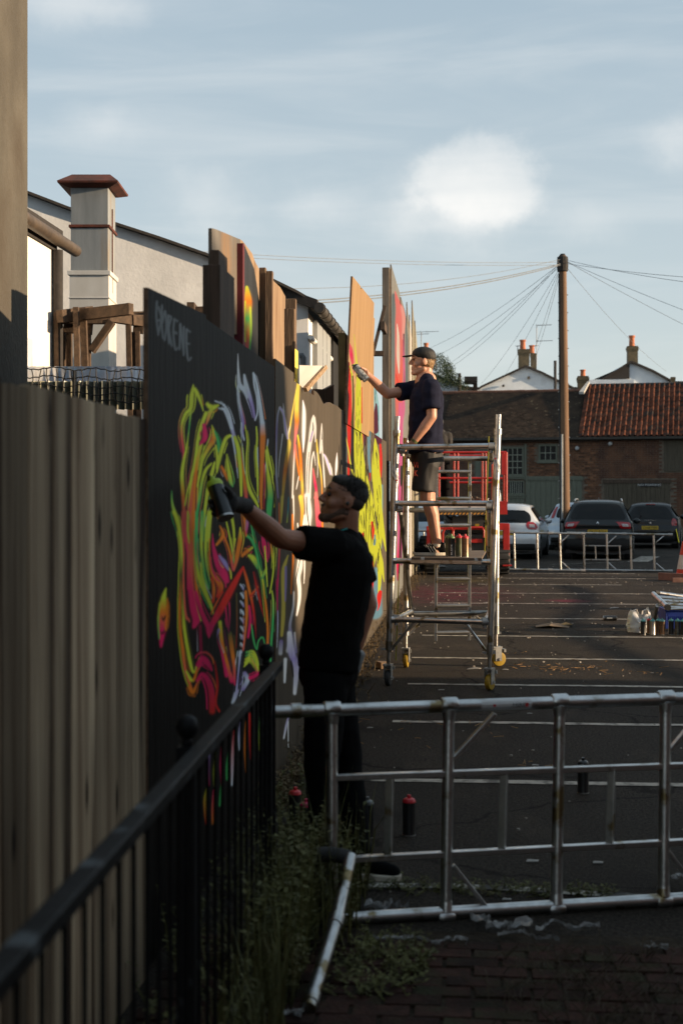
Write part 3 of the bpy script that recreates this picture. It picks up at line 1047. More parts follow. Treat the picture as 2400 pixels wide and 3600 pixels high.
S('E', [(258, 60, 36), (265, 300, 50), (272, 500, 56), (292, 700, 66), (330, 900, 76), (370, 1100, 80), (330, 1300, 76), (330, 1500, 50)], YG, YG, YG, soft=.12, glow=0)
S('E', [(120, 290, 3), (150, 450, 8), (180, 640, 10), (230, 780, 12)], YL, YG, soft=.2, glow=0)
S('E', [(465, 310, 6), (470, 500, 38), (472, 700, 48), (492, 900, 52), (502, 1100, 44), (530, 1300, 34), (566, 1480, 18), (592, 1640, 4)], YG, YG, YG, soft=.12, glow=0)
S('E', [(400, 1150, 60), (420, 1400, 62), (440, 1600, 52), (430, 1740, 40), (425, 1860, 14)], YG, YG, YG, soft=.12, glow=0)
S('E', [(520, 1350, 28), (508, 1500, 36), (502, 1650, 32), (535, 1780, 26), (570, 2000, 4)], YG, YG, YG, soft=.12, glow=0)
S('E', [(505, 1700, 24), (518, 1950, 22), (508, 2140, 12)], YG, YG, soft=.12, glow=0)
S('E', [(400, 1900, 14), (380, 2150, 8)], OR, YG, soft=.2, glow=0)
S('E', [(428, 1300, 14), (440, 1400, 17), (436, 1500, 5)], RD, RD, soft=.2, glow=0)
S('E', [(320, 1430, 12), (318, 1515, 7)], RD, RD, soft=.2, glow=0)
S('E', [(402, 720, 8), (402, 800, 7)], RD, RD, soft=.2, glow=0)
S('E', [(436, 1760, 6), (436, 1950, 13), (430, 2150, 8)], RD, RD, soft=.2, glow=0)
S('E', [(370, 2150, 26), (350, 2300, 30), (340, 2400, 20)], RD, RD, soft=.2, glow=0)
S('E', [(525, 2120, 20), (512, 2180, 28), (510, 2280, 12), (490, 2340, 4)], RD, RD, soft=.2, glow=0)
S('E', [(462, 1450, 8), (455, 1560, 12), (470, 1500, 6)], BL, BL, soft=.2, glow=0)
for k in range(95):
    x = rE.uniform(225, 520)
    y = rE.uniform(120, 1750)
    l = rE.uniform(60, 260)
    dx = rE.uniform(-30, 30)
    S('E', [(x, y, rE.uniform(1.5, 4.5)), (x + dx * .4, y + l * .5, rE.uniform(2, 5)), (x + dx, y + l, 1.2)], (.03, .025, .012), (.05, .045, .012), soft=.4, glow=0)
MURAL = list(STROKES)
# --- upper plywood sheets, blue sheet and tall pink sheet (frame F)
STROKES = []
S('F', [(175, 1500, 8), (185, 1800, 22), (185, 2200, 26), (180, 2400, 24)], RD, RD, RD, soft=.25, glow=0)
S('F', [(180, 1235, 4), (198, 1310, 22), (208, 1400, 24), (225, 1500, 18), (250, 1620, 8)], SA, PK, SA, soft=.25, glow=0)
S('F', [(245, 1120, 3), (262, 1350, 8), (278, 1500, 12), (300, 1700, 26), (300, 1900, 38), (300, 2200, 42), (295, 2400, 44)], YG, YG, YG, soft=.2, glow=0)
S('F', [(185, 1540, 4), (210, 1640, 14), (230, 1760, 10)], YG, YG, soft=.2, glow=0)
S('F', [(225, 1680, 10), (235, 2000, 14), (225, 2250, 18), (225, 2400, 20)], OL, OL, (.06, .06, .02), soft=.2, glow=0)
S('F', [(345, 1830, 5), (345, 2300, 8)], RD, RD, soft=.2, glow=0)
for k in range(16):
    x, y = rE.uniform(195, 330), rE.uniform(1500, 2300)
    S('F', [(x, y, 2), (x + rE.uniform(-15, 15), y + rE.uniform(40, 130), 2)], (.05, .05, .01), (.05, .05, .01), glow=0)
PLY = list(STROKES)
STROKES = []
for k in range(40):
    x, y = rE.uniform(420, 560), rE.uniform(1450, 2200)
    S('F', [(x, y, 3), (x + rE.uniform(-6, 12), y + rE.uniform(80, 260), 5)], *(((.5, .72, .78), (.32, .6, .72)) if k % 2 else ((.08, .25, .33), (.12, .32, .42))), glow=0)
S('F', [(540, 2050, 10), (530, 2200, 30), (520, 2400, 50)], MA, MA, MA, soft=.15, glow=0)
S('F', [(500, 2180, 5), (490, 2400, 22)], MA, MA, soft=.2, glow=0)
BLUE = list(STROKES)
STROKES = []
S('F', [(770, 600, 24), (765, 1200, 30), (775, 1800, 30), (770, 2400, 30), (760, 3000, 30)], GB, (.22, .27, .29), GB, soft=.6, glow=.3)
S('F', [(920, 700, 22), (945, 1000, 22), (950, 1400, 24), (950, 1900, 22)], GB, (.20, .25, .27), GB, soft=.6, glow=.3)
S('F', [(788, 540, 4), (815, 660, 26), (850, 800, 50), (852, 1000, 62), (850, 1300, 60), (842, 1600, 54), (838, 1800, 52), (840, 2100, 46), (838, 2400, 40), (830, 2700, 34), (825, 3000, 30)], SA, SA, SA, SA, CO, SA, MG, MG, soft=.12, glow=0)
S('F', [(880, 760, 20), (905, 900, 24), (900, 1050, 20), (890, 1180, 10)], (.9, .42, .42), (.9, .42, .42), soft=.2, glow=0)
S('F', [(815, 980, 4), (830, 1150, 17), (830, 1400, 22), (842, 1640, 6)], WH, (.9, .75, .7), WH, soft=.2, glow=0)
S('F', [(905, 1120, 9), (905, 1400, 12), (912, 1700, 13), (900, 2000, 14)], MA, MG, MA, soft=.25, glow=0)
S('F', [(890, 1850, 14), (905, 2100, 18), (885, 2300, 16), (870, 2700, 18)], MG, MG, (.9, .45, .7), soft=.2, glow=0)
S('F', [(800, 1650, 5), (830, 1780, 7)], RD, RD, glow=0)
S('E', [(760, -100, 20), (765, 400, 26), (768, 800, 30), (765, 1200, 34), (760, 1500, 34), (735, 1800, 20), (730, 1980, 8)], MG, MG, MG, (.75, .12, .40), MG, PK, (.4, .05, .2), soft=.2, glow=0)
S('E', [(772, 640, 14), (775, 780, 18), (765, 870, 6)], (.05, .05, .06), (.05, .05, .06), soft=.25, glow=0)
S('E', [(880, 100, 12), (890, 500, 16), (885, 900, 16), (880, 1400, 10)], MG, (.06, .05, .07), PK, MG, soft=.25, glow=0)
S('E', [(770, 1300, 9), (765, 1600, 12), (775, 1800, 8)], (.20, .03, .16), (.20, .03, .16), soft=.25, glow=0)
PINK = list(STROKES)
STROKES = []
for pts, c in (([(868, 1010, 5), (872, 1060, 14), (868, 1120, 14), (870, 1180, 10), (868, 1230, 5)], (YG, OR, GR, OR, PK)), ([(862, 1060, 3), (858, 1120, 4), (862, 1200, 3)], (YG, YG)), ([(880, 1080, 3), (882, 1150, 4), (878, 1230, 3)], (YG, GR))):
    STROKES.append((spline(pts), np.array(c, float) * .4, .3, .2))
DARKB = list(STROKES)

M_panel = mat('painted_board', (1, 1, 1), (0.86, 0.85, 0.83), scale=9, rough=0.62, bump=0.5, bscale=30, stretch=(1, 1, 0.12), attr='paint', contrast=(0.4, 0.62), spec=0.06)
M_edge = mat('board_edge', (0.20, 0.12, 0.07), (0.10, 0.055, 0.03), scale=30, rough=0.9)


def panel(name, y0, y1, zb, top, x=WX, base=(0.02, 0.018, 0.017), strokes=None, ny=60, nz=260, thick=0.018, parent=None, lean=0.0, bow=0.0, base2=None, boards=None, bz=None):
    """a board standing along the hoarding: fine grid on the painted face, sides and back"""
    tops = top if callable(top) else (lambda t: top)
    ys = np.linspace(y0, y1, ny + 1)
    ts = np.linspace(0, 1, nz + 1)
    Y, T = np.meshgrid(ys, ts, indexing='ij')
    zt = np.array([tops((y - y0) / (y1 - y0)) for y in ys])
    Z = zb + (zt[:, None] - zb) * T
    X = x + lean * (Z - zb) + bow * np.sin((Y - y0) / (y1 - y0) * math.pi)
    V = np.stack([X, Y, Z], -1).reshape(-1, 3)
    xc = V[:, 0] * RT.x + V[:, 1] * RT.y
    zc = V[:, 0] * FW.x + V[:, 1] * FW.y
    px = CX + FPX * xc / zc
    py = HZ - FPX * (V[:, 2] - EYE) / zc
    col = np.tile(np.array(base, float), (len(V), 1))
    if base2 is not None:
        col = base2(col, V)
    rg = np.random.RandomState(int(abs(y0) * 100) % 9999)
    if boards is None:
        boards = 0.10
    strip = np.floor(V[:, 1] / 0.15 + 7).astype(int)
    tone = rg.uniform(1 - boards, 1 + boards, 4000)[strip % 4000]
    col *= tone[:, None]
    if strokes:
        paint(px, py, col, strokes)
    n1 = nz + 1
    idx = np.arange((ny + 1) * n1).reshape(ny + 1, n1)
    F = np.stack([idx[:-1, :-1], idx[1:, :-1], idx[1:, 1:], idx[:-1, 1:]], -1).reshape(-1, 4).tolist()
    ring = list(idx[:, 0]) + list(idx[-1, 1:]) + list(idx[-2::-1, -1]) + list(idx[0, -2:0:-1])
    nb = len(V)
    Vb = V[ring] - np.array([thick, 0, 0])
    F2 = []
    n = len(ring)
    for i in range(n):
        j = (i + 1) % n
        F2.append((int(ring[j]), int(ring[i]), nb + i, nb + j))
    F2.append(tuple(range(nb, nb + n))[::-1])
    me = bpy.data.meshes.new(name)
    me.from_pydata(np.concatenate([V, Vb]).tolist(), [], F + F2)
    me.materials.append(M_panel)
    me.materials.append(M_edge)
    mi = [0] * len(F) + [1] * len(F2)
    me.polygons.foreach_set('material_index', mi)
    at_ = me.color_attributes.new('paint', 'FLOAT_COLOR', 'POINT')
    full = np.ones((nb + n, 4), np.float32)
    full[:nb, :3] = col
    full[nb:, :3] = base
    at_.data.foreach_set('color', full.ravel())
    me.update()
    return link(name, me, parent, w=parent is not None)


# --- the weathered deck-board fence nearest the viewer
M_fence = mat('weathered_deck', (0.46, 0.365, 0.245), (0.095, 0.055, 0.030), scale=3.2, rough=0.85, spec=0.15, contrast=(0.30, 0.72), bump=0.7, bscale=26, stretch=(1, 2.6, 0.14), rnd=0.5, c3=(0.035, 0.020, 0.012), c3scale=2.2, c3amt=(0.54, 0.68), knots=((0.022, 0.012, 0.007), 2.6, (1, 2.6, 0.9)))
fence = thing('wooden_fence', 'weathered grey brown grooved deck board fence in the left foreground', 'fence', (WX, 3.9, 0))
edges = [1.6, 1.86, 2.12, 2.38, 2.64, 2.9, 3.13, 3.36, 3.57, 3.78, 3.96, 4.22, 4.49, 4.72, 4.955]
for i, (a, c) in enumerate(zip(edges, edges[1:])):
    # ribbed profile
    b = MB()
    n = max(3, int((c - a) / 0.052))
    prof = []
    for k in range(n):
        u0 = a + 0.003 + (c - a - 0.006) * k / n
        du = (c - a - 0.006) / n
        dp = 0.006 if k in (0,) else 0.0015
        dq = 0.006 if k == n - 1 else 0.0015
        prof += [(u0, -dp), (u0 + du * 0.10, 0.0), (u0 + du * 0.90, 0.0), (u0 + du * 0.999, -dq)]
    x = WX + rnd(-0.004, 0.004)
    zt = 1.985 + rnd(-0.014, 0.010) - (0.01 if c > 4.3 else 0)
    m = len(prof)
    vs = [(x + p[1], p[0], -0.02) for p in prof] + [(x + p[1], p[0], zt + rnd(-.004, .004)) for p in prof] + [(x - 0.028, a + .003, -0.02), (x - 0.028, c - .003, -0.02), (x - 0.028, a + .003, zt), (x - 0.028, c - .003, zt)]
    fs = [(k, k + 1, m + k + 1, m + k) for k in range(m - 1)]
    fs += [tuple(range(m, 2 * m)) + (2 * m + 3, 2 * m + 2), (2 * m, 2 * m + 2, 2 * m + 3, 2 * m + 1), (0, m, 2 * m + 2, 2 * m), (m - 1, 2 * m + 1, 2 * m + 3, 2 * m - 1)]
    b.add(vs, fs)
    b.obj('board', M_fence, fence, w=True)
for z in (0.35, 1.05, 1.75):
    MB().bb((WX - 0.095, 1.6, z - 0.045), (WX - 0.04, 4.95, z + 0.045)).obj('rail', M_fence, fence, w=True)
for y in (1.7, 3.3, 4.9):
    MB().bb((WX - 0.20, y - 0.05, 0), (WX - 0.10, y + 0.05, 1.9)).obj('post', M_fence, fence, w=True)

# --- the painted boards, one thing each
Y0 = wy(516)
yA, yB, yC, yD, yE, yF = wy(723), wy(966), wy(1103), wy(1213), wy(1285), wy(1357)
DK = (0.0105, 0.0092, 0.0082)
BRN = (0.078, 0.064, 0.048)


def dk(col, V):            # the primer is thinner and browner towards the top of the board
    return col


mural = [
    ('painted_panel', Y0, yA - .004, 0.03, lambda t: 2.43 + 0.045 * t, DK, 'black primed board with grey scrawled tag, first of the mural next to the wooden fence', 170, 420, WX + 0.004),
    ('painted_panel', yA + .004, yB - .004, 0.03, lambda t: 2.46 - 0.01 * t, DK, 'black board with neon curves reached by the man with the gloved hand', 260, 380, WX),
    ('painted_panel', yB + .004, yC - .003, 0.03, lambda t: 2.45 + (0.05 if t < 0.42 else 0.0) - 0.02 * t, BRN, 'brown board with white and yellow curves just past the black boards', 200, 340, WX + 0.003),
    ('painted_panel', yC + .003, yD - .003, 0.03, lambda t: 2.47 - 0.05 * math.exp(-((t - .3) / .12) ** 2) + 0.004 * math.sin(t * 20), BRN, 'mostly bare brown board behind the head of the man in black', 120, 280, WX - 0.002),
    ('painted_panel', yD + .003, yE - .003, 0.03, lambda t: 2.46 + 0.01 * math.sin(t * 8), BRN, 'board crowded with yellow spikes and black lines below the bare plywood', 150, 360, WX),
    ('painted_panel', yE + .003, yF, 0.03, lambda t: 2.44 - (0.0 if t < 0.3 else 0.0), BRN, 'board with yellow and red spikes beside the dark gap', 140, 340, WX + 0.004),
]
for nm, a, c, zb, tp, base, lab, ny, nz, x in mural:
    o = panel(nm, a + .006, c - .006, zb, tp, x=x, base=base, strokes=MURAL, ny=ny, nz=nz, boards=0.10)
    tag(o, lab, 'panel', 'boards of the painted hoarding')

# dark recess, then the tall pink sheet
yG, yH = wy(1378), wy(1432)
o = panel('recessed_board', yF + 0.02, yG - 0.02, 0.03, 2.5, x=WX - 0.28, base=(0.012, 0.011, 0.011), ny=10, nz=20)
tag(o, 'black recessed board in the gap between the yellow and the pink mural', 'panel')


def pinktop(t):
    return 5.12 - 0.10 * t - (0.35 * ((t - 0.72) / 0.28) ** 2 if t > 0.72 else 0) - (0.15 if 0.45 < t < 0.5 else 0)


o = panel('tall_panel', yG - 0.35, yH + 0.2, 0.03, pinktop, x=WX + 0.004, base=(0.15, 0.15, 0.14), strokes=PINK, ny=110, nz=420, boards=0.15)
tag(o, 'tall grey board with coral pink and magenta paint behind the tower', 'panel')
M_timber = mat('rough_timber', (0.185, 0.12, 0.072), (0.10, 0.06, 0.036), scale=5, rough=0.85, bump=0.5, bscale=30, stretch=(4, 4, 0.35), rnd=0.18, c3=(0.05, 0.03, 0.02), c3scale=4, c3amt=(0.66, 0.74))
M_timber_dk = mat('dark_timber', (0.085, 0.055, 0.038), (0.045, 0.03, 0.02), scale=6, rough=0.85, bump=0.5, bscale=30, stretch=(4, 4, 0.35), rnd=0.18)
M_grey_timber = mat('grey_timber', (0.24, 0.20, 0.155), (0.12, 0.09, 0.07), scale=5, rough=0.85, bump=0.5, bscale=30, stretch=(4, 4, 0.3), rnd=0.1, c3=(0.05, 0.04, 0.03), c3scale=5, c3amt=(0.62, 0.72))
# heavy post that carries the tall sheet, seen end-on
yp = yG - 0.42
a = ony(1343, 940, yp)
c = ony(1377, 1540, yp)
o = MB().bb((a.x, yp - 0.001, 2.2), (c.x - 0.035, yp + 0.15, a.z)).obj('timber_post', M_grey_timber, bevel=0.006)
tag(o, 'knotty grey post at the edge of the tall pink board', 'post')
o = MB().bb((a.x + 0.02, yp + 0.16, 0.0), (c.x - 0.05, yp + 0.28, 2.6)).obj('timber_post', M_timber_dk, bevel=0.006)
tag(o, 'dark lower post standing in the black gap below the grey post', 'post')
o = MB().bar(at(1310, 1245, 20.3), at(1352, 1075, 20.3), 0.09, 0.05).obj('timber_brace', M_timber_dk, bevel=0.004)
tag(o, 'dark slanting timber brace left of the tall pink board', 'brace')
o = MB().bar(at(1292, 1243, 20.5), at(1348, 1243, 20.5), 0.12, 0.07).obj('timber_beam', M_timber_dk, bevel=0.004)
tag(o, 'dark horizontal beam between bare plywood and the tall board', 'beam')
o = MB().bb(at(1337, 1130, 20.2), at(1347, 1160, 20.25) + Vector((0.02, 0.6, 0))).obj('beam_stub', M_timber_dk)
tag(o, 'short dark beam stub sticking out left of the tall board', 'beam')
# boards past the tall pink one
for i, (p0, p1, t0, bz, colr, lab) in enumerate([(1434, 1446, 1135, None, (.17, .16, .13), 'grey board rising behind the right edge of the pink board'),
                                       (1441, 1455, 1180, None, (.40, .38, .35), 'white board behind the cap of the man on the tower'), (1448, 1462, 1130, None, (.20, .18, .13), 'olive grey plank behind the white board'),
                                       (1456, 1468, 1195, None, (.24, .22, .16), 'last tan plank of the hoarding before the tree')]):
    ya, yb = wy(p0), wy(p1)
    z = wz((p0 + p1) / 2, t0)
    o = panel('far_board', ya, yb, 0.03, (lambda t, z=z: z + 0.3 - 0.7 * t), x=WX - 0.02 + 0.012 * i, base=colr, ny=12, nz=20, boards=0.15)
    tag(o, lab, 'panel')

# --- upper bare plywood and the blue sheet
def plybase(col, V):
    return col


yP0, yP1 = wy(1212), wy(1312)
xP = WX + 0.014


def plytop(t):
    return 3.70 + 0.16 * t - (0.16 if t > 0.93 else 0) - (0.02 if 0.3 < t < 0.34 else 0)


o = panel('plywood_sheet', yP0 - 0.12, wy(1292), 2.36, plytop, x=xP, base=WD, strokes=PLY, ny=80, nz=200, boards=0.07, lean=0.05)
tag(o, 'bare orange plywood sheet being sprayed red and yellow by the man on the tower', 'panel')
o = panel('plywood_sheet', wy(1294), wy(1313), 2.40, lambda t: 3.98 - 0.25 * t, x=xP - 0.012, base=(.27, .165, .08), strokes=PLY, ny=30, nz=120, boards=0.07)
tag(o, 'narrow strip of bare plywood right of the large sheet', 'panel')
o = panel('blue_board', wy(1300), wy(1338), 2.30, lambda t: 3.12 + 0.10 * math.sin(t * 2.2) - 0.35 * t * t, x=WX - 0.02, base=(.12, .25, .32), strokes=BLUE, ny=50, nz=120, boards=0.12)
tag(o, 'blue painted board with dripping maroon below the outstretched arm', 'panel')
o = MB().bb((WX - 0.12, wy(1196, x=WX - 0.1), 2.2), (WX - 0.05, wy(1196, x=WX - 0.1) + 0.2, wz(1200, 1175, WX - 0.1))).obj('timber_post', mat('olive_timber', (.13, .10, .042), (.08, .06, .026), scale=6, rough=.85), bevel=0.004)
tag(o, 'yellowish olive post left of the bare plywood', 'post')
yy = wy(1190, x=WX - 0.22)
o = MB().prism([(WX - 0.3, wy(1128, x=WX - .22), 2.1), (WX - 0.3, wy(1128, x=WX - .22), 2.68), (WX - 0.3, wy(1160, x=WX - .22), 2.74), (WX - .3, yy, 2.86), (WX - .3, yy, 2.1)], (0.03, 0, 0)).obj('back_board', M_timber)
tag(o, 'dark brown board behind the mural left of the plywood', 'panel')

# --- the jumble of boards and posts behind the black panels
x1 = WX - 0.16
M_ply_grey = mat('grey_ply', (0.15, 0.135, 0.115), (0.095, 0.083, 0.069), scale=5, rough=0.85, bump=0.3, bscale=20, stretch=(1, 1, 0.3), c3=(0.22, 0.12, 0.05), c3scale=2.2, c3amt=(0.55, 0.7))
M_ply_warm = mat('warm_ply', (0.30, 0.20, 0.115), (0.19, 0.118, 0.066), scale=5, rough=0.85, bump=0.3, bscale=20, stretch=(2, 2, 0.3), c3=(0.16, 0.08, 0.03), c3scale=5, c3amt=(0.6, 0.72))


def wboard(name, x, pts, m, lab, thick=0.018, cat='panel'):       # polygon board on plane X = x, outline in photo pixels
    poly = [onx(px, py, x) for px, py in pts]
    o = MB().prism(poly, (-thick, 0, 0)).obj(name, m)
    return tag(o, lab, cat)


wboard('backing_board', x1, [(745, 802), (760, 806), (845, 842), (845, 1180), (745, 1150)], M_ply_grey, 'grey plywood board standing up behind the first black panel')
for q, lab in (((770, 800, 878, 1160, 0.05), 'short dark upright in front of the grey plywood'), ((774, 824, 930, 1190, 0.09), 'lower dark upright beside the short one')):
    a, c = onx(q[0], q[2], x1 + q[4]), onx(q[1], q[3], x1 + q[4])
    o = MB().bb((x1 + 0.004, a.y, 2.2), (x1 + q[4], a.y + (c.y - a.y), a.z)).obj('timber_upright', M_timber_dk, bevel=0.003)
    tag(o, lab, 'post')
M_dkb = mat('red_edge', (0.16, 0.012, 0.02), (0.08, 0.01, 0.012), rough=0.7)
yb0, yb1 = wy(838, x=x1), wy(900, x=x1)


def darktop(t):
    return onx(838 + 62 * t, 855 + (150 * t if t < 0.6 else 90 + (t - .6) * 380), x1).z


o = panel('dark_mural_board', yb0, yb1, 2.2, darktop, x=x1 + 0.03, base=(.035, .038, .043), strokes=DARKB, ny=40, nz=120, boards=0.1)
tag(o, 'slate dark board with a small neon teardrop above the black panels', 'panel')
o = MB().bb((x1 - 0.02, yb0 - 0.05, 2.25), (x1 + 0.035, yb0 - 0.004, onx(834, 856, x1).z)).obj('batten', M_dkb, bevel=0.002)
tag(o, 'dark red batten along the left edge of the slate board', 'batten')
wboard('plywood_offcut', x1 - 0.06, [(842, 840), (852, 846), (886, 890), (897, 920), (911, 945), (912, 1300), (842, 1290)], M_ply_warm, 'ragged warm plywood offcut behind the slate board')


def cpost(p0, p1, top, d, zb, m, lab, depth=0.05, name='timber_post'):      # post whose face looks at the viewer
    a, c = at(p0, top, d), at(p1, top, d)
    o = MB().bb((a.x, a.y, zb), (c.x, a.y + depth, a.z)).obj(name, m, bevel=0.004)
    return tag(o, lab, 'post')


cpost(911, 934, 940, 8.6, 2.0, M_timber, 'taller of the two pale sawn posts right of the plywood offcut')
cpost(934.5, 958, 952, 8.55, 2.0, M_timber, 'shorter of the two pale sawn posts right of the plywood offcut')
cpost(1003, 1040, 1050, 9.95, 2.0, M_timber, 'short dark topped post behind the start of the brown board')
cpost(999, 1036, 1085, 9.75, 2.0, M_timber, 'brown stub post in front of the dark topped one')
wboard('plywood_offcut', x1 - 0.10, [(959, 985), (985, 1010), (1003, 1042), (1003, 1340), (959, 1310)], M_ply_warm, 'pale leaning board between the two pairs of sawn posts')
wboard('batten', WX - 0.04, [(1037, 1200), (1044, 1215), (1048, 1420), (1036, 1420)], M_timber_dk, 'thin dark stick with yellow paint above the brown board', 0.02, 'batten')
o = panel('paint_strip', wy(1037, x=WX - .03), wy(1047, x=WX - .03), 2.2, lambda t: wz(1042, 1230, WX - .03), x=WX - 0.03, base=YL, ny=3, nz=10, thick=0.006)
tag(o, 'yellow painted lath standing up behind the brown board', 'batten')

# white fluted plastic corner sticking out
tri = [at(1052, 1284, 9.5), at(1142, 1286, 9.9), at(1066, 1366, 9.7), at(1052, 1352, 9.6)]
pc = thing('plastic_sheet', 'white fluted plastic sheet corner sticking up behind the brown board', 'sheet', tri[0])
MB().prism(tri, (0.0, 0.012, 0.0)).obj('skin', mat('white_plastic', (.62, .60, .57), (.52, .50, .47), rough=.45), pc, w=True)
b = MB()
e0, e1 = at(1142, 1287, 9.88), at(1066, 1370, 9.68)
for k in range(17):
    t0, t1 = k / 17, (k + 0.7) / 17
    p, q = e0.lerp(e1, t0), e0.lerp(e1, t1)
    b.bar(p + Vector((.012, 0, -.004)), q + Vector((.012, 0, -.004)), 0.026 * (0.3 + t0), 0.03)
b.obj('fluted_edge', mat('flute', (.30, .19, .10), (.45, .32, .2), scale=40, rough=.7), pc, w=True)

# ================================================================== buildings behind the hoarding on the left
M_stucco = mat('beige_stucco', (0.098, 0.088, 0.070), (0.064, 0.057, 0.045), scale=3.0, rough=0.95, bump=1.0, bscale=55, c3=(0.055, 0.042, 0.028), c3scale=1.4, c3amt=(0.56, 0.72), stretch=(1, 1, 0.5))
p = at(103, 700, 9.0)
o = MB().bb((p.x - 3.0, 1.0, 0), (p.x, p.y, 8.0)).obj('stucco_house', M_stucco, bevel=0.03)
tag(o, 'beige rough stucco house wall filling the left edge above the fence', 'house')

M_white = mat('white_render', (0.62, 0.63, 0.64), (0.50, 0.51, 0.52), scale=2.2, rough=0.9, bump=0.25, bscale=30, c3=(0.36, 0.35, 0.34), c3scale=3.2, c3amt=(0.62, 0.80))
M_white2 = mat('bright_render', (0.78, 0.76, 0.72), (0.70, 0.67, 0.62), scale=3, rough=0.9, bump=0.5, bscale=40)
M_gutter = mat('cast_gutter', (0.07, 0.058, 0.045), (0.03, 0.026, 0.022), scale=12, rough=0.7)
M_roofedge = mat('roof_edge', (0.035, 0.03, 0.028), (0.02, 0.018, 0.016), scale=20, rough=0.9)
M_greydoor = mat('grey_cladding', (0.30, 0.315, 0.32), (0.22, 0.235, 0.24), scale=6, rough=0.7, stretch=(5, 5, .4))
M_black = mat('black_void', (0.008, 0.008, 0.008), (0.012, 0.012, 0.012), rough=0.6)

hs = thing('rendered_house', 'white rendered gabled house behind the hoarding with a sloping dark roof edge', 'house', (-1.9, 17.0, 0))
# gable wall, turned a little towards the sun: right end is farther off
gr_ = at(1083, 1063, 17.06)
dirx = Vector((math.cos(R(15)), math.sin(R(15)), 0))


def ong(px, py):        # on the gable plane
    n = Vector((-dirx.y, dirx.x, 0))
    r = ray(px, py)
    return CAM + r * ((gr_ - CAM).dot(n) / r.dot(n))


rl = [(60, 672), (110, 690), (240, 740), (390, 790), (560, 845), (745, 910), (900, 965), (1040, 1033), (1083, 1058)]
top = [ong(*q) for q in rl]
poly = [Vector((top[0].x, top[0].y, 0))] + top + [Vector((top[-1].x, top[-1].y, 0))]
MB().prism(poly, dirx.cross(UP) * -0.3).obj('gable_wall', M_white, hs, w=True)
b = MB()
for k in range(len(top) - 1):
    q0, q1 = top[k], top[k + 1]
    n_ = max(1, int((q1 - q0).length / 0.35))
    for j in range(n_):
        u, v = q0.lerp(q1, j / n_), q0.lerp(q1, (j + 1.02) / n_)
        b.bar(u + Vector((0, -0.03, 0.02 + 0.012 * (j % 2))), v + Vector((0, -0.03, 0.02 + 0.012 * (j % 2))), 0.12, 0.03)
b.obj('verge', M_roofedge, hs, w=True)
# side wall running away from us along the hoarding, in full sun
wx = gr_.x
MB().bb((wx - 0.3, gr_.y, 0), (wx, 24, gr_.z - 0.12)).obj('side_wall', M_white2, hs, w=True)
MB().prism([(wx + 0.12, gr_.y - 0.1, gr_.z - 0.1), (wx + 0.12, gr_.y - 0.1, gr_.z + 0.02), (wx - 5, gr_.y - 0.1, gr_.z + 1.9), (wx - 5, gr_.y - 0.1, gr_.z + 1.75)], (0, 7.2, 0)).obj('roof', M_roofedge, hs, w=True)
MB().tube([(wx + 0.16, gr_.y - 0.25, gr_.z - 0.10), (wx + 0.16, 24, gr_.z - 0.10)], 0.06, 12).obj('gutter', M_gutter, hs, smooth=40, w=True)
for k in range(12):
    y = gr_.y - 0.2 + k * 0.45
    MB().tube([(wx + 0.16, y, gr_.z - 0.10), (wx + 0.16, y + 0.06, gr_.z - 0.10)], 0.072, 12).obj('gutter_collar', M_gutter, hs, smooth=40, w=True)
MB().tube([(wx + 0.03, gr_.y - 0.02, gr_.z - 0.42), (wx + 0.03, gr_.y + 6.5, gr_.z - 0.46)], 0.03, 8).obj('white_pipe', M_white2, hs, smooth=40, w=True)
for a_, c_, zt, m_, nm in ((1098, 1118, 1127, M_greydoor, 'cladding'), (1119, 1132, 1138, M_greydoor, 'cladding'), (1133, 1147, 1150, M_greydoor, 'cladding'), (1156, 1176, 1160, M_black, 'dark_opening'), (1180, 1187, 1240, M_black, 'dark_opening')):
    y0_, y1_ = onx(a_, 1200, wx).y, onx(c_, 1200, wx).y
    z_ = onx(a_, zt, wx).z
    MB().bb((wx + 0.002, y0_, 1.5), (wx + 0.06, y1_, z_)).obj(nm, m_, hs, w=True)
MB().tube([at(1052, 1252, 16.7), at(1062, 1250, 16.7), at(1066, 1258, 16.7), at(1066, 1300, 16.7)], 0.035, 8).obj('waste_pipe', mat('grey_pipe', (.12, .13, .14), rough=.5), hs, smooth=50, w=True)

# wing nearer to us on the left, its flank blazing in the sun
wing = thing('rendered_wing', 'low white wing with a cast gutter glowing in the sun at far left', 'house', (-3.7, 11, 0))
pw = at(192, 884, 12.7)
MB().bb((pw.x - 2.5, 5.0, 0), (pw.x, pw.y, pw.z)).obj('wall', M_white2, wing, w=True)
MB().bb((pw.x - 2.4, 5.0, pw.z), (pw.x + 0.02, pw.y + 0.02, pw.z + 0.10)).obj('fascia', M_roofedge, wing, w=True)
MB().tube([(pw.x + 0.09, 5.0, pw.z + 0.11), (pw.x + 0.07, pw.y + 0.45, pw.z + 0.08)], 0.055, 12).obj('gutter', mat('tan_gutter', (.09, .065, .042), (.05, .036, .026), scale=9, rough=.6), wing, smooth=50, w=True)
MB().prism([(pw.x + 0.05, 5.0, pw.z + 0.12), (pw.x + 0.05, 5.0, pw.z + 0.2), (pw.x - 2.5, 5.0, pw.z + 1.0), (pw.x - 2.5, 5.0, pw.z + 0.9)], (0, pw.y - 4.9, 0)).obj('roof', M_roofedge, wing, w=True)
MB().tube([(pw.x + 0.05, pw.y - 0.06, 0), (pw.x + 0.05, pw.y - 0.06, pw.z)], 0.045, 10).obj('downpipe', M_roofedge, wing, smooth=50, w=True)
MB().bb((pw.x + 0.002, 5.0, 0.1), (pw.x + 0.05, at(122, 1000, 11.9).y, 3.0)).obj('door_frame', M_white, wing, w=True)

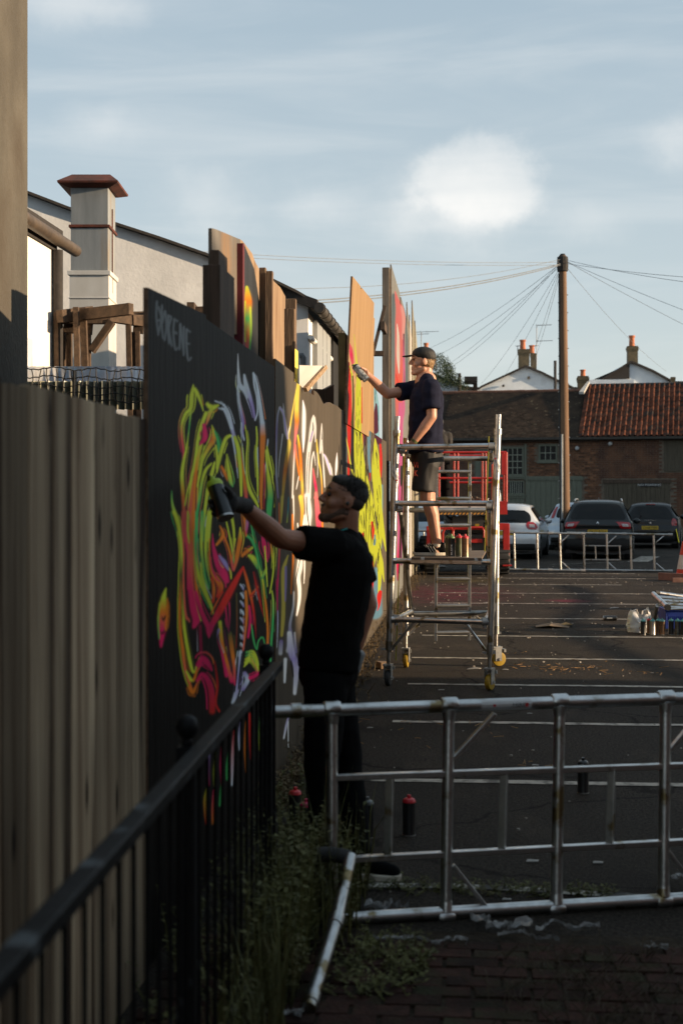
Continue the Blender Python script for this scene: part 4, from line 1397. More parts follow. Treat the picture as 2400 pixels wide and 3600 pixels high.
# sheet-metal flue with rusty cowl
fl = at(308, 1000, 15.4)
flue = thing('metal_flue', 'square sheet metal flue with a rusty hipped cowl on the white house', 'chimney', (fl.x, fl.y, 0))
w_ = 135 / FPX * 15.4
d_ = 0.50
M_sheet = mat('flue_sheet', (0.30, 0.315, 0.32), (0.20, 0.215, 0.22), scale=2.4, rough=0.55, metal=0.15, c3=(0.25, 0.16, 0.06), c3scale=2.0, c3amt=(0.56, 0.74), stretch=(2, 2, .3))
M_flwhite = mat('flue_white', (0.60, 0.59, 0.56), (0.48, 0.46, 0.42), scale=2.5, rough=0.75, stretch=(1, 1, .4))
M_rust = mat('rust', (0.13, 0.032, 0.017), (0.06, 0.02, 0.012), scale=7, rough=0.85, bump=0.3)


def flz(py):
    return EYE + (HZ - py) / FPX * 15.4


rot = Matrix.Rotation(R(5), 3, 'Z')


def fbox(name, z0, z1, w, d, m):
    return MB().box((0, d_ / 2, (z0 + z1) / 2), (w, d, z1 - z0), rot).obj(name, m, flue, bevel=0.006)


fbox('lower_duct', 0.0, flz(958), w_ + .01, d_ + .01, M_flwhite)
fbox('white_band', flz(968), flz(952), w_ + .05, d_ + .05, M_flwhite)
fbox('white_seam', flz(1050), flz(1045), w_ + .03, d_ + .03, M_flwhite)
fbox('middle_duct', flz(952), flz(800), w_ - .01, d_ - .01, M_sheet)
fbox('rust_band', flz(800), flz(790), w_ + .03, d_ + .03, M_rust)
fbox('upper_duct', flz(790), flz(650), w_ - .01, d_ - .01, M_sheet)
for sx in (1,):
    MB().box((0, d_ / 2, flz(870)), (w_ + 0.012, d_ * .05, (flz(652) - flz(952))), rot).obj('corner_strip', M_rust, flue)
b = MB()
zz = [flz(660), flz(643), flz(606)]
vs = []
for z, hw, hd in ((zz[0], w_ / 2 + .02, d_ / 2 + .02), (zz[1] - .02, w_ / 2 + .115, d_ / 2 + .115), (zz[1], w_ / 2 + .12, d_ / 2 + .12), (zz[2], w_ / 2 + 0.0, d_ / 2 - .1)):
    vs += [rot @ Vector((sx * hw, sy * hd, 0)) + Vector((0, d_ / 2, z)) for sx, sy in ((-1, -1), (1, -1), (1, 1), (-1, 1))]
fs = [(i * 4 + k, i * 4 + (k + 1) % 4, (i + 1) * 4 + (k + 1) % 4, (i + 1) * 4 + k) for i in range(3) for k in range(4)] + [(3, 2, 1, 0), (12, 13, 14, 15)]
b.add(vs, fs).obj('cowl', M_rust, flue)

# pergola of rough timbers
M_perg = mat('pergola_timber', (0.095, 0.058, 0.034), (0.045, 0.028, 0.017), scale=6, rough=0.85, bump=0.4, bscale=30, stretch=(3, 3, 3), rnd=0.15)
pg = thing('pergola', 'old brown timber pergola with crossed beams behind the fence', 'pergola', at(310, 1290, 13.0) * 1)
D = 13.0
beams = [((100, 1118), (390, 1120), 12.8, 12.9, .075, .10), ((105, 1140), (170, 1142), 12.6, 12.7, .07, .09), ((265, 1110), (462, 1086), 12.7, 12.4, .07, .10), ((330, 1112), (520, 1108), 13.4, 13.6, .06, .07),
         ((300, 1100), (500, 1130), 12.9, 13.3, .07, .10), ((210, 1112), (320, 1098), 12.5, 12.9, .07, .11), ((650, 1096), (745, 1092), 13.6, 13.6, .08, .08), ((670, 1075), (690, 1098), 13.4, 14.2, .07, .07),
         ((225, 1150), (325, 1158), 12.9, 12.9, .06, .10), ((460, 1125), (515, 1128), 13.2, 13.4, .07, .10), ((470, 1152), (505, 1155), 13.3, 13.3, .06, .10)]
for a, c, d0, d1, w, h in beams:
    MB().bar(at(*a, d0), at(*c, d1), w, h).obj('beam', M_perg, pg, w=True, bevel=0.004)
for px, t, bt, d0, wd, lean in ((188, 1142, 1300, 12.9, 0.075, -8), (222, 1160, 1300, 13.0, 0.05, 0), (245, 1170, 1300, 13.05, 0.05, 0), (198, 1097, 1300, 12.6, 0.04, 8), (268, 1080, 1300, 12.55, 0.05, 10), (292, 1082, 1300, 12.7, 0.06, 16), (310, 1155, 1300, 12.9, 0.05, 0),
                                (452, 1130, 1290, 13.2, 0.05, 8), (468, 1168, 1290, 13.3, 0.05, 5), (484, 1165, 1290, 13.25, 0.045, 5)):
    MB().bar(at(px, t, d0), at(px + lean, bt, d0) - Vector((0, 0, 0.5)), wd, wd).obj('post', M_perg, pg, w=True, bevel=0.004)
MB().bar(at(395, 1130, 12.9), at(322, 1235, 12.9), 0.11, 0.06).obj('brace', M_perg, pg, w=True, bevel=0.004)

# corrugated blue plastic roof with wire netting in front
cr_ = thing('corrugated_roof', 'blue translucent corrugated plastic roof below the pergola', 'roof', at(310, 1330, 10.5))
M_corr = mat('corrugated_plastic', (0.05, 0.12, 0.22), (0.03, 0.08, 0.16), scale=3, rough=0.28, spec=0.6)
M_corr2 = mat('corrugated_side', (0.20, 0.19, 0.13), (0.10, 0.11, 0.10), scale=5, rough=0.3, spec=0.6)
for nm, m_, ya_, yb_, dd in (('upper_sheet', M_corr, 1288, 1344, 1.1), ('lower_sheet', M_corr2, 1340, 1440, 0.0)):
    n = 96
    vs = []
    for k in range(n + 1):
        px = 60 + 470 * k / n
        wv = 0.022 * math.sin(k / n * 470 / 27 * 2 * math.pi)
        a = at(px, ya_, 10.4 + dd)
        c = at(px, yb_, 10.4)
        a.y += wv * (2.0 if dd else -2.0)
        c.y += -wv * 2.0
        if dd:
            a.z += wv * .25
        vs += [a, c]
    MB().add(vs, [(2 * k, 2 * k + 1, 2 * k + 3, 2 * k + 2) for k in range(n)]).obj(nm, m_, cr_, smooth=80, w=True)
net = thing('wire_netting', 'dark wire netting stretched in front of the corrugated roof', 'netting', at(310, 1340, 9.9))
b = MB()
ry = [1292, 1322, 1352, 1378, 1402]
for j, y in enumerate(ry):
    b.tube([at(90 + 436 * k / 28, y + 5 * math.sin(k * .7 + j) + (px_ := k) * 0.35 + 3 * (k % 2), 9.9) for k in range(29)], 0.0045, 5)
for k in range(15):
    px = 112 + k * 29
    b.tube([at(px + 6 * math.sin(k * 2.1 + j), 1289 + j * 23 + 8, 9.9) for j in range(6)], 0.0045, 5)
b.obj('mesh', M_black, net, w=True)
MB().bb(at(256, 1303, 9.88), at(268, 1420, 9.92) + Vector((0, .02, 0))).obj('stake', M_black, net, w=True)
# low dark capping behind the fence so that no ground shows between
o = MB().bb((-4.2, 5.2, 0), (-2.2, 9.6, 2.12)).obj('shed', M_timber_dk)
tag(o, 'dark low shed wall under the corrugated roof', 'shed')

# ================================================================== brick outbuildings at the end of the car park
FD = 59.0
FROT = R(-9.0)             # facade turned slightly away from the sun
ux = Vector((math.cos(FROT), math.sin(FROT), 0))
un = Vector((math.sin(FROT), -math.cos(FROT), 0))     # outward normal
F0 = at(1640, 1740, FD)
F0.z = 0


def onf(px, py, off=0.0):
    r = ray(px, py)
    return CAM + r * ((F0 + un * off - CAM).dot(un) / r.dot(un))


def fu(px):
    return (onf(px, 1700) - F0).dot(ux)


def fz(px, py):
    return onf(px, py).z


def FP(u, z, off=0.0):
    return F0 + ux * u + un * off + UP * z


FRM = Matrix((ux, -un, UP)).transposed()          # local x along the facade, local y inward, z up
bh = thing('brick_outbuilding', 'old brick outbuildings with plain and pantiled roofs closing the car park', 'building', F0, FROT)
UL, UR = fu(1380), fu(2560)
ZE = 4.02                     # eaves
umid = fu(2035)
M_mort = mat('mortar', (0.19, 0.15, 0.11), (0.11, 0.088, 0.068), scale=8, rough=0.95)
M_brick = mat('old_brick', (0.20, 0.090, 0.044), (0.10, 0.045, 0.026), scale=3, rough=0.9, bump=0.5, bscale=40, rnd=0.4)
M_brick_s = mat('old_brick_mass', (0.17, 0.078, 0.042), (0.075, 0.035, 0.024), scale=2.3, rough=0.9, bump=0.5, bscale=40, detail=10)
# openings (u0, u1, z0, z1)
op = {'win_big': (1762, 1840, 1570, 1672), 'win_small': (1892, 1958, 1562, 1622), 'vent': (1780, 1842, 1690, 1738), 'panel_low': (1782, 1842, 1745, 1900), 'door_big': (1846, 2044, 1682, 1900), 'door_r': (2122, 2352, 1692, 1900), 'side_r': (2332, 2400, 1545, 1660), 'shut': (1670, 1735, 1565, 1680)}
OP = {k: (fu(a), fu(c), fz(1950, d), fz(1950, b_)) for k, (a, c, b_, d) in op.items()}
for k in ('door_big', 'door_r', 'panel_low'):
    OP[k] = (OP[k][0], OP[k][1], 0.0, OP[k][3])
# backing wall (a slab, with the openings filled in front by frames and leaves)
MB().prism([FP(UL, 0), FP(UR, 0), FP(UR, ZE), FP(UL, ZE)], un * -0.3).obj('wall', M_mort, bh, w=True)


def inop(u0, u1, z0, z1):
    for a, c, e, f in OP.values():
        if u1 > a - 0.05 and u0 < c + 0.05 and z1 > e - 0.03 and z0 < f + 0.05:
            return True
    return False


br = []
row = 0
z = 0.4
while z < ZE - 0.08:
    u = fu(1560) + (0.11 if row % 2 else 0)
    while u < fu(2405):
        L_ = 0.215 if row % 4 else 0.103
        if not inop(u, u + L_, z, z + .065):
            br.append((u + L_ / 2, z + 0.0325, L_))
        u += L_ + 0.012
    z += 0.076
    row += 1


def vis(u, z):
    q = FP(u, z)
    xc = q.x * RT.x + q.y * RT.y
    zc = q.x * FW.x + q.y * FW.y
    px, py = CX + FPX * xc / zc, HZ - FPX * (q.z - EYE) / zc
    return 0 if (py < 1765 and (1600 < px < 1660 or 1690 < px < 1760 or 1845 < px < 1960 or 1998 < px < 2130)) else 1


br.sort(key=lambda t: (vis(t[0], t[1]), abs(t[0] - fu(1900))))
bme = {L_: MB().box((0, 0, 0), (L_, 0.012, 0.063)).mesh('brick', M_brick) for L_ in (0.215, 0.103)}
rest = MB()
for i, (u, z, L_) in enumerate(br):
    off = 0.004 + rnd(0, 0.006)
    if i < 300:
        o = link('brick', bme[L_], bh)
        o.location = (u, -off, z)
    else:
        rest.box(FP(u, z, off), (L_, 0.012, 0.063), FRM)
o = rest.obj('brickwork', M_brick_s, bh, w=True)
o['kind'] = 'stuff'
M_sage = mat('sage_paint', (0.145, 0.155, 0.115), (0.11, 0.118, 0.088), scale=4, rough=0.7, stretch=(6, 6, .5))
M_sage_l = mat('sage_paint_pale', (0.34, 0.35, 0.28), (0.26, 0.27, 0.22), scale=5, rough=0.7)
M_glass_d = mat('dark_glass', (0.006, 0.007, 0.008), (0.01, 0.011, 0.012), rough=0.15, spec=0.15)
M_oakdoor = mat('brown_door', (0.10, 0.082, 0.055), (0.065, 0.052, 0.035), scale=3, rough=0.8, stretch=(6, 6, .5))


def fbx(name, u0, u1, z0, z1, o0, o1, m, parent=bh, bevel=0.0):
    c = FP((u0 + u1) / 2, (z0 + z1) / 2, (o0 + o1) / 2)
    return MB().box(c, (u1 - u0, abs(o1 - o0), z1 - z0), FRM).obj(name, m, parent, w=True, bevel=bevel)


def window(k, nx, nz_, fr=0.07, dark=M_glass_d, bar_m=M_sage_l):
    a, c, e, f = OP[k]
    win = fbx('window', a, c, e, f, 0.001, 0.012, dark)
    for (u0, u1, z0, z1) in ((a, c, f - fr, f), (a, c, e, e + fr), (a, a + fr, e + fr, f - fr), (c - fr, c, e + fr, f - fr)):
        fbx('frame', u0, u1, z0, z1, 0.0, 0.05, M_sage, win)
    for i in range(1, nx):
        u = a + fr + (c - a - 2 * fr) * i / nx
        fbx('glazing_bar', u - .013, u + .013, e + fr, f - fr, 0.014, 0.034, bar_m, win)
    for i in range(1, nz_):
        z = e + fr + (f - e - 2 * fr) * i / nz_
        fbx('glazing_bar', a + fr, c - fr, z - .013, z + .013, 0.014, 0.036, bar_m, win)
    fbx('sill', a - .06, c + .06, e - .07, e - .001, 0.0, 0.09, M_sage, win)


window('win_big', 4, 4)
window('win_small', 3, 2)
window('vent', 7, 1, 0.05, M_black, M_sage_l)
for k, nb_ in (('panel_low', 4), ('door_big', 11), ('door_r', 14), ('side_r', 5), ('shut', 4)):
    a, c, e, f = OP[k]
    m_ = M_oakdoor if k in ('door_r', 'side_r') else M_sage
    d = fbx({'shut': 'shutter'}.get(k, 'door'), a, c, e, f, 0.0, 0.012, m_)
    for i in range(nb_):
        u0 = a + (c - a) * i / nb_ + .006
        u1 = a + (c - a) * (i + 1) / nb_ - .006
        fbx('plank', u0, u1, e + .01, f - .09, 0.013, 0.03 + rnd(0, .006), m_, d)
    fbx('lintel', a - .05, c + .05, f - .08, f + .06, 0.0, 0.06, M_sage if m_ is M_sage else M_timber_dk, d)
fbx('band', fu(1735), fu(2044), fz(1900, 1684), fz(1900, 1674), 0.0, 0.07, M_sage)
fbx('post_trim', fu(1842), fu(1850), fz(1900, 1676), fz(1900, 1560), 0.0, 0.06, M_sage)
# NO PARKING board on the right-hand door
a_ = fbx('sign', fu(2247), fu(2316), fz(2280, 1711), fz(2280, 1699), 0.045, 0.06, M_black)
text('lettering', 'NO PARKING', 0.115, Matrix.Translation(FP(fu(2281.5), fz(2280, 1705), 0.064)) @ FRM.to_4x4() @ Matrix.Rotation(R(90), 4, 'X'), mat('sign_white', (.7, .7, .68), rough=.6), a_, w=True, sx=1.35)
# alarm and lamp
for px, py in ((2027, 1576), (2143, 1560)):
    MB().sphere(onf(px, py, 0.08), 0.09, 8, 6).obj('bulkhead_lamp', mat('lamp_white', (.55, .56, .56), rough=.4), bh, smooth=60, w=True)
fbx('fascia', UL, fu(2105), ZE - 0.16, ZE - 0.02, 0.0, 0.12, M_timber_dk)
fbx('gutter', fu(1540), fu(2560), ZE - .07, ZE + .03, 0.20, 0.32, M_gutter)
# roofs -------------------------------------------------------------------------------------------
RB = 3.6                 # run of the roof
zr = lambda px: None
ridge_l = EYE + (HZ - 1383) / FPX * (FD + RB)
M_tile = mat('plain_tile', spec=0.1, c1=(0.055, 0.037, 0.025), c2=(0.025, 0.018, 0.014), scale=3, rough=0.9, bump=0.4, bscale=30, rnd=0.35, c3=(0.13, 0.11, 0.075), c3scale=5, c3amt=(0.62, 0.76))
M_tile_s = mat('plain_tile_mass', spec=0.1, c1=(0.050, 0.035, 0.024), c2=(0.022, 0.016, 0.013), scale=1.6, rough=0.9, bump=0.5, bscale=30, detail=12, c3=(0.15, 0.12, 0.075), c3scale=6, c3amt=(0.63, 0.74))
MB().prism([FP(UL, ZE - .1, 0.25), FP(UL, ZE + .0, 0.25), FP(UL, ridge_l, -RB), FP(UL, ridge_l - .12, -RB)], ux * (umid - UL)).obj('roof_deck', M_tile_s, bh, w=True)
sl = Vector((0, 0, 0)) + un * -(RB + 0.25) + UP * (ridge_l - ZE)
SL = sl.length
sd = sl.normalized()
sn = sd.cross(ux).normalized()
if sn.z < 0:
    sn = -sn
trot = Matrix((ux, sd, sn)).transposed()
tiles = []
nr = int(SL / 0.13)
for r_ in range(nr):
    u = fu(1540) + (0.09 if r_ % 2 else 0)
    while u < umid - .05:
        tiles.append((r_, u))
        u += 0.182
tiles.sort(key=lambda t: abs(t[1] - fu(1770)) + t[0] * 0.12)
tme = MB().box((0, 0, 0), (0.174, 0.19, 0.016)).mesh('tile', M_tile)
rest = MB()
for i, (r_, u) in enumerate(tiles):
    q = FP(u + .09, ZE + .02, 0.25) + sd * (r_ * 0.13 + 0.07) + sn * (0.012 + rnd(0, .007))
    tilt = Matrix.Rotation(R(3.2 + rnd(-1.0, 1.0)), 3, 'X') @ Matrix.Rotation(R(rnd(-2, 2)), 3, 'Z')
    if i < 300:
        o = link('tile', tme, bh)
        o.matrix_parent_inverse = wm(bh).inverted()
        o.matrix_basis = Matrix.Translation(q) @ (trot @ tilt).to_4x4()
    else:
        rest.box(q, (0.174, 0.19, 0.016), trot @ tilt)
o = rest.obj('tiling', M_tile_s, bh, w=True)
o['kind'] = 'stuff'
b = MB()
u = fu(1500)
while u < fu(2020):
    b.tube([FP(u, ridge_l + 0.01 + rnd(0, .012), -RB), FP(u + .3, ridge_l + 0.01 + rnd(0, .012), -RB)], 0.10, 8)
    u += 0.305
b.obj('ridge_tiles', mat('ridge_clay', (.20, .085, .05), (.12, .06, .04), scale=5, rough=.9), bh, w=True, smooth=50)
# pantiles
M_pan = mat('pantile', (0.16, 0.055, 0.030), (0.075, 0.030, 0.019), scale=5, rough=0.85, spec=0.1, bump=0.3, bscale=30, rnd=0.35, c3=(0.04, 0.03, 0.025), c3scale=3, c3amt=(0.5, 0.62))
ridge_r = EYE + (HZ - 1366) / FPX * (FD + RB)
u_p0 = fu(2040)
MB().prism([FP(umid, ZE - .1, 0.25), FP(umid, ZE, 0.25), FP(umid, ridge_r, -RB), FP(umid, ridge_r - .12, -RB)], ux * (UR - umid)).obj('pantile_deck', M_roofedge, bh, w=True)
sl2 = un * -(RB + 0.3) + UP * (ridge_r - ZE)
sd2 = sl2.normalized()
sn2 = sd2.cross(ux)
if sn2.z < 0:
    sn2 = -sn2
tr2 = Matrix((ux, sd2, sn2)).transposed()
nrow = 11
gl = sl2.length / nrow
prof = [(-0.115, 0.0), (-0.07, 0.0), (-0.03, 0.006), (0.02, 0.05), (0.055, 0.074), (0.085, 0.055), (0.112, 0.008)]
vs = []
for yy_ in (-gl * .56, gl * .56):
    zt = 0.014 if yy_ < 0 else -0.004
    vs += [(x, yy_, z_ + zt) for x, z_ in prof] + [(x, yy_, z_ + zt - .014) for x, z_ in prof]
npf = len(prof)
fs = []
for k in range(npf - 1):
    fs += [(k, k + 1, 2 * npf + k + 1, 2 * npf + k), (npf + k + 1, npf + k, 3 * npf + k, 3 * npf + k + 1), (k + 1, k, npf + k, npf + k + 1)]
pme = MB().add(vs, fs).mesh('pantile', M_pan)
pme.shade_smooth()
pme.set_sharp_from_angle(angle=R(40))
ncol = 24
for c_ in range(ncol):
    u = fu(2036) + 0.12 + c_ * 0.207
    du = 0
    for r_ in range(nrow):
        du = (0.0 if r_ > 0 else 0) - 0.045 * (1 - r_ / nrow) * max(0, 1 - c_ / 16)
        q = FP(u + du + rnd(-.008, .008), ZE + .03, 0.30) + sd2 * ((r_ + .5) * gl) + sn2 * (0.012 + rnd(0, .006))
        o = link('pantile', pme, bh)
        o.matrix_parent_inverse = wm(bh).inverted()
        o.matrix_basis = Matrix.Translation(q) @ (tr2 @ Matrix.Rotation(R(rnd(-2, 2)), 3, 'Z')).to_4x4()
b = MB().tube([FP(fu(2030), ridge_r + .0, -RB), FP(UR, ridge_r + .0, -RB)], 0.11, 8).obj('pantile_ridge', M_roofedge, bh, w=True)
MB().prism([FP(fu(2022), ZE + 1.9, -1.7), FP(fu(2040), ZE + 1.9, -1.7), FP(fu(2048), ridge_r + .12, -RB), FP(fu(2040), ridge_r + .12, -RB)], UP * .1).obj('verge_flashing', mat('pale_flash', (.5, .48, .44), rough=.8), bh, w=True)


# chimneys ----------------------------------------------------------------------------------------
M_stack = mat('sooty_stack', (0.14, 0.105, 0.06), (0.075, 0.06, 0.035), scale=6, rough=0.9, bump=0.4, bscale=30)
M_pot = mat('clay_pot', (0.48, 0.165, 0.07), (0.36, 0.11, 0.05), scale=4, rough=0.85)


def chimney(px0, px1, ytop, ybot, d, pots, label):
    a, c = at(px0, ytop, d), at(px1, ybot, d)
    w = c.x - a.x
    t = thing('chimney_stack', label, 'chimney', ((a.x + c.x) / 2, a.y, c.z))
    h = a.z - c.z
    MB().box((0, 0, h * .40 - 0.3), (w * .86, w * .86, h * .8 + .6)).obj('stack', M_stack, t)
    MB().box((0, 0, h * .86), (w, w, h * .12)).box((0, 0, h * .95), (w * .9, w * .9, h * .07)).box((0, 0, h * .76), (w * .93, w * .93, h * .08)).obj('corbel', M_stack, t)
    for (pp, pt, pw_) in pots:
        q = at(pp, ytop, d)
        hh = (ytop - pt) / FPX * d
        r_ = pw_ / FPX * d / 2
        MB().lathe([(r_ * .95, 0), (r_ * .9, hh * .1), (r_ * .82, hh * .8), (r_ * 1.02, hh * .84), (r_ * 1.02, hh), (r_ * .7, hh), (r_ * .7, hh * .9)], 12, Matrix.Translation((q.x - (a.x + c.x) / 2, 0, h))).obj('chimney_pot', M_pot, t, smooth=40)
    return t


chimney(1818, 1862, 1228, 1302, 74, [(1836, 1195, 22)], 'larger sooty chimney with one clay pot on the white gable')
chimney(1862, 1886, 1242, 1302, 76, [(1868, 1214, 20)], 'slimmer sooty chimney just right of the larger one')
chimney(2200, 2241, 1217, 1282, 76, [(2219, 1180, 22)], 'tall sooty chimney with clay pot on the right white gable')
chimney(2026, 2068, 1322, 1402, 62.0, [(2047, 1300, 20)], 'squat brick chimney where the plain tiles meet the pantiles')
chimney(1484, 1512, 1240, 1290, 70, [(1497, 1206, 18)], 'lone clay pot above the cap of the man on the tower')

# white gables behind ------------------------------------------------------------------------------
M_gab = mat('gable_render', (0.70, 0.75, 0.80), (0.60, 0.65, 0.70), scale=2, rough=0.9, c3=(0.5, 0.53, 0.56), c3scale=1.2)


def gable(d, pts, label, dark=None, thick=4.0):
    P = [at(px, py, d) for px, py in pts]
    base = [Vector((P[0].x, P[0].y, 3.0))] + P + [Vector((P[-1].x, P[-1].y, 3.0))]
    t = thing('white_gable_house', label, 'house', (P[0].x, P[0].y, 0))
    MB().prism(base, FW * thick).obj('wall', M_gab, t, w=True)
    b = MB()
    for q0, q1 in zip(P, P[1:]):
        b.bar(q0 - FW * .05 + UP * .03, q1 - FW * .05 + UP * .03, 0.3, 0.10)
    b.obj('verge', M_roofedge, t, w=True)
    if dark:
        MB().prism([at(px, py, d - .12) for px, py in dark], FW * 0.1).obj('dark_roof_face', M_roofedge, t, w=True)
    return t


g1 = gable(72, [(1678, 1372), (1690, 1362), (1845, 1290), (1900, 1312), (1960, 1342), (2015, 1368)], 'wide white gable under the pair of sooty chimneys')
MB().box(at(1857, 1328, 71.9), (0.12, .05, .14)).obj('vent', M_mort, g1, w=True)
MB().sphere(at(1768, 1356, 71.9), .07, 8, 6).obj('vent', M_black, g1, w=True)
g2 = gable(74, [(2075, 1362), (2215, 1274), (2290, 1306), (2392, 1362)], 'white gable with a dark roof slope under the single tall chimney', dark=[(2085, 1334), (2211, 1280), (2211, 1331)])
MB().bb(at(2068, 1335, 73.8), at(2222, 1362, 74.2) - UP * 1.2).obj('parapet', M_gab, g2, w=True)
g3 = gable(66, [(1500, 1312), (1520, 1318), (1612, 1358), (1636, 1366), (1680, 1368)], 'low white house end behind the man on the tower')
MB().bb(at(1618, 1336, 66) - FW * 2, at(1676, 1352, 66)).obj('dark_parapet', M_roofedge, g3, w=True)
MB().bb(at(1662, 1345, 65.8), at(1677, 1384, 66)).obj('dark_pier', M_roofedge, g3, w=True)
for px, t0, t1, d in ((1614, 1312, 1400, 64), (1950, 1268, 1372, 70)):
    o = MB().tube([at(px, t1 + 40, d), at(px, t0, d)], 0.07, 8).obj('soil_pipe', M_roofedge)
    tag(o, 'black vent pipe %s' % ('left of the wide white gable' if px < 1700 else 'just left of the telegraph pole'), 'pipe')
o = MB().bb(at(1985, 1325, 80) - UP * 2, at(2030, 1370, 82)).obj('dark_shed', M_roofedge)
tag(o, 'dark roof block right of the telegraph pole', 'shed')
o = MB().bb(at(2342, 1322, 80) - UP * 2, at(2385, 1350, 82)).obj('dark_shed', M_roofedge)
tag(o, 'dark roof block at the right end of the far gable', 'shed')
chimney(2355, 2372, 1325, 1362, 72, [], 'thin dark chimney stub near the right edge')


# television aerials -------------------------------------------------------------------------------
def aerial(px, ybase, ytop, d, booms, label):
    q = at(px, ybase, d)
    t = thing('tv_aerial', label, 'aerial', q)
    m_ = mat('aerial_metal', (.25, .26, .28), rough=.5, metal=.4)
    MB().tube([q, at(px, ytop, d)], 0.022, 6).obj('mast', m_, t, w=True)
    for (x0, x1, y, n) in booms:
        b = MB().tube([at(x0, y, d), at(x1, y - 3, d)], 0.014, 5)
        for k in range(n):
            u = x0 + (x1 - x0) * k / max(1, n - 1)
            b.bar(at(u, y - 3, d) - FW * .15, at(u, y - 3, d) + FW * .2, 0.014, 0.014)
        b.obj('boom', m_, t, w=True)
    return t


aerial(1885, 1285, 1142, 75, [(1884, 1936, 1145, 9), (1884, 1940, 1200, 9), (1870, 1890, 1218, 3)], 'tall mast with two aerials beside the paired chimneys')
aerial(1480, 1300, 1168, 68, [(1455, 1540, 1168, 5), (1466, 1506, 1176, 2)], 'wide aerial left of the tree')
aerial(1818, 1235, 1214, 74, [(1812, 1830, 1218, 4)], 'small aerial strapped to the left chimney')

# telegraph pole and wires ---------------------------------------------------------------------------
PD = 40.0
pb = at(1984, 1790, PD)
pole = thing('telegraph_pole', 'tall wooden telegraph pole with wires fanning from its top', 'pole', (pb.x, pb.y, 0))
M_pole = mat('pole_wood', (0.19, 0.105, 0.055), (0.105, 0.06, 0.034), scale=3, rough=0.85, bump=0.4, bscale=20, stretch=(5, 5, .3))
pt = at(1976, 900, PD)
MB().tube([(pb.x + .01, pb.y, 0), (pb.x, pb.y, 1.5), (pt.x, pt.y, pt.z)], [0.145, 0.14, 0.105], 18).obj('shaft', M_pole, pole, smooth=50, w=True)
MB().lathe([(0.11, 0), (0.15, 0.02), (0.16, 0.16), (0.15, 0.42), (0.10, 0.44)], 12, Matrix.Translation((pt.x, pt.y, pt.z - .45))).obj('terminal_collar', M_roofedge, pole, w=True)
MB().tube([(pt.x, pt.y, pt.z), (pt.x, pt.y, pt.z + .06)], [0.10, 0.06], 12).obj('cap', M_roofedge, pole, w=True)
b = MB()
for k in range(12):
    z = 1.6 + k * 0.5
    f = z / pt.z
    xx = pb.x + (pt.x - pb.x) * f
    for s_ in (-1, 1):
        b.box((xx + s_ * (0.15 - .04 * f), pb.y - .03, z + (0.22 if s_ > 0 else 0)), (0.05, .015, .03))
b.obj('step_iron', mat('pale_iron', (.55, .55, .53), rough=.5, metal=.3), pole, w=True)
MB().tube([(pb.x - .08, pb.y - .125, 0.2), (pb.x - .085, pb.y - .12, 3.4)], 0.028, 8).obj('conduit', mat('conduit', (.45, .46, .45), rough=.6), pole, w=True)
MB().tube([(pb.x - .115, pb.y - .06, 0.1), (pt.x - .09, pt.y - .03, pt.z - .5)], 0.034, 6).obj('cable', M_black, pole, w=True)

M_wire = mat('wire', (0.16, 0.17, 0.18), rough=0.6)
top_ = (1976, 918)
wires = [((640, 880), 30, 12, 'upper wire running far left over the white house'), ((640, 893), 31, 12, 'second wire running far left over the white house'), ((1020, 1015), 30, 26, 'slack wire dipping left behind the plywood'),
         ((1000, 1072), 28, 22, 'thick lower wire dropping left'), ((1000, 1062), 29, 22, 'thin wire beside the thick lower one'), ((1500, 1228), 66, 14, 'wire down to the lone clay pot'), ((1530, 1252), 66, 16, 'wire down to the tree'), ((1560, 1290), 66, 16, 'wire down to the low white house'),
         ((1575, 1296), 66, 18, 'wire beside it to the low white house'), ((1690, 1350), 72, 12, 'wire to the left foot of the wide gable'), ((1760, 1340), 72, 10, 'wire to the middle of the wide gable'), ((1850, 1300), 72, 8, 'steep wire to the paired chimneys'), ((1866, 1300), 73, 8, 'second steep wire to the paired chimneys'),
         ((2560, 985), 32, 10, 'upper wire running off to the right'), ((2560, 1010), 32, 14, 'second wire running off to the right'), ((2560, 1150), 36, 14, 'lower wire running off to the right'), ((2560, 1220), 40, 16, 'lowest wire running off to the right'), ((2340, 1305), 74, 12, 'wire down to the right white gable')]
for (tx, ty), d1, sag, lab in wires:
    p0 = at(top_[0], top_[1] + rnd(-8, 14), PD)
    p1 = at(tx, ty, d1)
    pts = [p0.lerp(p1, k / 14) - UP * (sag * 0.006 * (p1 - p0).length * 4 * (k / 14) * (1 - k / 14) / 10) for k in range(15)]
    r_ = 0.012 if 'thick' in lab else 0.0058
    o = MB().tube(pts, r_, 5).obj('overhead_wire', M_wire)
    tag(o, lab + ' from the telegraph pole', 'wire', 'wires from the telegraph pole')

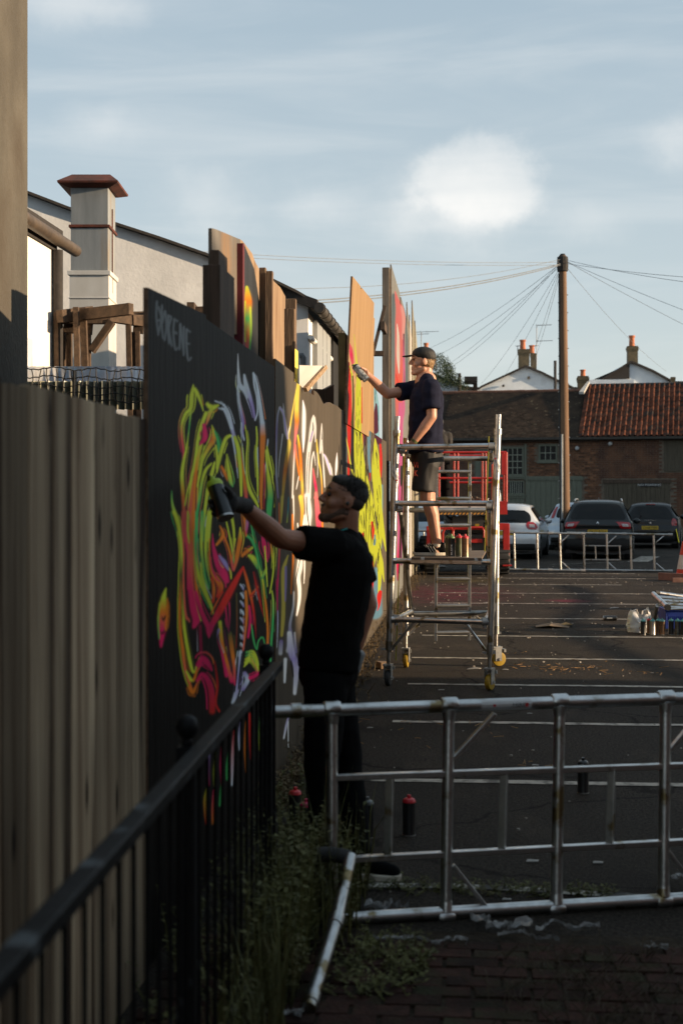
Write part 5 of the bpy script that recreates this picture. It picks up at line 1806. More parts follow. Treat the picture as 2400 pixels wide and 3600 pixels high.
# tree behind the man on the tower --------------------------------------------------------------------
tb = at(1556, 1400, 64)
tree = thing('pine_tree', 'dark bushy evergreen tree behind the shoulders of the man on the tower', 'tree', (tb.x, tb.y, 0))
M_bark = mat('bark', (.10, .07, .05), (.05, .035, .025), scale=10, rough=.95)
M_leaf = mat('evergreen_leaf', (.035, .062, .022), (.018, .034, .014), scale=1.2, rough=.8)
b = MB()
b.tube([(tb.x, tb.y, 0), (tb.x + .1, tb.y, 3), (tb.x, tb.y, 6.2)], [.3, .22, .08], 10)
for k in range(9):
    an = k * 2.4
    b.tube([(tb.x, tb.y, 3.5 + k * .28), (tb.x + 1.2 * math.cos(an), tb.y + 1.2 * math.sin(an), 4.3 + k * .28)], [.08, .02], 6)
b.obj('trunk', M_bark, tree, w=True)
rt = random.Random(11)
b = MB()
cl = []
for k in range(56):
    px = 1556 + rt.gauss(0, 30)
    lim = 1250 + abs(px - 1545) * 1.35
    cl.append((at(px, rt.uniform(lim, 1350), 64 + rt.uniform(-1.2, 1.2)), rt.uniform(.16, .34)))
for c_, rad in cl:
    for j in range(95):
        v = Vector((rt.gauss(0, 1), rt.gauss(0, 1), rt.gauss(0, .8))).normalized() * rad * rt.uniform(.55, 1.15)
        q = c_ + v
        a_ = Vector((rt.gauss(0, 1), rt.gauss(0, 1), rt.gauss(0, 1) + .6)).normalized() * rt.uniform(.04, .085)
        s_ = a_.cross(Vector((rt.gauss(0, 1), rt.gauss(0, 1), rt.gauss(0, 1)))).normalized() * 0.022
        b.add([q - s_, q + s_, q + a_], [(0, 1, 2)])
b.obj('crown', M_leaf, tree, w=True, fix=False)

# ================================================================== black railing in the foreground
M_rail = mat('black_railing', (0.006, 0.006, 0.0065), (0.012, 0.012, 0.0125), scale=14, rough=0.5, spec=0.10, bump=0.15, bscale=40, c3=(0.075, 0.083, 0.088), c3scale=7, c3amt=(0.60, 0.68))  # pale blue-grey patches in the colour stand in for sky highlights
ra, rb = Vector((-0.622, 1.0, 0)), Vector((-0.735, 5.55, 0))
rail = thing('metal_railing', 'black metal railing with ball finials running in from the lower left', 'railing', ra)
dr = (rb - ra).normalized()


def rp(y, z=0.0):
    t = (y - ra.y) / (rb.y - ra.y)
    return Vector((ra.x + (rb.x - ra.x) * t, y, z))


RZ = 1.05
b = MB()
rw = 0.021
for k in range(24):
    y0_, y1_ = 1.0 + 4.5 * k / 24, 1.0 + 4.5 * (k + 1) / 24
    s0 = 0.002 * math.sin(k * 1.7)
    b.add([rp(y0_, RZ) + Vector((-rw, 0, 0)), rp(y0_, RZ) + Vector((rw, 0, 0)), rp(y0_, RZ - .032) + Vector((rw, 0, 0)), rp(y0_, RZ - .032) + Vector((-rw, 0, 0)),
           rp(y1_, RZ) + Vector((-rw, 0, 0)), rp(y1_, RZ) + Vector((rw, 0, 0)), rp(y1_, RZ - .032) + Vector((rw, 0, 0)), rp(y1_, RZ - .032) + Vector((-rw, 0, 0))], [(0, 1, 5, 4), (1, 2, 6, 5), (2, 3, 7, 6), (3, 0, 4, 7)])
b.obj('top_rail', M_rail, rail, w=True, bevel=0.004)
MB().bar(rp(1.0, 0.14), rp(5.5, 0.14), 0.03, 0.02).obj('bottom_rail', M_rail, rail, w=True)
bar_me = MB().tube([(0, 0, 0.14), (0, 0, RZ - 0.03)], 0.0055, 8).mesh('baluster', M_rail)
y = 1.06
while y < 5.45:
    o = link('baluster', bar_me, rail)
    o.matrix_parent_inverse = wm(rail).inverted()
    o.location = rp(y)
    y += 0.135
for y in (1.9, 3.70, 5.50):
    q = rp(y)
    xo = -0.045
    MB().bb((q.x + xo - .025, y - .025, 0), (q.x + xo + .025, y + .025, RZ - .012)).obj('post', M_rail, rail, w=True, bevel=0.003)
    MB().lathe([(0.012, 0), (0.016, .012), (.012, .022), (.026, .036), (.032, .054), (.026, .073), (.012, .084)], 14, Matrix.Translation((q.x + xo, y, RZ - .015))).obj('ball_finial', M_rail, rail, smooth=60, w=True)

# ================================================================== aluminium scaffold pieces
M_alu = mat('dull_aluminium', (0.62, 0.62, 0.61), (0.38, 0.38, 0.375), scale=9, rough=0.32, metal=1.0, bump=0.12, bscale=70, rrange=(0.20, 0.50), c3=(0.22, 0.17, 0.09), c3scale=9, c3amt=(0.57, 0.64))
M_alu_dk = mat('stained_aluminium', (0.42, 0.41, 0.39), (0.24, 0.23, 0.21), scale=7, rough=0.4, metal=0.9, bump=0.15, bscale=60, c3=(0.16, 0.12, 0.05), c3scale=5, c3amt=(0.55, 0.7))
M_cast = mat('cast_clamp', (0.42, 0.41, 0.39), (0.24, 0.23, 0.22), scale=20, rough=0.55, metal=0.6)
M_yel = mat('yellow_wheel', (0.36, 0.23, 0.015), (0.24, 0.15, 0.012), scale=8, rough=0.5)
M_rub = mat('black_rubber', (0.018, 0.018, 0.018), (0.03, 0.03, 0.03), rough=0.7)
M_stick = mat('label_white', (0.62, 0.62, 0.62), (0.5, 0.5, 0.5), rough=0.5)
M_red = mat('label_red', (0.5, 0.02, 0.02), rough=0.5)


def ladder_frame(t, legA, legB, n_rungs, r=0.0255, first=0.08, last=0.08, ladder=None, diag=True, m=M_alu, rr=0.0215, tails=(0.1, 0.1), collars=True):
    """span frame lying or standing: two legs (pairs of points), rungs between them; parts go under t in t's local space"""
    A0, A1, B0, B1 = [Vector(x) for x in (*legA, *legB)]
    for P0, P1 in ((A0, A1), (B0, B1)):
        MB().tube([P0, P1], r, 14).obj('leg', m, t, smooth=50)
    fr = [first + (1 - first - last) * k / (n_rungs - 1) for k in range(n_rungs)]
    for f in fr:
        a_, b_ = A0.lerp(A1, f), B0.lerp(B1, f)
        MB().tube([a_, b_], rr, 12).obj('rung', m, t, smooth=50)
        if collars:
            for P, Q in ((a_, b_), (b_, a_)):
                d_ = (Q - P).normalized()
                ax = (A1 - A0).normalized()
                MB().tube([P - ax * .03, P + ax * .03], r + .005, 14).tube([P + d_ * .02, P + d_ * .055], [rr + .006, rr + .002], 12).obj('weld_collar', m, t, smooth=50)
    if ladder:
        g0, g1, f0, f1, nr = ladder
        for g_ in (g0, g1):
            s0, s1 = A0.lerp(B0, g_), A1.lerp(B1, g_)
            MB().bar(s0.lerp(s1, f0), s0.lerp(s1, f1), 0.032, 0.022).obj('ladder_rail', m, t, bevel=0.003)
        for k in range(nr):
            f = f0 + (f1 - f0) * (k + .5) / nr
            MB().tube([A0.lerp(A1, f).lerp(B0.lerp(B1, f), g0), A0.lerp(A1, f).lerp(B0.lerp(B1, f), g1)], 0.0165, 10).obj('ladder_rung', m, t, smooth=50)
    return fr


# ---- the frame lying on its edge right in front
fA0, fA1 = at(958, 2503, 5.62), at(2620, 2448, 6.02)
fB0, fB1 = at(1150, 3254, 5.60), at(2620, 3148, 5.95)
for q in (fB0, fB1):
    q.z = 0.027
ff = thing('scaffold_section', 'aluminium scaffold frame standing on edge across the foreground', 'scaffold frame', fB0)
inv = Matrix.Translation(-fB0)
tl = lambda q: inv @ Vector(q)
MB().tube([tl(fA0), tl(fA1)], 0.0255, 16).obj('leg', M_alu, ff, smooth=50)
MB().tube([tl(fB0), tl(fB1)], 0.0255, 16).obj('leg', M_alu, ff, smooth=50)


def on_frame(px, py):          # point of the frame's plane
    n = (fA1 - fA0).cross(fB0 - fA0).normalized()
    r = ray(px, py)
    return CAM + r * ((fA0 - CAM).dot(n) / r.dot(n))


def axA(px):
    a_, c_ = on_frame(px, 2480), on_frame(px, 2500)
    return a_


vert = [(1166, 1166), (1578, 1566), (1966, 1954), (2338, 2330)]
for xt, xb in vert:
    tpt = on_frame(xt, 2498 - (xt - 960) * 0.033)
    bpt = on_frame(xb, 3252 - (xb - 1150) * 0.072)
    MB().tube([tl(tpt), tl(bpt)], 0.0235, 14).obj('rung', M_alu, ff, smooth=50)
    axd = (fA1 - fA0).normalized()
    dn = (bpt - tpt).normalized()
    for P, dd in ((tpt, dn), (bpt, -dn)):
        MB().tube([tl(P - axd * .034), tl(P - axd * .028), tl(P + axd * .028), tl(P + axd * .034)], [.027, .031, .031, .027], 16).tube([tl(P + dd * .02), tl(P + dd * .06)], [.030, .025], 14).obj('weld_collar', M_alu, ff, smooth=50)
for y0_, y1_, xl in ((2733, 2684, 1182), (3020, 2948, 1238)):
    a_ = on_frame(xl, y0_)
    c_ = on_frame(2620, y1_)
    MB().bar(tl(a_), tl(c_), 0.034, 0.024).obj('ladder_rail', M_alu, ff, bevel=0.003)
for px in (1368, 1768, 2146):
    ya_ = 2733 - (px - 1182) * 0.0341
    yb_ = 3020 - (px - 1238) * 0.0521
    MB().bar(tl(on_frame(px + 3, ya_)), tl(on_frame(px - 5, yb_)), 0.030, 0.022).obj('ladder_rung', M_alu, ff, bevel=0.002)
for a_, c_ in (((1590, 2668), (1738, 2508)), ((1590, 3040), (1722, 3205)), ((2350, 2640), (2490, 2470)), ((2345, 2990), (2470, 3160))):
    MB().bar(tl(on_frame(*a_)), tl(on_frame(*c_)), 0.024, 0.016).obj('brace', M_alu, ff, bevel=0.002)
e_ = on_frame(1040, 2499)
axd = (fA1 - fA0).normalized()
MB().tube([tl(e_ - axd * .02), tl(e_ + axd * .02)], .031, 16).obj('spigot_collar', M_alu, ff, smooth=50)
# hire sticker
st = [on_frame(1690, 2462), on_frame(1862, 2452)]
b = MB()
for k in range(5):
    an0, an1 = R(-60 + 24 * k), R(-60 + 24 * (k + 1))
    up_, out = UP, -FW
    f = lambda p, an: tl(p) + (out * math.cos(an) + up_ * math.sin(an)) * 0.0262
    p0_ = on_frame(1690, 2478.5)
    p1_ = on_frame(1865, 2472.7)
    b.add([f(p0_, an0), f(p1_, an0), f(p1_, an1), f(p0_, an1)], [(0, 1, 2, 3)])
stk = b.obj('sticker', M_stick, ff, fix=False)
pm = on_frame(1800, 2475)
text('lettering', 'ON HIRE', 0.022, Matrix.Translation(tl(pm) + (-FW * .0268)) @ Matrix.Rotation(TH, 4, 'Z') @ Matrix.Rotation(R(90), 4, 'X'), M_rub, stk, sx=1.2)
pm = on_frame(1848, 2474)
MB().box(tl(pm) - FW * .0266, (.014, .0008, .016), Matrix.Rotation(TH, 3, 'Z')).obj('red_mark', M_red, stk)
pm = on_frame(1735, 2477)
MB().box(tl(pm) - FW * .0266, (.012, .0008, .010), Matrix.Rotation(TH, 3, 'Z')).obj('red_mark', M_red, stk)

# ---- the stabiliser clamped to it, its foot in the weeds
cl_ = at(1150, 3002, 5.48)
sb = thing('stabiliser', 'bent aluminium stabiliser tube clamped to the foreground frame with its foot in the weeds', 'stabiliser', gnd(1085, 3560))
p1_, p2_, p3_, p4_ = at(1160, 3004, 5.45), at(1232, 3010, 5.40), at(1183, 3232, 5.16), at(1085, 3545, 4.63)
MB().tube([p2_, p2_.lerp(p3_, .5), p3_, p3_.lerp(p4_, .5), p4_], 0.0235, 14).obj('tube', M_alu, sb, smooth=50, w=True)
MB().tube([p1_ - RT * .05, p1_, p2_ - RT * .02, p2_ + RT * .004], [.03, .03, .027, .02], 12).obj('clamp', M_rub, sb, smooth=50, w=True)
q3 = p3_.lerp(p4_, .02)
MB().tube([p3_ + (p2_ - p3_) * .06, p3_, p3_.lerp(p4_, .08)], .028, 14).obj('collar', M_alu, sb, smooth=50, w=True)
q5 = p3_.lerp(p4_, .86)
MB().tube([q5, q5 + (p4_ - p3_).normalized() * .05], .027, 14).obj('collar', M_alu, sb, smooth=50, w=True)

# ================================================================== the mobile tower
TW = at(1556, 2420, 12.6)
tz0 = 0.0
tower = thing('scaffold_tower', 'narrow aluminium mobile scaffold tower on yellow castors', 'scaffold tower', (0, 0, 0))
flB, frB = gnd(1362, 2412), gnd(1716, 2428)
blB, brB = gnd(1425, 2348), gnd(1742, 2342)
cen = (flB + frB + blB + brB) / 4
tower.location = cen
TI = Matrix.Translation(-cen)
lean = (at(1402, 1470, 12.65) - at(1372, 2300, 12.65))
lx = lean.normalized()
H_T = 2.40


def leg_pt(base, z):
    k = z / lx.z
    if base is blB or base is brB:
        k *= 0.12
    q = base + Vector((lx.x * k, lx.y * k, 0))
    return TI @ Vector((q.x, q.y, z))


legs = {'fl': flB, 'fr': frB, 'bl': blB, 'br': brB}
M_galv = mat('galvanised', (0.42, 0.42, 0.40), (0.26, 0.26, 0.25), scale=14, rough=0.5, metal=0.6)
ztop = {'fl': 2.40, 'fr': 2.40, 'bl': 2.26, 'br': 2.3}
for k, bs in legs.items():
    mm = M_alu
    MB().tube([leg_pt(bs, .36), leg_pt(bs, ztop[k] - .13)], .0295, 16).obj('leg', mm, tower, smooth=50)
    MB().tube([leg_pt(bs, ztop[k] - .14), leg_pt(bs, ztop[k])], .0245, 14).obj('spigot', M_alu, tower, smooth=50)
    MB().tube([leg_pt(bs, ztop[k] - .175), leg_pt(bs, ztop[k] - .125)], .0345, 16).obj('spigot_collar', M_alu, tower, smooth=50)
    # adjustable stem and castor
    MB().tube([leg_pt(bs, .32), leg_pt(bs, .40)], .032, 14).tube([leg_pt(bs, .20), leg_pt(bs, .33)], .018, 12).obj('jack_stem', M_alu_dk, tower, smooth=50)
    MB().bar(leg_pt(bs, .33) - RT * .07, leg_pt(bs, .33) + RT * .05, .016, .02).obj('jack_handle', M_cast, tower)
    q = leg_pt(bs, 0.0)
    yaw = {'fl': R(80), 'fr': R(65), 'bl': R(85), 'br': R(20)}[k]
    ca, sa = math.cos(yaw), math.sin(yaw)
    ax = Vector((-sa, ca, 0))        # wheel axle direction
    rd = Vector((ca, sa, 0))
    wc = q + Vector((0, 0, .072)) + rd * .03
    Mw = Matrix.Translation(wc) @ ax.to_track_quat('Z', 'Y').to_matrix().to_4x4()
    cst = MB().lathe([(.03, -.021), (.052, -.021), (.056, -.014), (.056, .014), (.052, .021), (.03, .021)], 20, Mw).obj('castor', M_yel, tower, smooth=40)
    MB().lathe([(.055, -.023), (.068, -.02), (.0715, -.010), (.0715, .010), (.068, .02), (.055, .023)], 22, Mw).obj('tyre', M_yel if k != 'fl' else M_rub, cst, smooth=50)
    fk = MB()
    for s_ in (-1, 1):
        c0 = wc + ax * (.032 * s_)
        fk.box(c0 + Vector((0, 0, .05)) - rd * .012, (.066, .006, .135), Matrix((rd, ax, UP)).transposed())
    fk.box(wc + Vector((0, 0, .118)) - rd * .02, (.09, .075, .014), Matrix((rd, ax, UP)).transposed())
    fk.box(wc + Vector((0, 0, .085)) + rd * .05, (.02, .09, .03), Matrix((rd, ax, UP)).transposed())
    fk.obj('fork', M_galv, cst)
    MB().tube([wc - ax * .045, wc + ax * .045], .014, 8).obj('axle', M_cast, cst)
# front frame rungs (no ladder) and back frame rungs with the ladder
zF = [0.595, 1.115, 1.625, 2.125]
for z in zF:
    a_, c_ = leg_pt(flB, z), leg_pt(frB, z)
    MB().tube([a_, c_], .026, 14).obj('rung', M_alu, tower, smooth=50)
    for P, Q in ((a_, c_), (c_, a_)):
        d_ = (Q - P).normalized()
        MB().tube([P + d_ * .02, P + d_ * .05], [.034, .028], 14).obj('weld_collar', M_alu, tower, smooth=50)
zB = [0.53, 1.04, 1.55, 2.06]
for z in zB:
    a_, c_ = leg_pt(blB, z), leg_pt(brB, z)
    MB().tube([a_, c_], .025, 14).obj('rung', M_alu_dk, tower, smooth=50)
for f in (0.33, 0.70):
    a_ = leg_pt(blB, .26).lerp(leg_pt(brB, .26), f)
    c_ = leg_pt(blB, 2.05).lerp(leg_pt(brB, 2.05), f)
    MB().bar(a_, c_, 0.024, 0.03).obj('ladder_rail', M_alu, tower, bevel=0.003)
for k in range(7):
    z = .34 + k * .265
    a_ = leg_pt(blB, z).lerp(leg_pt(brB, z), .33)
    c_ = leg_pt(blB, z).lerp(leg_pt(brB, z), .70)
    MB().tube([a_, c_], .018, 10).obj('ladder_rung', M_alu_dk, tower, smooth=50)
# diagonal braces under the lowest rungs
for L_, Rr, zz_ in ((flB, frB, .595), (blB, brB, .53)):
    for P, Q in ((L_, Rr), (Rr, L_)):
        a_ = leg_pt(P, .30)
        c_ = leg_pt(P, zz_).lerp(leg_pt(Q, zz_), .26)
        MB().bar(a_, c_, .022, .022).obj('brace', M_alu, tower, bevel=0.002)
# side braces between front and back frame
hooks = []
for nm, P0, z0_, P1, z1_, m_ in (('side_brace', frB, 1.60, brB, .55, M_alu), ('side_brace', flB, 1.58, blB, .55, M_alu_dk), ('guard_rail', flB, 2.10, blB, 2.08, M_alu_dk), ('guard_rail', frB, 2.12, brB, 2.06, M_alu_dk), ('side_brace', frB, .60, brB, .56, M_alu), ('side_brace', flB, .60, blB, .56, M_alu)):
    off = .055 if P0 is flB else -.055
    a_, c_ = leg_pt(P0, z0_) + RT * off, leg_pt(P1, z1_) + RT * off
    MB().tube([a_, c_], .0215, 12).obj(nm, m_, tower, smooth=50)
    for q, P in ((a_, P0), (c_, P1)):
        MB().tube([q - RT * .024 - UP * .0, q + RT * .024], .037, 14).tube([q - UP * .055, q + UP * .03], .018, 10).obj('hook_clamp', M_cast, tower, smooth=50)
# platform
pa, pb_ = leg_pt(flB, 1.115).lerp(leg_pt(frB, 1.115), .19), leg_pt(flB, 1.115).lerp(leg_pt(frB, 1.115), .885)
pc_, pd_ = leg_pt(blB, 1.09).lerp(leg_pt(brB, 1.09), .19), leg_pt(blB, 1.09).lerp(leg_pt(brB, 1.09), .885)
PZ = 1.150
for q in (pa, pb_, pc_, pd_):
    q.z = PZ
plat = MB().prism([pa - FW * .03, pb_ - FW * .03, pd_, pc_], (0, 0, -.018)).obj('platform', mat('deck_ply', (.17, .125, .09), (.10, .07, .05), scale=8, rough=.8), tower)
MB().bar(pa - UP * .036 - FW * .03, pb_ - UP * .036 - FW * .03, .04, .03).obj('deck_edge', M_alu, plat)
for f in (.17, .93):
    q = leg_pt(flB, 1.115).lerp(leg_pt(frB, 1.115), .19 + f * .695)
    MB().box(q + Vector((0, -.028, .012)), (.032, .014, .05)).obj('deck_hook', M_alu, plat, bevel=0.002)
# yellow straps / tape beside the legs
M_tape = mat('yellow_strap', (.42, .38, .04), (.26, .23, .03), scale=20, rough=.7)
for bs, dx, z0_, z1_ in ((flB, .075, .2, 2.22), (frB, -.05, 1.2, 2.22)):
    MB().bar(leg_pt(bs, z0_) + RT * dx + FW * .25, leg_pt(bs, z1_) + RT * dx + FW * .25, .018, .01).obj('strap', M_tape, tower)
# ON HIRE stickers on the two front legs
for bs, zs in ((flB, 1.88), (frB, 1.97)):
    q0 = leg_pt(bs, zs)
    b = MB()
    n = 8
    for k in range(n):
        an0, an1 = R(-70 + 140 * k / n), R(-70 + 140 * (k + 1) / n)
        vs = []
        for an, in ((an0,), (an1,)):
            dirv = -FW * math.cos(an) + RT * math.sin(an)
            zoff = -an / R(70) * 0.05
            vs += [q0 + dirv * .0302 + UP * (zoff - .048), q0 + dirv * .0302 + UP * (zoff + .048)]
        b.add(vs, [(0, 2, 3, 1)])
    s_ = b.obj('sticker', M_stick, tower, fix=False)
    text('lettering', 'ON HIRE', .026, Matrix.Translation(q0 - FW * .0312) @ Matrix.Rotation(TH, 4, 'Z') @ Matrix.Rotation(R(90), 4, 'X') @ Matrix.Rotation(R(-52), 4, 'Z'), M_rub, s_)
    MB().box(q0 - FW * .0308 + UP * (.045 if bs is frB else -.05) + RT * (-.015 if bs is frB else .012), (.016, .0008, .014), Matrix.Rotation(TH, 3, 'Z')).obj('red_mark', M_red, s_)

# ================================================================== frames on edge in front of the parked cars
def low_frame(name, d0, x0, x1, yt, yb, verts, label, braces=(), lad=None):
    A = at(x0, yb[0], d0)
    t = thing(name, label, 'scaffold frame', (A.x, A.y, 0))
    I = Matrix.Translation((-A.x, -A.y, 0))

    def P(px, py):
        q = at(px, py, d0)
        q.z = max(q.z, 0.026)
        return I @ q
    for y_ in (yt, yb):
        MB().tube([P(x0, y_[0]), P(x1, y_[1])], .0255, 10).obj('leg', M_alu_dk, t, smooth=50)
    yl = lambda px, y_: y_[0] + (y_[1] - y_[0]) * (px - x0) / (x1 - x0)
    for px in verts:
        MB().tube([P(px, yl(px, yt)), P(px + 3, yl(px, yb))], .0235, 10).obj('rung', M_alu, t, smooth=50)
    for a_, c_ in braces:
        MB().tube([P(*a_), P(*c_)], .013, 8).obj('brace', M_alu, t, smooth=50)
    if lad:
        for (xa, xb, y_) in lad[0]:
            MB().bar(P(xa, y_), P(xb, y_ + 1), .026, .022).obj('ladder_rail', M_alu, t)
        for (px, ya_, yb_) in lad[1]:
            MB().tube([P(px, ya_), P(px + 2, yb_)], .016, 8).obj('ladder_rung', M_alu, t, smooth=50)
    for px, y_ in ((x0 + (x1 - x0) * .55, yt), (x0 + (x1 - x0) * .55, yb), (x1 - 4, yt), (x1 - 4, yb)):
        q = P(px, yl(px, y_))
        MB().tube([q - RT * .05, q + RT * .05], .034, 10).obj('coupler', M_cast, t, smooth=50)
    return t


low_frame('scaffold_section', 31.0, 1788, 2052, (1872, 1877), (2001, 2006), (1805, 1886, 1966), 'left aluminium frame on edge in front of the silver hatchback', [((1972, 1905), (1998, 1880)), ((1974, 1976), (2002, 2002))])
low_frame('scaffold_section', 31.3, 1990, 2358, (1873, 1880), (2003, 2010), (2050, 2131, 2215, 2296), 'right aluminium frame with a short ladder in front of the dark car', [((2137, 1909), (2165, 1884)), ((2304, 1907), (2334, 1882)), ((2137, 1978), (2168, 2006)), ((2304, 1980), (2336, 2008))],
          ([(2054, 2182, 1918), (2054, 2182, 1967)], [(2091, 1920, 1966), (2176, 1920, 1966)]))
low_frame('scaffold_section', 33.0, 1452, 1560, (1866, 1868), (1992, 1994), (1488,), 'short aluminium frame seen through the tower left of the red lift')

# ================================================================== red scissor lift behind the tower
LD = 30.0
lf = at(1655, 1740, LD)
lift = thing('scissor_lift', 'red scissor lift with guard rails and striped edge behind the tower', 'lift', (lf.x, lf.y, 0), TH)
M_lred = mat('lift_red', (0.42, 0.017, 0.012), (0.30, 0.012, 0.009), scale=6, rough=0.42, c3=(0.25, 0.03, 0.02), c3scale=5, c3amt=(0.62, 0.75))
M_ldk = mat('lift_dark', (0.02, 0.02, 0.02), (0.035, 0.033, 0.03), scale=8, rough=0.6)
M_white_p = mat('white_plate', (.60, .56, .55), rough=.5)


def lp(px, py, y=0.0):          # photo pixel to lift-local x, z
    k = (LD + y) / FPX
    return Vector(((px - 1655) * k, y, EYE + (HZ - py) * k))


def lb(name, a, c, y0, y1, m, par=lift, bevel=0.0):
    p, q = lp(*a), lp(*c)
    return MB().bb((p.x, y0, p.z), (q.x, y1, q.z)).obj(name, m, par, bevel=bevel)


LEN = 2.6
deck = lb('deck', (1540, 1762), (1781, 1800), 0, LEN, M_lred)
lb('white_panel', (1545, 1766), (1752, 1796), -.008, 0.02, M_white_p, deck)
b = MB()
w0, w1 = lp(1545, 1801), lp(1779, 1809)
n = 18
for k in range(n):
    x0_ = w0.x + (w1.x - w0.x) * k / n
    dx = (w1.x - w0.x) / n
    b.add([(x0_, -.012, w1.z), (x0_ + dx * .5, -.012, w1.z), (x0_ + dx * .95, -.012, w0.z), (x0_ + dx * .45, -.012, w0.z)], [(0, 1, 2, 3)])
lb('stripe_base', (1540, 1800), (1781, 1811), -.008, LEN, M_ldk, deck)
b.obj('hazard_stripe', mat('hazard_orange', (.65, .30, .05), rough=.5), deck, fix=False)
lb('kick_plate', (1756, 1764), (1782, 1808), -.02, .0, M_lred, deck)


def lt(name, pts, r, m=M_lred, par=lift, n=8):
    return MB().tube(pts, r, n).obj(name, m, par, smooth=50)


for y in (0.03, LEN - .03):
    for py in (1590, 1681 if y < 1 else 1692, ):
        lt('guard_rail', [lp(1543, py) + Vector((0, y, 0)), lp(1777, py) + Vector((0, y, 0))], .024)
    for px in ((1543, 1596, 1609, 1695, 1706, 1771, 1779) if y < 1 else (1543, 1775)):
        lt('stanchion', [lp(px, 1764) + Vector((0, y, 0)), lp(px, 1590) + Vector((0, y, 0))], .026 if px > 1750 else .021)
lt('guard_rail', [lp(1543, 1590) + Vector((0, .03, 0)), lp(1543, 1590) + Vector((0, LEN, 0))], .022)
lt('guard_rail', [lp(1777, 1590) + Vector((0, .03, 0)), lp(1777, 1590) + Vector((0, LEN, 0))], .022)
lt('guard_rail', [lp(1777, 1681) + Vector((0, .03, 0)), lp(1777, 1681) + Vector((0, LEN, 0))], .02)
lb('corner_plate', (1762, 1594), (1778, 1668), -.005, .03, M_lred)
lb('control_box', (1546, 1622), (1562, 1652), .1, .35, mat('control_grey', (.3, .26, .24), rough=.6))
# scissor pack
for k in range(4):
    z0_, z1_ = .78 + k * .11, .78 + (k + 1) * .11
    for s_ in (-1, 1):
        for fl_ in (0, 1):
            y0_, y1_ = (0.2, LEN - .2) if fl_ else (LEN - .2, .2)
            MB().bar((s_ * (.32 + .06 * fl_), y0_, z0_), (s_ * (.32 + .06 * fl_), y1_, z1_), .05, .09).obj('scissor_arm', M_ldk, lift)
    MB().tube([(-.42, .2, z0_ + .02), (.42, .2, z0_ + .02)], .035, 10).obj('pivot_bar', M_ldk, lift)
lb('scissor_end', (1592, 1815), (1700, 1868), .12, .2, M_ldk)
# chassis, end frame, outrigger
lb('chassis', (1545, 1880), (1752, 1950), .1, LEN, M_ldk)
for x0_, x1_ in ((1556, 1592), (1590, 1700)):
    a_, c_ = lp(x0_, 1865), lp(x1_, 1865)
    lt('front_guard', [lp(x0_ - 2, 1920), lp(x0_, 1872), lp(x0_ + 8, 1856), lp(x1_ - 6, 1854), lp(x1_, 1866), lp(x1_, 1890)], .022)
lb('cross_beam', (1545, 1854), (1770, 1862), .08, .16, M_lred)
lb('end_plate', (1600, 1895), (1695, 1908), .05, .1, M_lred)
lb('outrigger_arm', (1742, 1840), (1790, 1864), .0, .35, M_lred, bevel=.01)
lb('outrigger_leg', (1768, 1855), (1790, 1972), .0, .14, M_lred, bevel=.008)
lt('outrigger_jack', [lp(1779, 1972) + Vector((0, .07, 0)), lp(1779, 1986) + Vector((0, .07, 0))], .03, M_lred)
lb('outrigger_pad', (1766, 1985), (1797, 1990), -.05, .2, M_lred)
lb('left_mount', (1500, 1850), (1512, 1985), .05, .2, M_lred)
for px in (1520, 1768):
    for y in (.35, LEN - .25):
        c_ = lp(px, 1740)
        Mw = Matrix.Translation((c_.x, y, .38)) @ Matrix.Rotation(R(90), 4, 'Y')
        wh = MB().lathe([(.2, -.14), (.33, -.145), (.375, -.11), (.38, 0), (.375, .11), (.33, .145), (.2, .14)], 26, Mw).obj('wheel', M_rub, lift, smooth=40)
        for k in range(18):
            an = 2 * math.pi * k / 18
            MB().box((c_.x, y + .378 * math.cos(an), .38 + .378 * math.sin(an)), (.26, .06, .03), Matrix.Rotation(an, 3, 'X') @ Matrix.Rotation(R(90), 3, 'X')).obj('tread', M_rub, wh)
lb('front_light', (1670, 1842), (1684, 1850), .04, .1, M_yel)
lb('orange_strut', (1709, 1866), (1716, 1918), .02, .06, mat('lift_orange', (.65, .12, .02), rough=.5))
# clutter on the deck
def local_thing(name, label, cat, px, py, y):
    q = wm(lift) @ lp(px, py, y)
    return thing(name, label, cat, q)


t = local_thing('crumpled_bag', 'crumpled brown paper bag on the deck of the red lift', 'bag', 1678, 1762, .15)
b = MB()
r3 = random.Random(3)
for k in range(16):
    c_ = Vector((r3.uniform(-.14, .14), r3.uniform(-.05, .05), r3.uniform(.0, .07)))
    b.add([c_ + Vector((r3.uniform(-.06, .06), r3.uniform(-.04, .04), r3.uniform(-.03, .05))) for _ in range(4)], [(0, 1, 2), (0, 2, 3), (0, 3, 1)])
b.obj('paper', mat('kraft', (.42, .32, .24), (.2, .14, .1), scale=20, rough=.8), t, fix=False)
t = local_thing('water_bottle', 'clear plastic water bottle standing on the lift deck by the corner', 'bottle', 1757, 1762, .2)
MB().lathe([(.03, 0), (.033, .02), (.033, .1), (.03, .14), (.014, .19), (.014, .21)], 12).obj('bottle_body', mat('bottle_plastic', (.55, .62, .68), (.6, .66, .7), rough=.15), t, smooth=50)
MB().lathe([(.016, .205), (.016, .23), (.01, .23)], 10).obj('cap', mat('cap_blue', (.3, .4, .6), rough=.4), t)
t = local_thing('paint_tub', 'small white tub on the lift deck', 'tub', 1709, 1762, .15)
MB().lathe([(.05, 0), (.055, .05), (.06, .05), (.06, .065), (.0, .065)], 14).obj('tub', M_white_p, t, smooth=40)

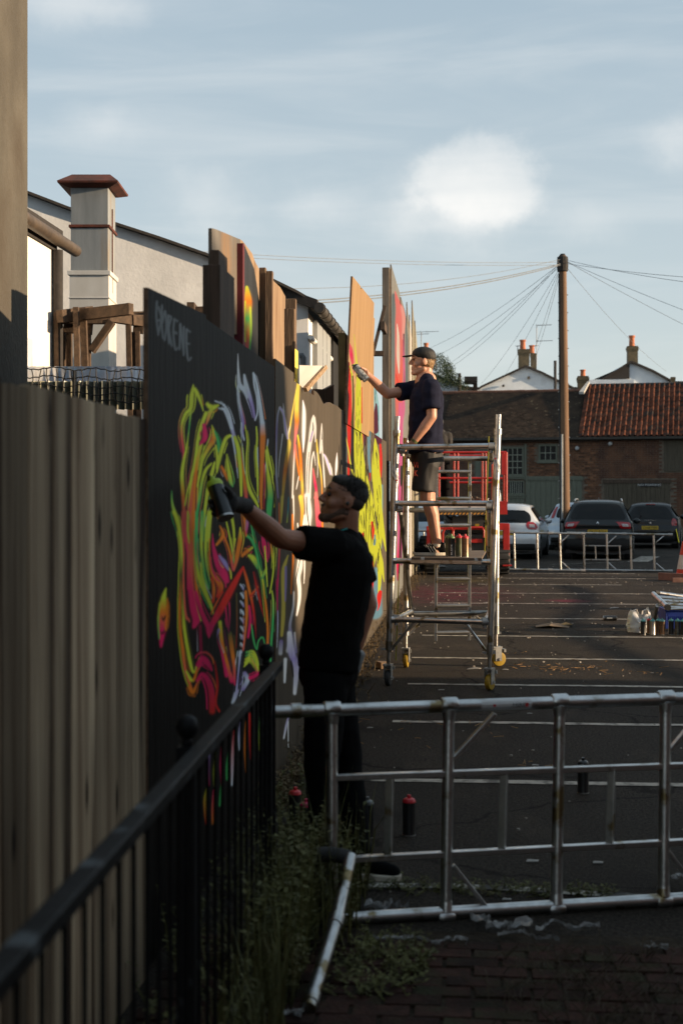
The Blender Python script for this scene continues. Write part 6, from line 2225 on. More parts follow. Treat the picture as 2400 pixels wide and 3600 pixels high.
# ================================================================== parked cars, seen from behind
M_tyre = M_rub
M_rim = mat('alloy_rim', (.45, .46, .47), (.35, .36, .37), rough=.35, metal=.8)
M_cglass = mat('car_glass', (.004, .0045, .005), (.006, .0065, .007), rough=.06, spec=.3)
M_trim = mat('car_black_trim', (.012, .012, .013), (.02, .02, .02), rough=.55)
M_tail = mat('tail_red', (.38, .008, .012), (.24, .006, .01), scale=20, rough=.12, coat=.6)
M_tailw = mat('tail_clear', (.5, .45, .45), (.35, .3, .3), scale=30, rough=.15)
M_plate = mat('plate_yellow', (.62, .40, .03), rough=.45)
M_chrome = mat('chrome', (.7, .7, .7), rough=.15, metal=1)


def car(label, paint, loc, yaw, L, W, H, prof, plate, kind, group=None):
    """prof: centre-line profile from rear sill over the roof to the nose: (y, z, half width, drop at the edge)"""
    t = thing('parked_car', label, 'car', loc, yaw, group)
    P = np.array(prof, float)
    Q = spline(P, 6)
    nj = 17
    js = np.linspace(-1, 1, nj)
    vs, fs = [], []

    def pt(i, j):
        y, z, w, dr_ = Q[i]
        e = abs(j) ** 3.2
        fwd = 0.10 * e if z > .3 else 0.0
        # the tail curves forward at the corners
        tail = max(0.0, 1 - y / 1.2)
        return Vector((w * (j * (1 - 0.05 * e)), y + (0.16 * e * tail), z - dr_ * e))
    n = len(Q)
    for i in range(n):
        for j in js:
            vs.append(pt(i, j))
    for i in range(n - 1):
        for k in range(nj - 1):
            a = i * nj + k
            fs.append((a, a + 1, a + nj + 1, a + nj))
    b = MB().add(vs, fs)
    # flanks: fans from the edge curve down to the sill line
    for s_ in (-1, 1):
        edge = [pt(i, s_) for i in range(n)]
        bot = [Vector((s_ * W / 2 * .96, e.y, min(e.z, .24))) for e in edge]
        mid = [Vector((s_ * max(abs(e.x), W / 2 * (1.0 if e.z < .95 else 1.0)) if e.z < .9 else s_ * (W / 2), e.y, min(e.z - .001, .62))) for e in edge]
        belt = [Vector((s_ * (W / 2 * .985 if e.z > .96 else max(abs(e.x), W / 2 * .97)), e.y, min(e.z - .0005, .95))) for e in edge]
        o_ = len(b.v)
        rows = [edge, belt, mid, bot]
        vv = [p for r_ in rows for p in r_]
        ff_ = []
        for r_ in range(3):
            for i in range(n - 1):
                a = r_ * n + i
                ff_.append((a, a + 1, a + n + 1, a + n) if s_ > 0 else (a + 1, a, a + n, a + n + 1))
        b.add(vv, ff_)
    b.obj('body', paint, t, smooth=38)
    MB().bb((-W / 2 * .93, .25, .16), (W / 2 * .93, L - .3, .45)).obj('underbody', M_trim, t)

    # helper: patch of the tail surface between heights and lateral fractions, lifted off the body
    zs = Q[:, 1]
    imax = int(np.argmax(zs))

    def at_z(z):
        for i in range(imax):
            if zs[i] <= z <= zs[i + 1]:
                f = (z - zs[i]) / (zs[i + 1] - zs[i] + 1e-9)
                return i + f
        return float(imax)

    def spt(fi, j, lift_):
        i = int(fi)
        f = fi - i
        i2 = min(i + 1, n - 1)
        p = pt(i, j).lerp(pt(i2, j), f)
        p2 = pt(min(i + 1, n - 1), j) - pt(max(i - 1, 0), j)
        nrm = Vector((0.35 * j, -p2.z, p2.y)).normalized()
        return p + nrm * lift_ * (1 if nrm.y < .3 else 1)

    def patch(name, outline, m, lift_=.006, par=t, res=7):
        """outline: (z, j_left, j_right) rows from bottom to top"""
        rows = spline([(a, c, d) for a, c, d in outline], 4)
        v2, f2 = [], []
        for (z, jl, jr) in rows:
            fi = at_z(z)
            for k in range(res + 1):
                v2.append(spt(fi, jl + (jr - jl) * k / res, lift_))
        for r_ in range(len(rows) - 1):
            for k in range(res):
                a = r_ * (res + 1) + k
                f2.append((a, a + 1, a + res + 2, a + res + 1))
        return MB().add(v2, f2).obj(name, m, par, smooth=60, fix=False)

    k_ = kind
    patch('rear_window', k_['glass'], M_cglass, .007, res=12)
    patch('lower_bumper', k_['bumper'], M_trim, .012, res=12)
    for s_ in (-1, 1):
        ol = [(z, s_ * a, s_ * c) for z, a, c in k_['lamp']]
        lm = patch('tail_lamp', ol, M_tail, .014)
        iz = [(z, s_ * (a + (c - a) * .25), s_ * (a + (c - a) * .75)) for z, a, c in k_['lamp'][1:-1]]
        if len(iz) > 1:
            patch('lamp_lens', iz, M_tailw if k_.get('clear') else M_tail, .019, lm)
        # mirror
        mx = s_ * (W / 2 + .09)
        MB().sphere((mx, L * .52, .98), .1, 10, 8, sc=(1, .55, .75)).obj('mirror', k_.get('mirror', paint), t, smooth=60)
        # side glass
        yy0, yy1 = .45, L * .56
        sv = []
        m_n = 10
        for q in range(m_n + 1):
            f = q / m_n
            y = yy0 + (yy1 - yy0) * f
            i = min(range(imax, n), key=lambda ii: abs(Q[ii][0] - y)) if y > Q[imax][0] else max(0, min(range(imax + 1), key=lambda ii: abs(Q[ii][0] - y)))
            e = pt(i, s_)
            zt = e.z - .05
            zb_ = .97 + .06 * (1 - f)
            if zt < zb_:
                zt = zb_ + .01
            xb = s_ * (W / 2 * .985 + .006)
            xt = s_ * (abs(e.x) + .010 + (W / 2 * .985 - abs(e.x)) * .12)
            sv += [(xb, y, zb_), (xt, y, zt)]
        MB().add(sv, [(2 * q, 2 * q + 1, 2 * q + 3, 2 * q + 2) for q in range(m_n)]).obj('side_window', M_cglass, t, fix=False)
        # wheels
        for y in (.62, L - .85):
            Mw = Matrix.Translation((s_ * (W / 2 - .10), y, .325)) @ Matrix.Rotation(R(90), 4, 'Y')
            wl_ = MB().lathe([(.2, -.1), (.30, -.105), (.322, -.08), (.325, 0), (.322, .08), (.30, .105), (.2, .1)], 24, Mw).obj('wheel', M_tyre, t, smooth=40)
            MB().lathe([(.05, .1 * s_), (.2, .112 * s_), (.21, .108 * s_), (.19, .09 * s_)], 20, Mw).obj('rim', M_rim, wl_, smooth=40)
            MB().lathe([(.36, -.12), (.37, .105)], 24, Matrix.Translation((s_ * (W / 2 - .10), y, .33)) @ Matrix.Rotation(R(90), 4, 'Y')).obj('wheel_arch', M_trim, t)
    # number plate
    zpl = k_['plate_z']
    p0 = spt(at_z(zpl), 0, .0)
    yp_ = min(p0.y, spt(at_z(zpl - .06), 0, 0).y, spt(at_z(zpl + .06), 0, 0).y) - .012
    pl = MB().box((0, yp_, zpl), (.52, .012, .115)).obj('number_plate', M_plate, t, bevel=.003)
    if plate:
        text('lettering', plate, .092, Matrix.Translation((0, yp_ - .0075, zpl)) @ Matrix.Rotation(R(90), 4, 'X'), M_trim, pl, sx=1.06)
    # badge: generic bright emblem as it looks, trim strip
    ze = k_['emblem_z']
    pe = spt(at_z(ze), 0, .012)
    if k_.get('diamond'):
        MB().add([(-.035, pe.y - .006, ze), (0, pe.y - .006, ze - .06), (.035, pe.y - .006, ze), (0, pe.y - .006, ze + .06), (-.018, pe.y - .012, ze), (0, pe.y - .012, ze - .032), (.018, pe.y - .012, ze), (0, pe.y - .012, ze + .032)],
                 [(0, 1, 5, 4), (1, 2, 6, 5), (2, 3, 7, 6), (3, 0, 4, 7)]).obj('emblem', M_chrome, t)
    else:
        MB().lathe([(.045, 0), (.04, .01), (.0, .012)], 14, Matrix.Translation(pe) @ Matrix.Rotation(R(90), 4, 'X')).obj('emblem', M_chrome, t)
    if k_.get('strip'):
        MB().box((0, spt(at_z(k_['strip']), 0, 0).y - .01, k_['strip']), (.36, .012, .02)).obj('handle_strip', M_chrome, t)
    # antenna, rails
    if k_.get('rails'):
        for s_ in (-1, 1):
            ys_ = np.linspace(.62, L * .5, 9)
            pts = []
            for y in ys_:
                i = min(range(imax // 2, n), key=lambda ii: abs(Q[ii][0] - y) + (0 if ii >= imax - 6 else 9))
                pts.append((s_ * (Q[i][2] - .05), y, Q[i][1] - Q[i][3] * .55 + .055))
            pts = [(pts[0][0], pts[0][1] - .12, pts[0][2] - .05)] + pts
            MB().tube(pts, .018, 8).obj('roof_rail', M_chrome if k_['rails'] == 2 else M_rim, t, smooth=60)
    MB().prism([(-.02, .75, H - .015), (.02, .75, H - .015), (.004, .95, H + .07), (-.004, .95, H + .07)], (0, .06, 0)).obj('roof_antenna', M_trim, t)
    if k_.get('spoiler_lamp'):
        q = spt(at_z(H - .075), 0, .02)
        MB().box(q, (.30, .03, .022)).obj('brake_lamp', M_tail, t)
    if k_.get('wiper'):
        q = spt(at_z(k_['glass'][0][0] + .06), 0, .02)
        MB().bar(q, q + Vector((.32, .0, .03)), .012, .012).obj('wiper', M_trim, t)
    return t


def hatch(L, W, H):
    w = W / 2
    return [(.13, .22, w * .90, .0), (.03, .30, w * .95, .0), (.0, .48, w * .985, .01), (.01, .62, w * .99, .01), (.055, .74, w * .985, .02), (.07, .86, w * .97, .02), (.10, .97, w * .93, .02), (.24, H - .22, w * .80, .03), (.34, H - .08, w * .74, .04), (.52, H - .025, w * .715, .05), (.95, H, w * .71, .06), (L * .40, H - .01, w * .71, .06),
            (L * .50, H - .09, w * .73, .06), (L * .60, H - .34, w * .84, .04), (L * .68, 1.0, w * .93, .05), (L * .80, .93, w * .95, .08), (L * .92, .82, w * .93, .10), (L * .975, .68, w * .88, .06), (L, .48, w * .85, .02), (L * .985, .26, w * .84, 0)]


kind_focus = dict(glass=[(.965, -.70, .70), (1.03, -.83, .83), (1.15, -.88, .88), (1.24, -.84, .84), (1.30, -.70, .70)], bumper=[(.24, -.95, .95), (.34, -.93, .93), (.42, -.90, .90)],
                  lamp=[(.80, .70, .93), (.86, .63, .99), (.94, .64, .99), (1.0, .72, .90)], plate_z=.70, emblem_z=.90, wiper=True, clear=True)
kind_suv = dict(glass=[(1.06, -.80, .80), (1.12, -.90, .90), (1.30, -.87, .87), (1.42, -.80, .80), (1.47, -.70, .70)], bumper=[(.26, -.97, .97), (.40, -.96, .96), (.52, -.90, .90)],
                lamp=[(.83, .66, .97), (.88, .62, .995), (.95, .58, .995), (1.0, .52, .97)], plate_z=.735, emblem_z=.95, diamond=True, rails=1, clear=True)
kind_small = dict(glass=[(1.0, -.66, .66), (1.06, -.76, .76), (1.26, -.76, .76), (1.33, -.66, .66)], bumper=[(.24, -.95, .95), (.32, -.93, .93), (.40, -.90, .90)],
                  lamp=[(1.0, .84, .97), (1.08, .82, .99), (1.26, .82, .97), (1.36, .80, .90)], plate_z=.66, emblem_z=.90)
kind_208 = dict(glass=[(.93, -.80, .80), (1.0, -.90, .90), (1.16, -.88, .88), (1.28, -.80, .80), (1.34, -.66, .66)], bumper=[(.24, -.96, .96), (.36, -.95, .95), (.46, -.90, .90)],
                lamp=[(.74, .80, .96), (.80, .76, .995), (.90, .80, .995), (.97, .86, .97)], plate_z=.66, emblem_z=.80, strip=.90, spoiler_lamp=True)

M_silver = mat('silver_paint', (.62, .64, .66), (.60, .62, .64), rough=.3, metal=.3, coat=.7)
M_silver2 = mat('pale_blue_silver', (.40, .45, .50), (.38, .43, .48), rough=.3, metal=.5, coat=.7)
M_darkp = mat('dark_green_grey_paint', (.010, .013, .014), (.009, .012, .013), rough=.35, spec=.3, coat=.35)
M_blackp = mat('black_paint', (.006, .0065, .007), (.005, .0055, .006), rough=.35, spec=.3, coat=.35)


def suvp(L, W, H):
    q = hatch(L, W, H)
    q = [list(r_) for r_ in q]
    for r_ in q[:9]:
        pass
    q[0:10] = [(.14, .24, W * .44, 0), (.03, .34, W * .475, 0), (.0, .52, W * .49, .01), (.02, .66, W * .495, .01), (.06, .80, W * .495, .02), (.05, .92, W * .49, .02), (.12, 1.04, W * .47, .02), (.26, H - .22, W * .415, .03), (.36, H - .09, W * .39, .04), (.52, H - .03, W * .375, .05)]
    return [tuple(r_) for r_ in q]


def carpos(px, d):
    q = at(px, 1740, d)
    q.z = 0
    return q


YAW = TH - R(12)
car('silver hatchback with red tail lamp parked behind the red lift', M_silver, carpos(1772, 37.4), YAW, 4.3, 1.82, 1.47, hatch(4.3, 1.82, 1.47), None, kind_focus)
car('small pale blue silver hatchback between the silver and the dark car', M_silver2, carpos(2016, 43.5), YAW, 3.7, 1.64, 1.48, hatch(3.7, 1.64, 1.48), None, dict(kind_small))
car('dark green grey crossover with roof rails and yellow plate', M_darkp, carpos(2099, 37.2), YAW, 4.2, 1.80, 1.57, suvp(4.2, 1.80, 1.57), 'EK72 RTU', dict(kind_suv))
car('black hatchback parked furthest right', M_blackp, carpos(2283, 45.0), YAW - R(3), 3.97, 1.74, 1.46, hatch(3.97, 1.74, 1.46), 'CV68 FVM', dict(kind_208))
car('pale silver car mostly hidden behind the lift and tower', M_silver2, carpos(1530, 39.0), YAW + R(25), 4.3, 1.82, 1.46, hatch(4.3, 1.82, 1.46), None, dict(kind_focus))

# ================================================================== people
from mathutils import noise as mnoise


def prim_cap(mb, p0, p1, r0, r1, n=14, flat=False, sq=None):
    p0, p1 = Vector(p0), Vector(p1)
    d = p1 - p0
    L = d.length
    t = d.normalized()
    pts, rs = [], []
    if not flat:
        for k in range(4):
            an = R(80 - 26.7 * k)
            pts.append(p0 - t * r0 * math.sin(an))
            rs.append(r0 * math.cos(an))
    for k in range(5):
        f = k / 4
        pts.append(p0 + d * f)
        rs.append(r0 + (r1 - r0) * f)
    if not flat:
        for k in range(4):
            an = R(26.7 * (k + .01))
            pts.append(p1 + t * r1 * math.sin(an))
            rs.append(r1 * math.cos(an))
    mb.tube(pts, [max(x, 1e-4) for x in rs], n)


def blob(name, prims, voxel, smooth, m, parent, folds=0.0, fscale=9.0, fstretch=(1, 1, 1), seed=0.0, inflate=0.0):
    mb = MB()
    for p in prims:
        if p[0] == 'c':
            prim_cap(mb, *p[1:])
        elif p[0] == 'f':
            prim_cap(mb, *p[1:], flat=True)
        else:                       # ellipsoid: centre, radii, rotation
            mb.sphere(p[1], 1.0, 20, 14, sc=p[2], rot=(Euler(p[3]).to_matrix() if len(p) > 3 else None))
    me = mb.mesh('tmp', m)
    bm = bmesh.new()
    bm.from_mesh(me)
    bmesh.ops.recalc_face_normals(bm, faces=bm.faces)
    bm.to_mesh(me)
    bm.free()
    o = bpy.data.objects.new('tmp', me)
    COL.objects.link(o)
    r = o.modifiers.new('r', 'REMESH')
    r.mode = 'VOXEL'
    r.voxel_size = voxel
    if smooth:
        s = o.modifiers.new('s', 'SMOOTH')
        s.factor = 0.5
        s.iterations = smooth
    me = evald(o)
    me.name = name
    if folds:
        n = len(me.vertices)
        co = np.zeros(n * 3)
        me.vertices.foreach_get('co', co)
        no = np.zeros(n * 3)
        me.vertex_normals.foreach_get('vector', no)
        co = co.reshape(-1, 3)
        no = no.reshape(-1, 3)
        for i in range(n):
            q = Vector((co[i, 0] * fstretch[0] * fscale + seed, co[i, 1] * fstretch[1] * fscale, co[i, 2] * fstretch[2] * fscale))
            d = mnoise.noise(q)
            d = (1 - abs(d) * 2.2) * .6 + mnoise.noise(q * 2.3) * .4
            co[i] += no[i] * folds * d
        me.vertices.foreach_set('co', co.ravel())
    me.materials.clear()
    me.materials.append(m)
    me.shade_smooth()
    return link(name, me, parent)


def head_prims(c, yaw, pitch, s, roll=0.0):
    """facing -x when yaw = 0; pitch > 0 lifts the chin"""
    M = Matrix.Translation(c) @ Matrix.Rotation(yaw, 4, 'Z') @ Matrix.Rotation(pitch, 4, 'Y') @ Matrix.Rotation(roll, 4, 'X')

    def P(f, u, sd=0.0):
        return M @ (Vector((-f, sd, u)) * s)
    rot = M.to_3x3().to_euler()

    def E(f, u, sd, rf, rs, ru):
        return ('e', P(f, u, sd), (rf * s, rs * s, ru * s), rot)
    pr = [E(-.012, .035, 0, .100, .077, .094), E(.035, -.02, 0, .058, .062, .085), E(.05, .045, 0, .050, .058, .052),
          ('c', P(-.01, -.07, .050), P(.066, -.108, .018), .024 * s, .024 * s), ('c', P(-.01, -.07, -.050), P(.066, -.108, -.018), .024 * s, .024 * s),
          E(.074, -.108, 0, .027, .026, .024), E(.03, -.085, 0, .055, .05, .04), E(.032, -.058, 0, .061, .0585, .058), E(.064, -.064, 0, .034, .036, .046), E(.02, -.01, 0, .06, .068, .06),
          ('c', P(.090, .028), P(.118, -.022), .010 * s, .0125 * s), ('c', P(.104, .004), P(.119, -.024), .009 * s, .010 * s), E(.104, -.027, .012, .012, .009, .009), E(.104, -.027, -.012, .012, .009, .009),
          ('c', P(.083, .034, -.034), P(.086, .034, .034), .0135 * s, .0135 * s), E(.058, -.03, .043, .030, .024, .028), E(.058, -.03, -.043, .030, .024, .028),
          ('c', P(.091, -.059, -.013), P(.091, -.059, .013), .0105 * s, .0105 * s), ('c', P(.090, -.075, -.011), P(.090, -.075, .011), .0105 * s, .0105 * s)]
    for sg in (-1, 1):
        pr.append(('e', P(-.014, -.004, sg * .080), (.028 * s, .010 * s, .034 * s), (M @ Matrix.Rotation(sg * -.35, 4, 'Z')).to_3x3().to_euler()))
    return pr, P, E


def grip(c, a, e1, rad, scale=1.0, index_up=True, spread=.021, wrap=150, off0=.02):
    """prims of a hand closed round a cylinder: centre c, axis a, e1 points from the axis to the palm"""
    a = Vector(a).normalized()
    e1 = (Vector(e1) - a * Vector(e1).dot(a)).normalized()
    e2 = a.cross(e1)
    c = Vector(c)
    pr = []
    rr = rad + .009 * scale

    def Q(ph, of, r_=rr):
        return c + a * of + (e1 * math.cos(R(ph)) + e2 * math.sin(R(ph))) * r_
    for k in range(4):
        of = off0 - k * spread * scale
        ln = (wrap - 18, wrap, wrap - 6, wrap - 30)[k]
        if k == 0 and index_up:
            pts = [Q(25, of, rr + .012), Q(40, of + .045, rr + .004), Q(60, of + .075, rr - .004), Q(95, of + .088, rad * .45)]
        else:
            pts = [Q(15, of, rr + .010), Q(55, of, rr + .003), Q(55 + (ln - 55) * .5, of - .002), Q(ln, of - .003)]
        rs = [.0105 * scale, .0098 * scale, .009 * scale, .008 * scale]
        for i in range(3):
            pr.append(('c', pts[i], pts[i + 1], rs[i], rs[i + 1]))
    th = [Q(-15, off0 - .035, rr + .016), Q(-48, off0 - .012, rr + .006), Q(-85, off0 + .005, rr + .002)]
    pr.append(('c', th[0], th[1], .014 * scale, .0115 * scale))
    pr.append(('c', th[1], th[2], .0115 * scale, .009 * scale))
    pc = c + a * (off0 - .032) + e1 * (rad + .020 * scale)
    M3 = Matrix((e1, e2, a)).transposed().to_euler()
    pr.append(('e', pc, (.020 * scale, .040 * scale, .043 * scale), M3))
    return pr, pc


M_skin_t = mat('skin_fair', (.56, .29, .19), (.46, .22, .14), scale=12, rough=.5, sss=.12, bump=.1, bscale=120)
M_skin_d = mat('skin_tan', (.33, .145, .085), (.25, .105, .06), scale=12, rough=.5, sss=.1, bump=.1, bscale=120)
M_navy = mat('navy_cotton', (.012, .0135, .030), (.009, .010, .023), scale=20, rough=.9, bump=.3, bscale=150, spec=.15)
M_blk = mat('black_cotton', (.0042, .0040, .0040), (.003, .0029, .0029), scale=20, rough=.92, bump=.3, bscale=150, spec=.08)
M_blk2 = mat('black_denim', (.0055, .0055, .006), (.004, .004, .0045), scale=20, rough=.9, bump=.3, bscale=150, spec=.08)
M_short = mat('black_shorts', (.011, .0095, .009), (.007, .006, .006), scale=16, rough=.7, bump=.2, bscale=120)
M_hair_d = mat('dark_hair', (.010, .008, .007), (.018, .013, .010), scale=60, rough=.55, bump=.8, bscale=160, stretch=(1, 1, 3))
M_hair_b = mat('fair_hair', (.36, .22, .10), (.22, .125, .055), scale=60, rough=.55, bump=.8, bscale=160, stretch=(1, 1, .4))
M_shoe_w = mat('sole_white', (.62, .56, .46), (.5, .45, .37), scale=20, rough=.7)
M_eye = mat('eye_dark', (.02, .015, .012), rough=.2)
M_stub = mat('stubble', (.115, .060, .040), (.06, .032, .022), scale=80, rough=.8, bump=.6, bscale=200)


def shoe(parent, heel, toe, w, mats, stripes=False):
    """heel, toe: ground points; upper blob and a sole slab"""
    heel, toe = Vector(heel), Vector(toe)
    d = (toe - heel)
    L = d.length
    t = d.normalized()
    s = Vector((-t.y, t.x, 0))

    def P(f, sd, z):
        return heel + t * (f * L) + s * sd + UP * z
    up = [('c', P(.12, 0, .055), P(.42, 0, .062), .038, .042), ('c', P(.42, 0, .058), P(.86, 0, .038), .042, .032), ('c', P(.14, 0, .06), P(.13, 0, .085), .036, .036), ('c', P(.30, 0, .075), P(.55, 0, .066), .032, .026)]
    root = blob('shoe', up, .006, 3, mats[0], parent)
    prof = []
    for k in range(28):
        an = 2 * math.pi * k / 28
        f = .5 + .5 * math.cos(an)
        wd = w * (.40 + .12 * math.sin(f * math.pi * .9 + .3) + (.06 if f > .55 else 0))
        prof.append(P(.0 + f * 1.0, math.copysign(abs(math.sin(an)) ** .7, math.sin(an)) * wd, .0))
    MB().prism(prof, (0, 0, .028)).obj('sole', mats[1], root, bevel=.004)
    if stripes:
        side = -1 if (s.y > 0) else 1
        for k in range(3):
            f = .36 + k * .085
            MB().bar(P(f - .06, side * .0455, .03), P(f + .05, side * .036, .082), .014, .006).obj('stripe', M_shoe_w, root)
        MB().box(P(.045, 0, .085), (.02, .05, .05), Matrix((t, s, UP)).transposed()).obj('heel_tab', M_shoe_w, root, bevel=.006)
        for k in range(4):
            f = .46 + k * .055
            MB().tube([P(f, -.026, .094 - k * .006), P(f + .01, 0, .104 - k * .006), P(f, .026, .094 - k * .006)], .0035, 6).obj('lace', M_shoe_w, root)
    return root


# ---------------------------------------------------------------- spray cans
M_canmetal = mat('can_metal', (.55, .54, .52), (.45, .44, .42), rough=.3, metal=.9)
M_canblack = mat('can_black', (.012, .012, .012), (.02, .02, .02), rough=.3)


def can_parts(t, body_m, top_m, M=None, nozzle=M_canblack, h=.165, r=.0325, lettering=None):
    M = M or Matrix.Identity(4)
    MB().lathe([(r * .96, 0), (r * 1.02, .003), (r * 1.02, .008), (r, .011), (r, h - .004), (r * 1.0, h)], 18, M).obj('body', body_m, t, smooth=40)
    MB().lathe([(r * 1.03, h), (r * 1.03, h + .005), (r * .86, h + .016), (r * .55, h + .022), (r * .5, h + .022)], 18, M).obj('dome', top_m, t, smooth=30)
    MB().lathe([(r * 1.035, -.001), (r * 1.035, .006), (r * .98, .007)], 18, M).obj('base_rim', M_canmetal, t, smooth=30)
    MB().lathe([(.010, h + .020), (.010, h + .036), (.006, h + .038)], 10, M).obj('nozzle', nozzle, t)


def spray_can(label, loc, body_m, top_m, group, nozzle=M_canblack, rot=None):
    t = thing('spray_can', label, 'spray can', loc, rnd(0, 6), group)
    can_parts(t, body_m, top_m, None, nozzle)
    if rot is not None:
        t.rotation_euler = rot
    return t


# ---------------------------------------------------------------- the man in black, near
MA_D = 6.3
mo = at(1190, 1740, MA_D)
mo.z = 0
man = thing('person', 'man in black t-shirt and dark trousers spraying the neon mural with a gloved hand', 'person', mo, TH)
MI = wm(man).inverted()


def ml(px, py, d):          # photo pixel at depth -> the man's local space
    return MI @ at(px, py, d)


hd = Vector((.020, -.02, 1.672))
hp, HP, HE = head_prims(hd, R(10), R(17), .86)
sh_l, sh_r = Vector((-.035, -.165, 1.475)), Vector((.055, .185, 1.47))
el_l = ml(985, 1893, 5.98)
wr_l = ml(855, 1778, 5.74)
el_r, wr_r = Vector((.135, .20, 1.20)), Vector((.075, .16, .985))
body = hp + [('c', HP(-.040, -.045), Vector((.03, .01, 1.47)), .050, .060), ('c', Vector((.03, .01, 1.50)), sh_l, .06, .055), ('c', Vector((.03, .01, 1.50)), sh_r, .06, .055),
             ('c', sh_l, el_l, .054, .043), ('c', el_l, el_l.lerp(wr_l, .35), .043, .045), ('c', el_l.lerp(wr_l, .35), wr_l, .045, .028),
             ('c', sh_r, el_r, .052, .041), ('c', el_r, wr_r, .042, .028), ('e', wr_r + Vector((-.01, 0, -.05)), (.025, .04, .05)),
             ('c', Vector((.03, 0, 1.4)), Vector((-.03, 0, .95)), .10, .10), ('c', Vector((-.055, -.085, .9)), Vector((-.075, -.12, .5)), .06, .045), ('c', Vector((-.075, -.12, .5)), Vector((-.045, -.12, .12)), .045, .035), ('c', Vector((-.03, .085, .9)), Vector((.035, .09, .5)), .06, .045), ('c', Vector((.035, .09, .5)), Vector((.085, .05, .12)), .045, .035)]
blob('body', body, .0048, 2, M_skin_d, man)
# fingers of the far hand
for k in range(0):
    pass
# hair
blob('hair', [HE(-.026, .055, 0, .096, .0775, .080), HE(.02, .088, 0, .068, .062, .044), HE(.056, .098, 0, .032, .043, .022)], .005, 2, M_hair_d, man, folds=.003, fscale=60)
blob('cropped_side_hair', [HE(-.040, .014, 0, .072, .0740, .060)], .005, 2, mat('cropped_hair', (.040, .026, .020), (.022, .015, .012), scale=80, rough=.8), man)
blob('beard', [HE(.076, -.109, 0, .0275, .027, .025), ('c', HP(.095, -.049, -.016), HP(.095, -.049, .016), .0085, .0085), ('c', HP(-.012, -.055, .0515), HP(.066, -.108, .018), .0245 * .9, .0255 * .9), ('c', HP(-.012, -.055, -.0515), HP(.066, -.108, -.018), .0245 * .9, .0255 * .9)], .004, 2, M_stub, man)
for s_ in (-1, 1):
    MB().sphere(HP(.0835, .012, s_ * .030), .0105, 10, 8).obj('eye', M_eye, man, smooth=60)
    MB().tube([HP(.094, .040, s_ * .014), HP(.094, .045, s_ * .030), HP(.084, .040, s_ * .046)], [.004, .005, .003], 6).obj('eyebrow', M_hair_d, man)
MB().sphere(HP(-.008, -.008, -.083), .012, 8, 6).obj('earbud', M_canblack, man, smooth=60)
def strands(name, HPf, n, m, parent, region, L0, L1, width, lay, seed, s=.86):
    r_ = random.Random(seed)
    b_ = MB()
    k = 0
    while k < n:
        th, ph = r_.uniform(0, 2 * math.pi), math.acos(r_.uniform(-.5, 1))
        f, sd, u = -.026 + .097 * math.sin(ph) * math.cos(th), .0785 * math.sin(ph) * math.sin(th), .052 + .082 * math.cos(ph)
        if not region(f, sd, u):
            continue
        k += 1
        p = HPf(f, u, sd)
        nrm = (HPf(f * 1.2 + .005, u * 1.2 - .01, sd * 1.2) - p).normalized()
        d = (nrm + (HPf(lay[0], lay[1], 0) - HPf(0, 0, 0)).normalized() * .9 + Vector((r_.gauss(0, .35), r_.gauss(0, .35), r_.gauss(0, .25)))).normalized()
        q = p + d * r_.uniform(L0, L1)
        sd_ = d.cross(nrm).normalized() * width
        b_.add([p - sd_, p + sd_, q], [(0, 1, 2)])
    return b_.obj(name, m, parent, fix=False)


strands('hair_strands', HP, 2600, M_hair_d, man, lambda f, sd, u: u > .045 - .5 * f * (f < 0) and f < .075, .006, .018, .0011, (.02, .02), 5)
# t-shirt
sl_end = sh_l.lerp(el_l, .62)
ts = [('c', Vector((.022, .075, 1.38)), Vector((-.03, .05, 1.08)), .132, .128), ('c', Vector((.018, -.075, 1.38)), Vector((-.035, -.05, 1.08)), .132, .128), ('c', Vector((.02, 0, 1.38)), Vector((-.03, 0, 1.08)), .140, .138), ('f', Vector((-.03, -.045, 1.10)), Vector((-.045, -.045, .935)), .130, .136, 22), ('f', Vector((-.03, .045, 1.10)), Vector((-.045, .045, .935)), .130, .136, 22),
      ('c', Vector((.02, -.10, 1.455)), Vector((.04, .12, 1.455)), .078, .078), ('c', Vector((.032, -.03, 1.50)), Vector((.034, .04, 1.50)), .062, .062),
      ('c', sh_l + Vector((.03, .04, -.01)), sh_l, .082, .078), ('f', sh_l + Vector((.02, .01, 0)), sl_end, .079, .074), ('c', sh_r, sh_r.lerp(el_r, .25), .075, .07), ('f', sh_r, sh_r.lerp(el_r, .66), .074, .072)]
blob('t_shirt', ts, .009, 5, M_blk, man, folds=.007, fscale=7, fstretch=(1, 1, 1.3), seed=3)
# lanyard
pts = []
for k in range(13):
    an = R(-100 + 200 * k / 12)
    pts.append(Vector((.028 + .066 * math.cos(an + math.pi), .002 + .07 * math.sin(an), 1.548 - .022 * math.cos(an))))
MB().tube(pts[:7], .006, 6).obj('lanyard', mat('lanyard_teal', (.02, .30, .30), rough=.7), man)
MB().tube(pts[6:], .006, 6).obj('lanyard', mat('lanyard_red', (.35, .02, .03), rough=.7), man)
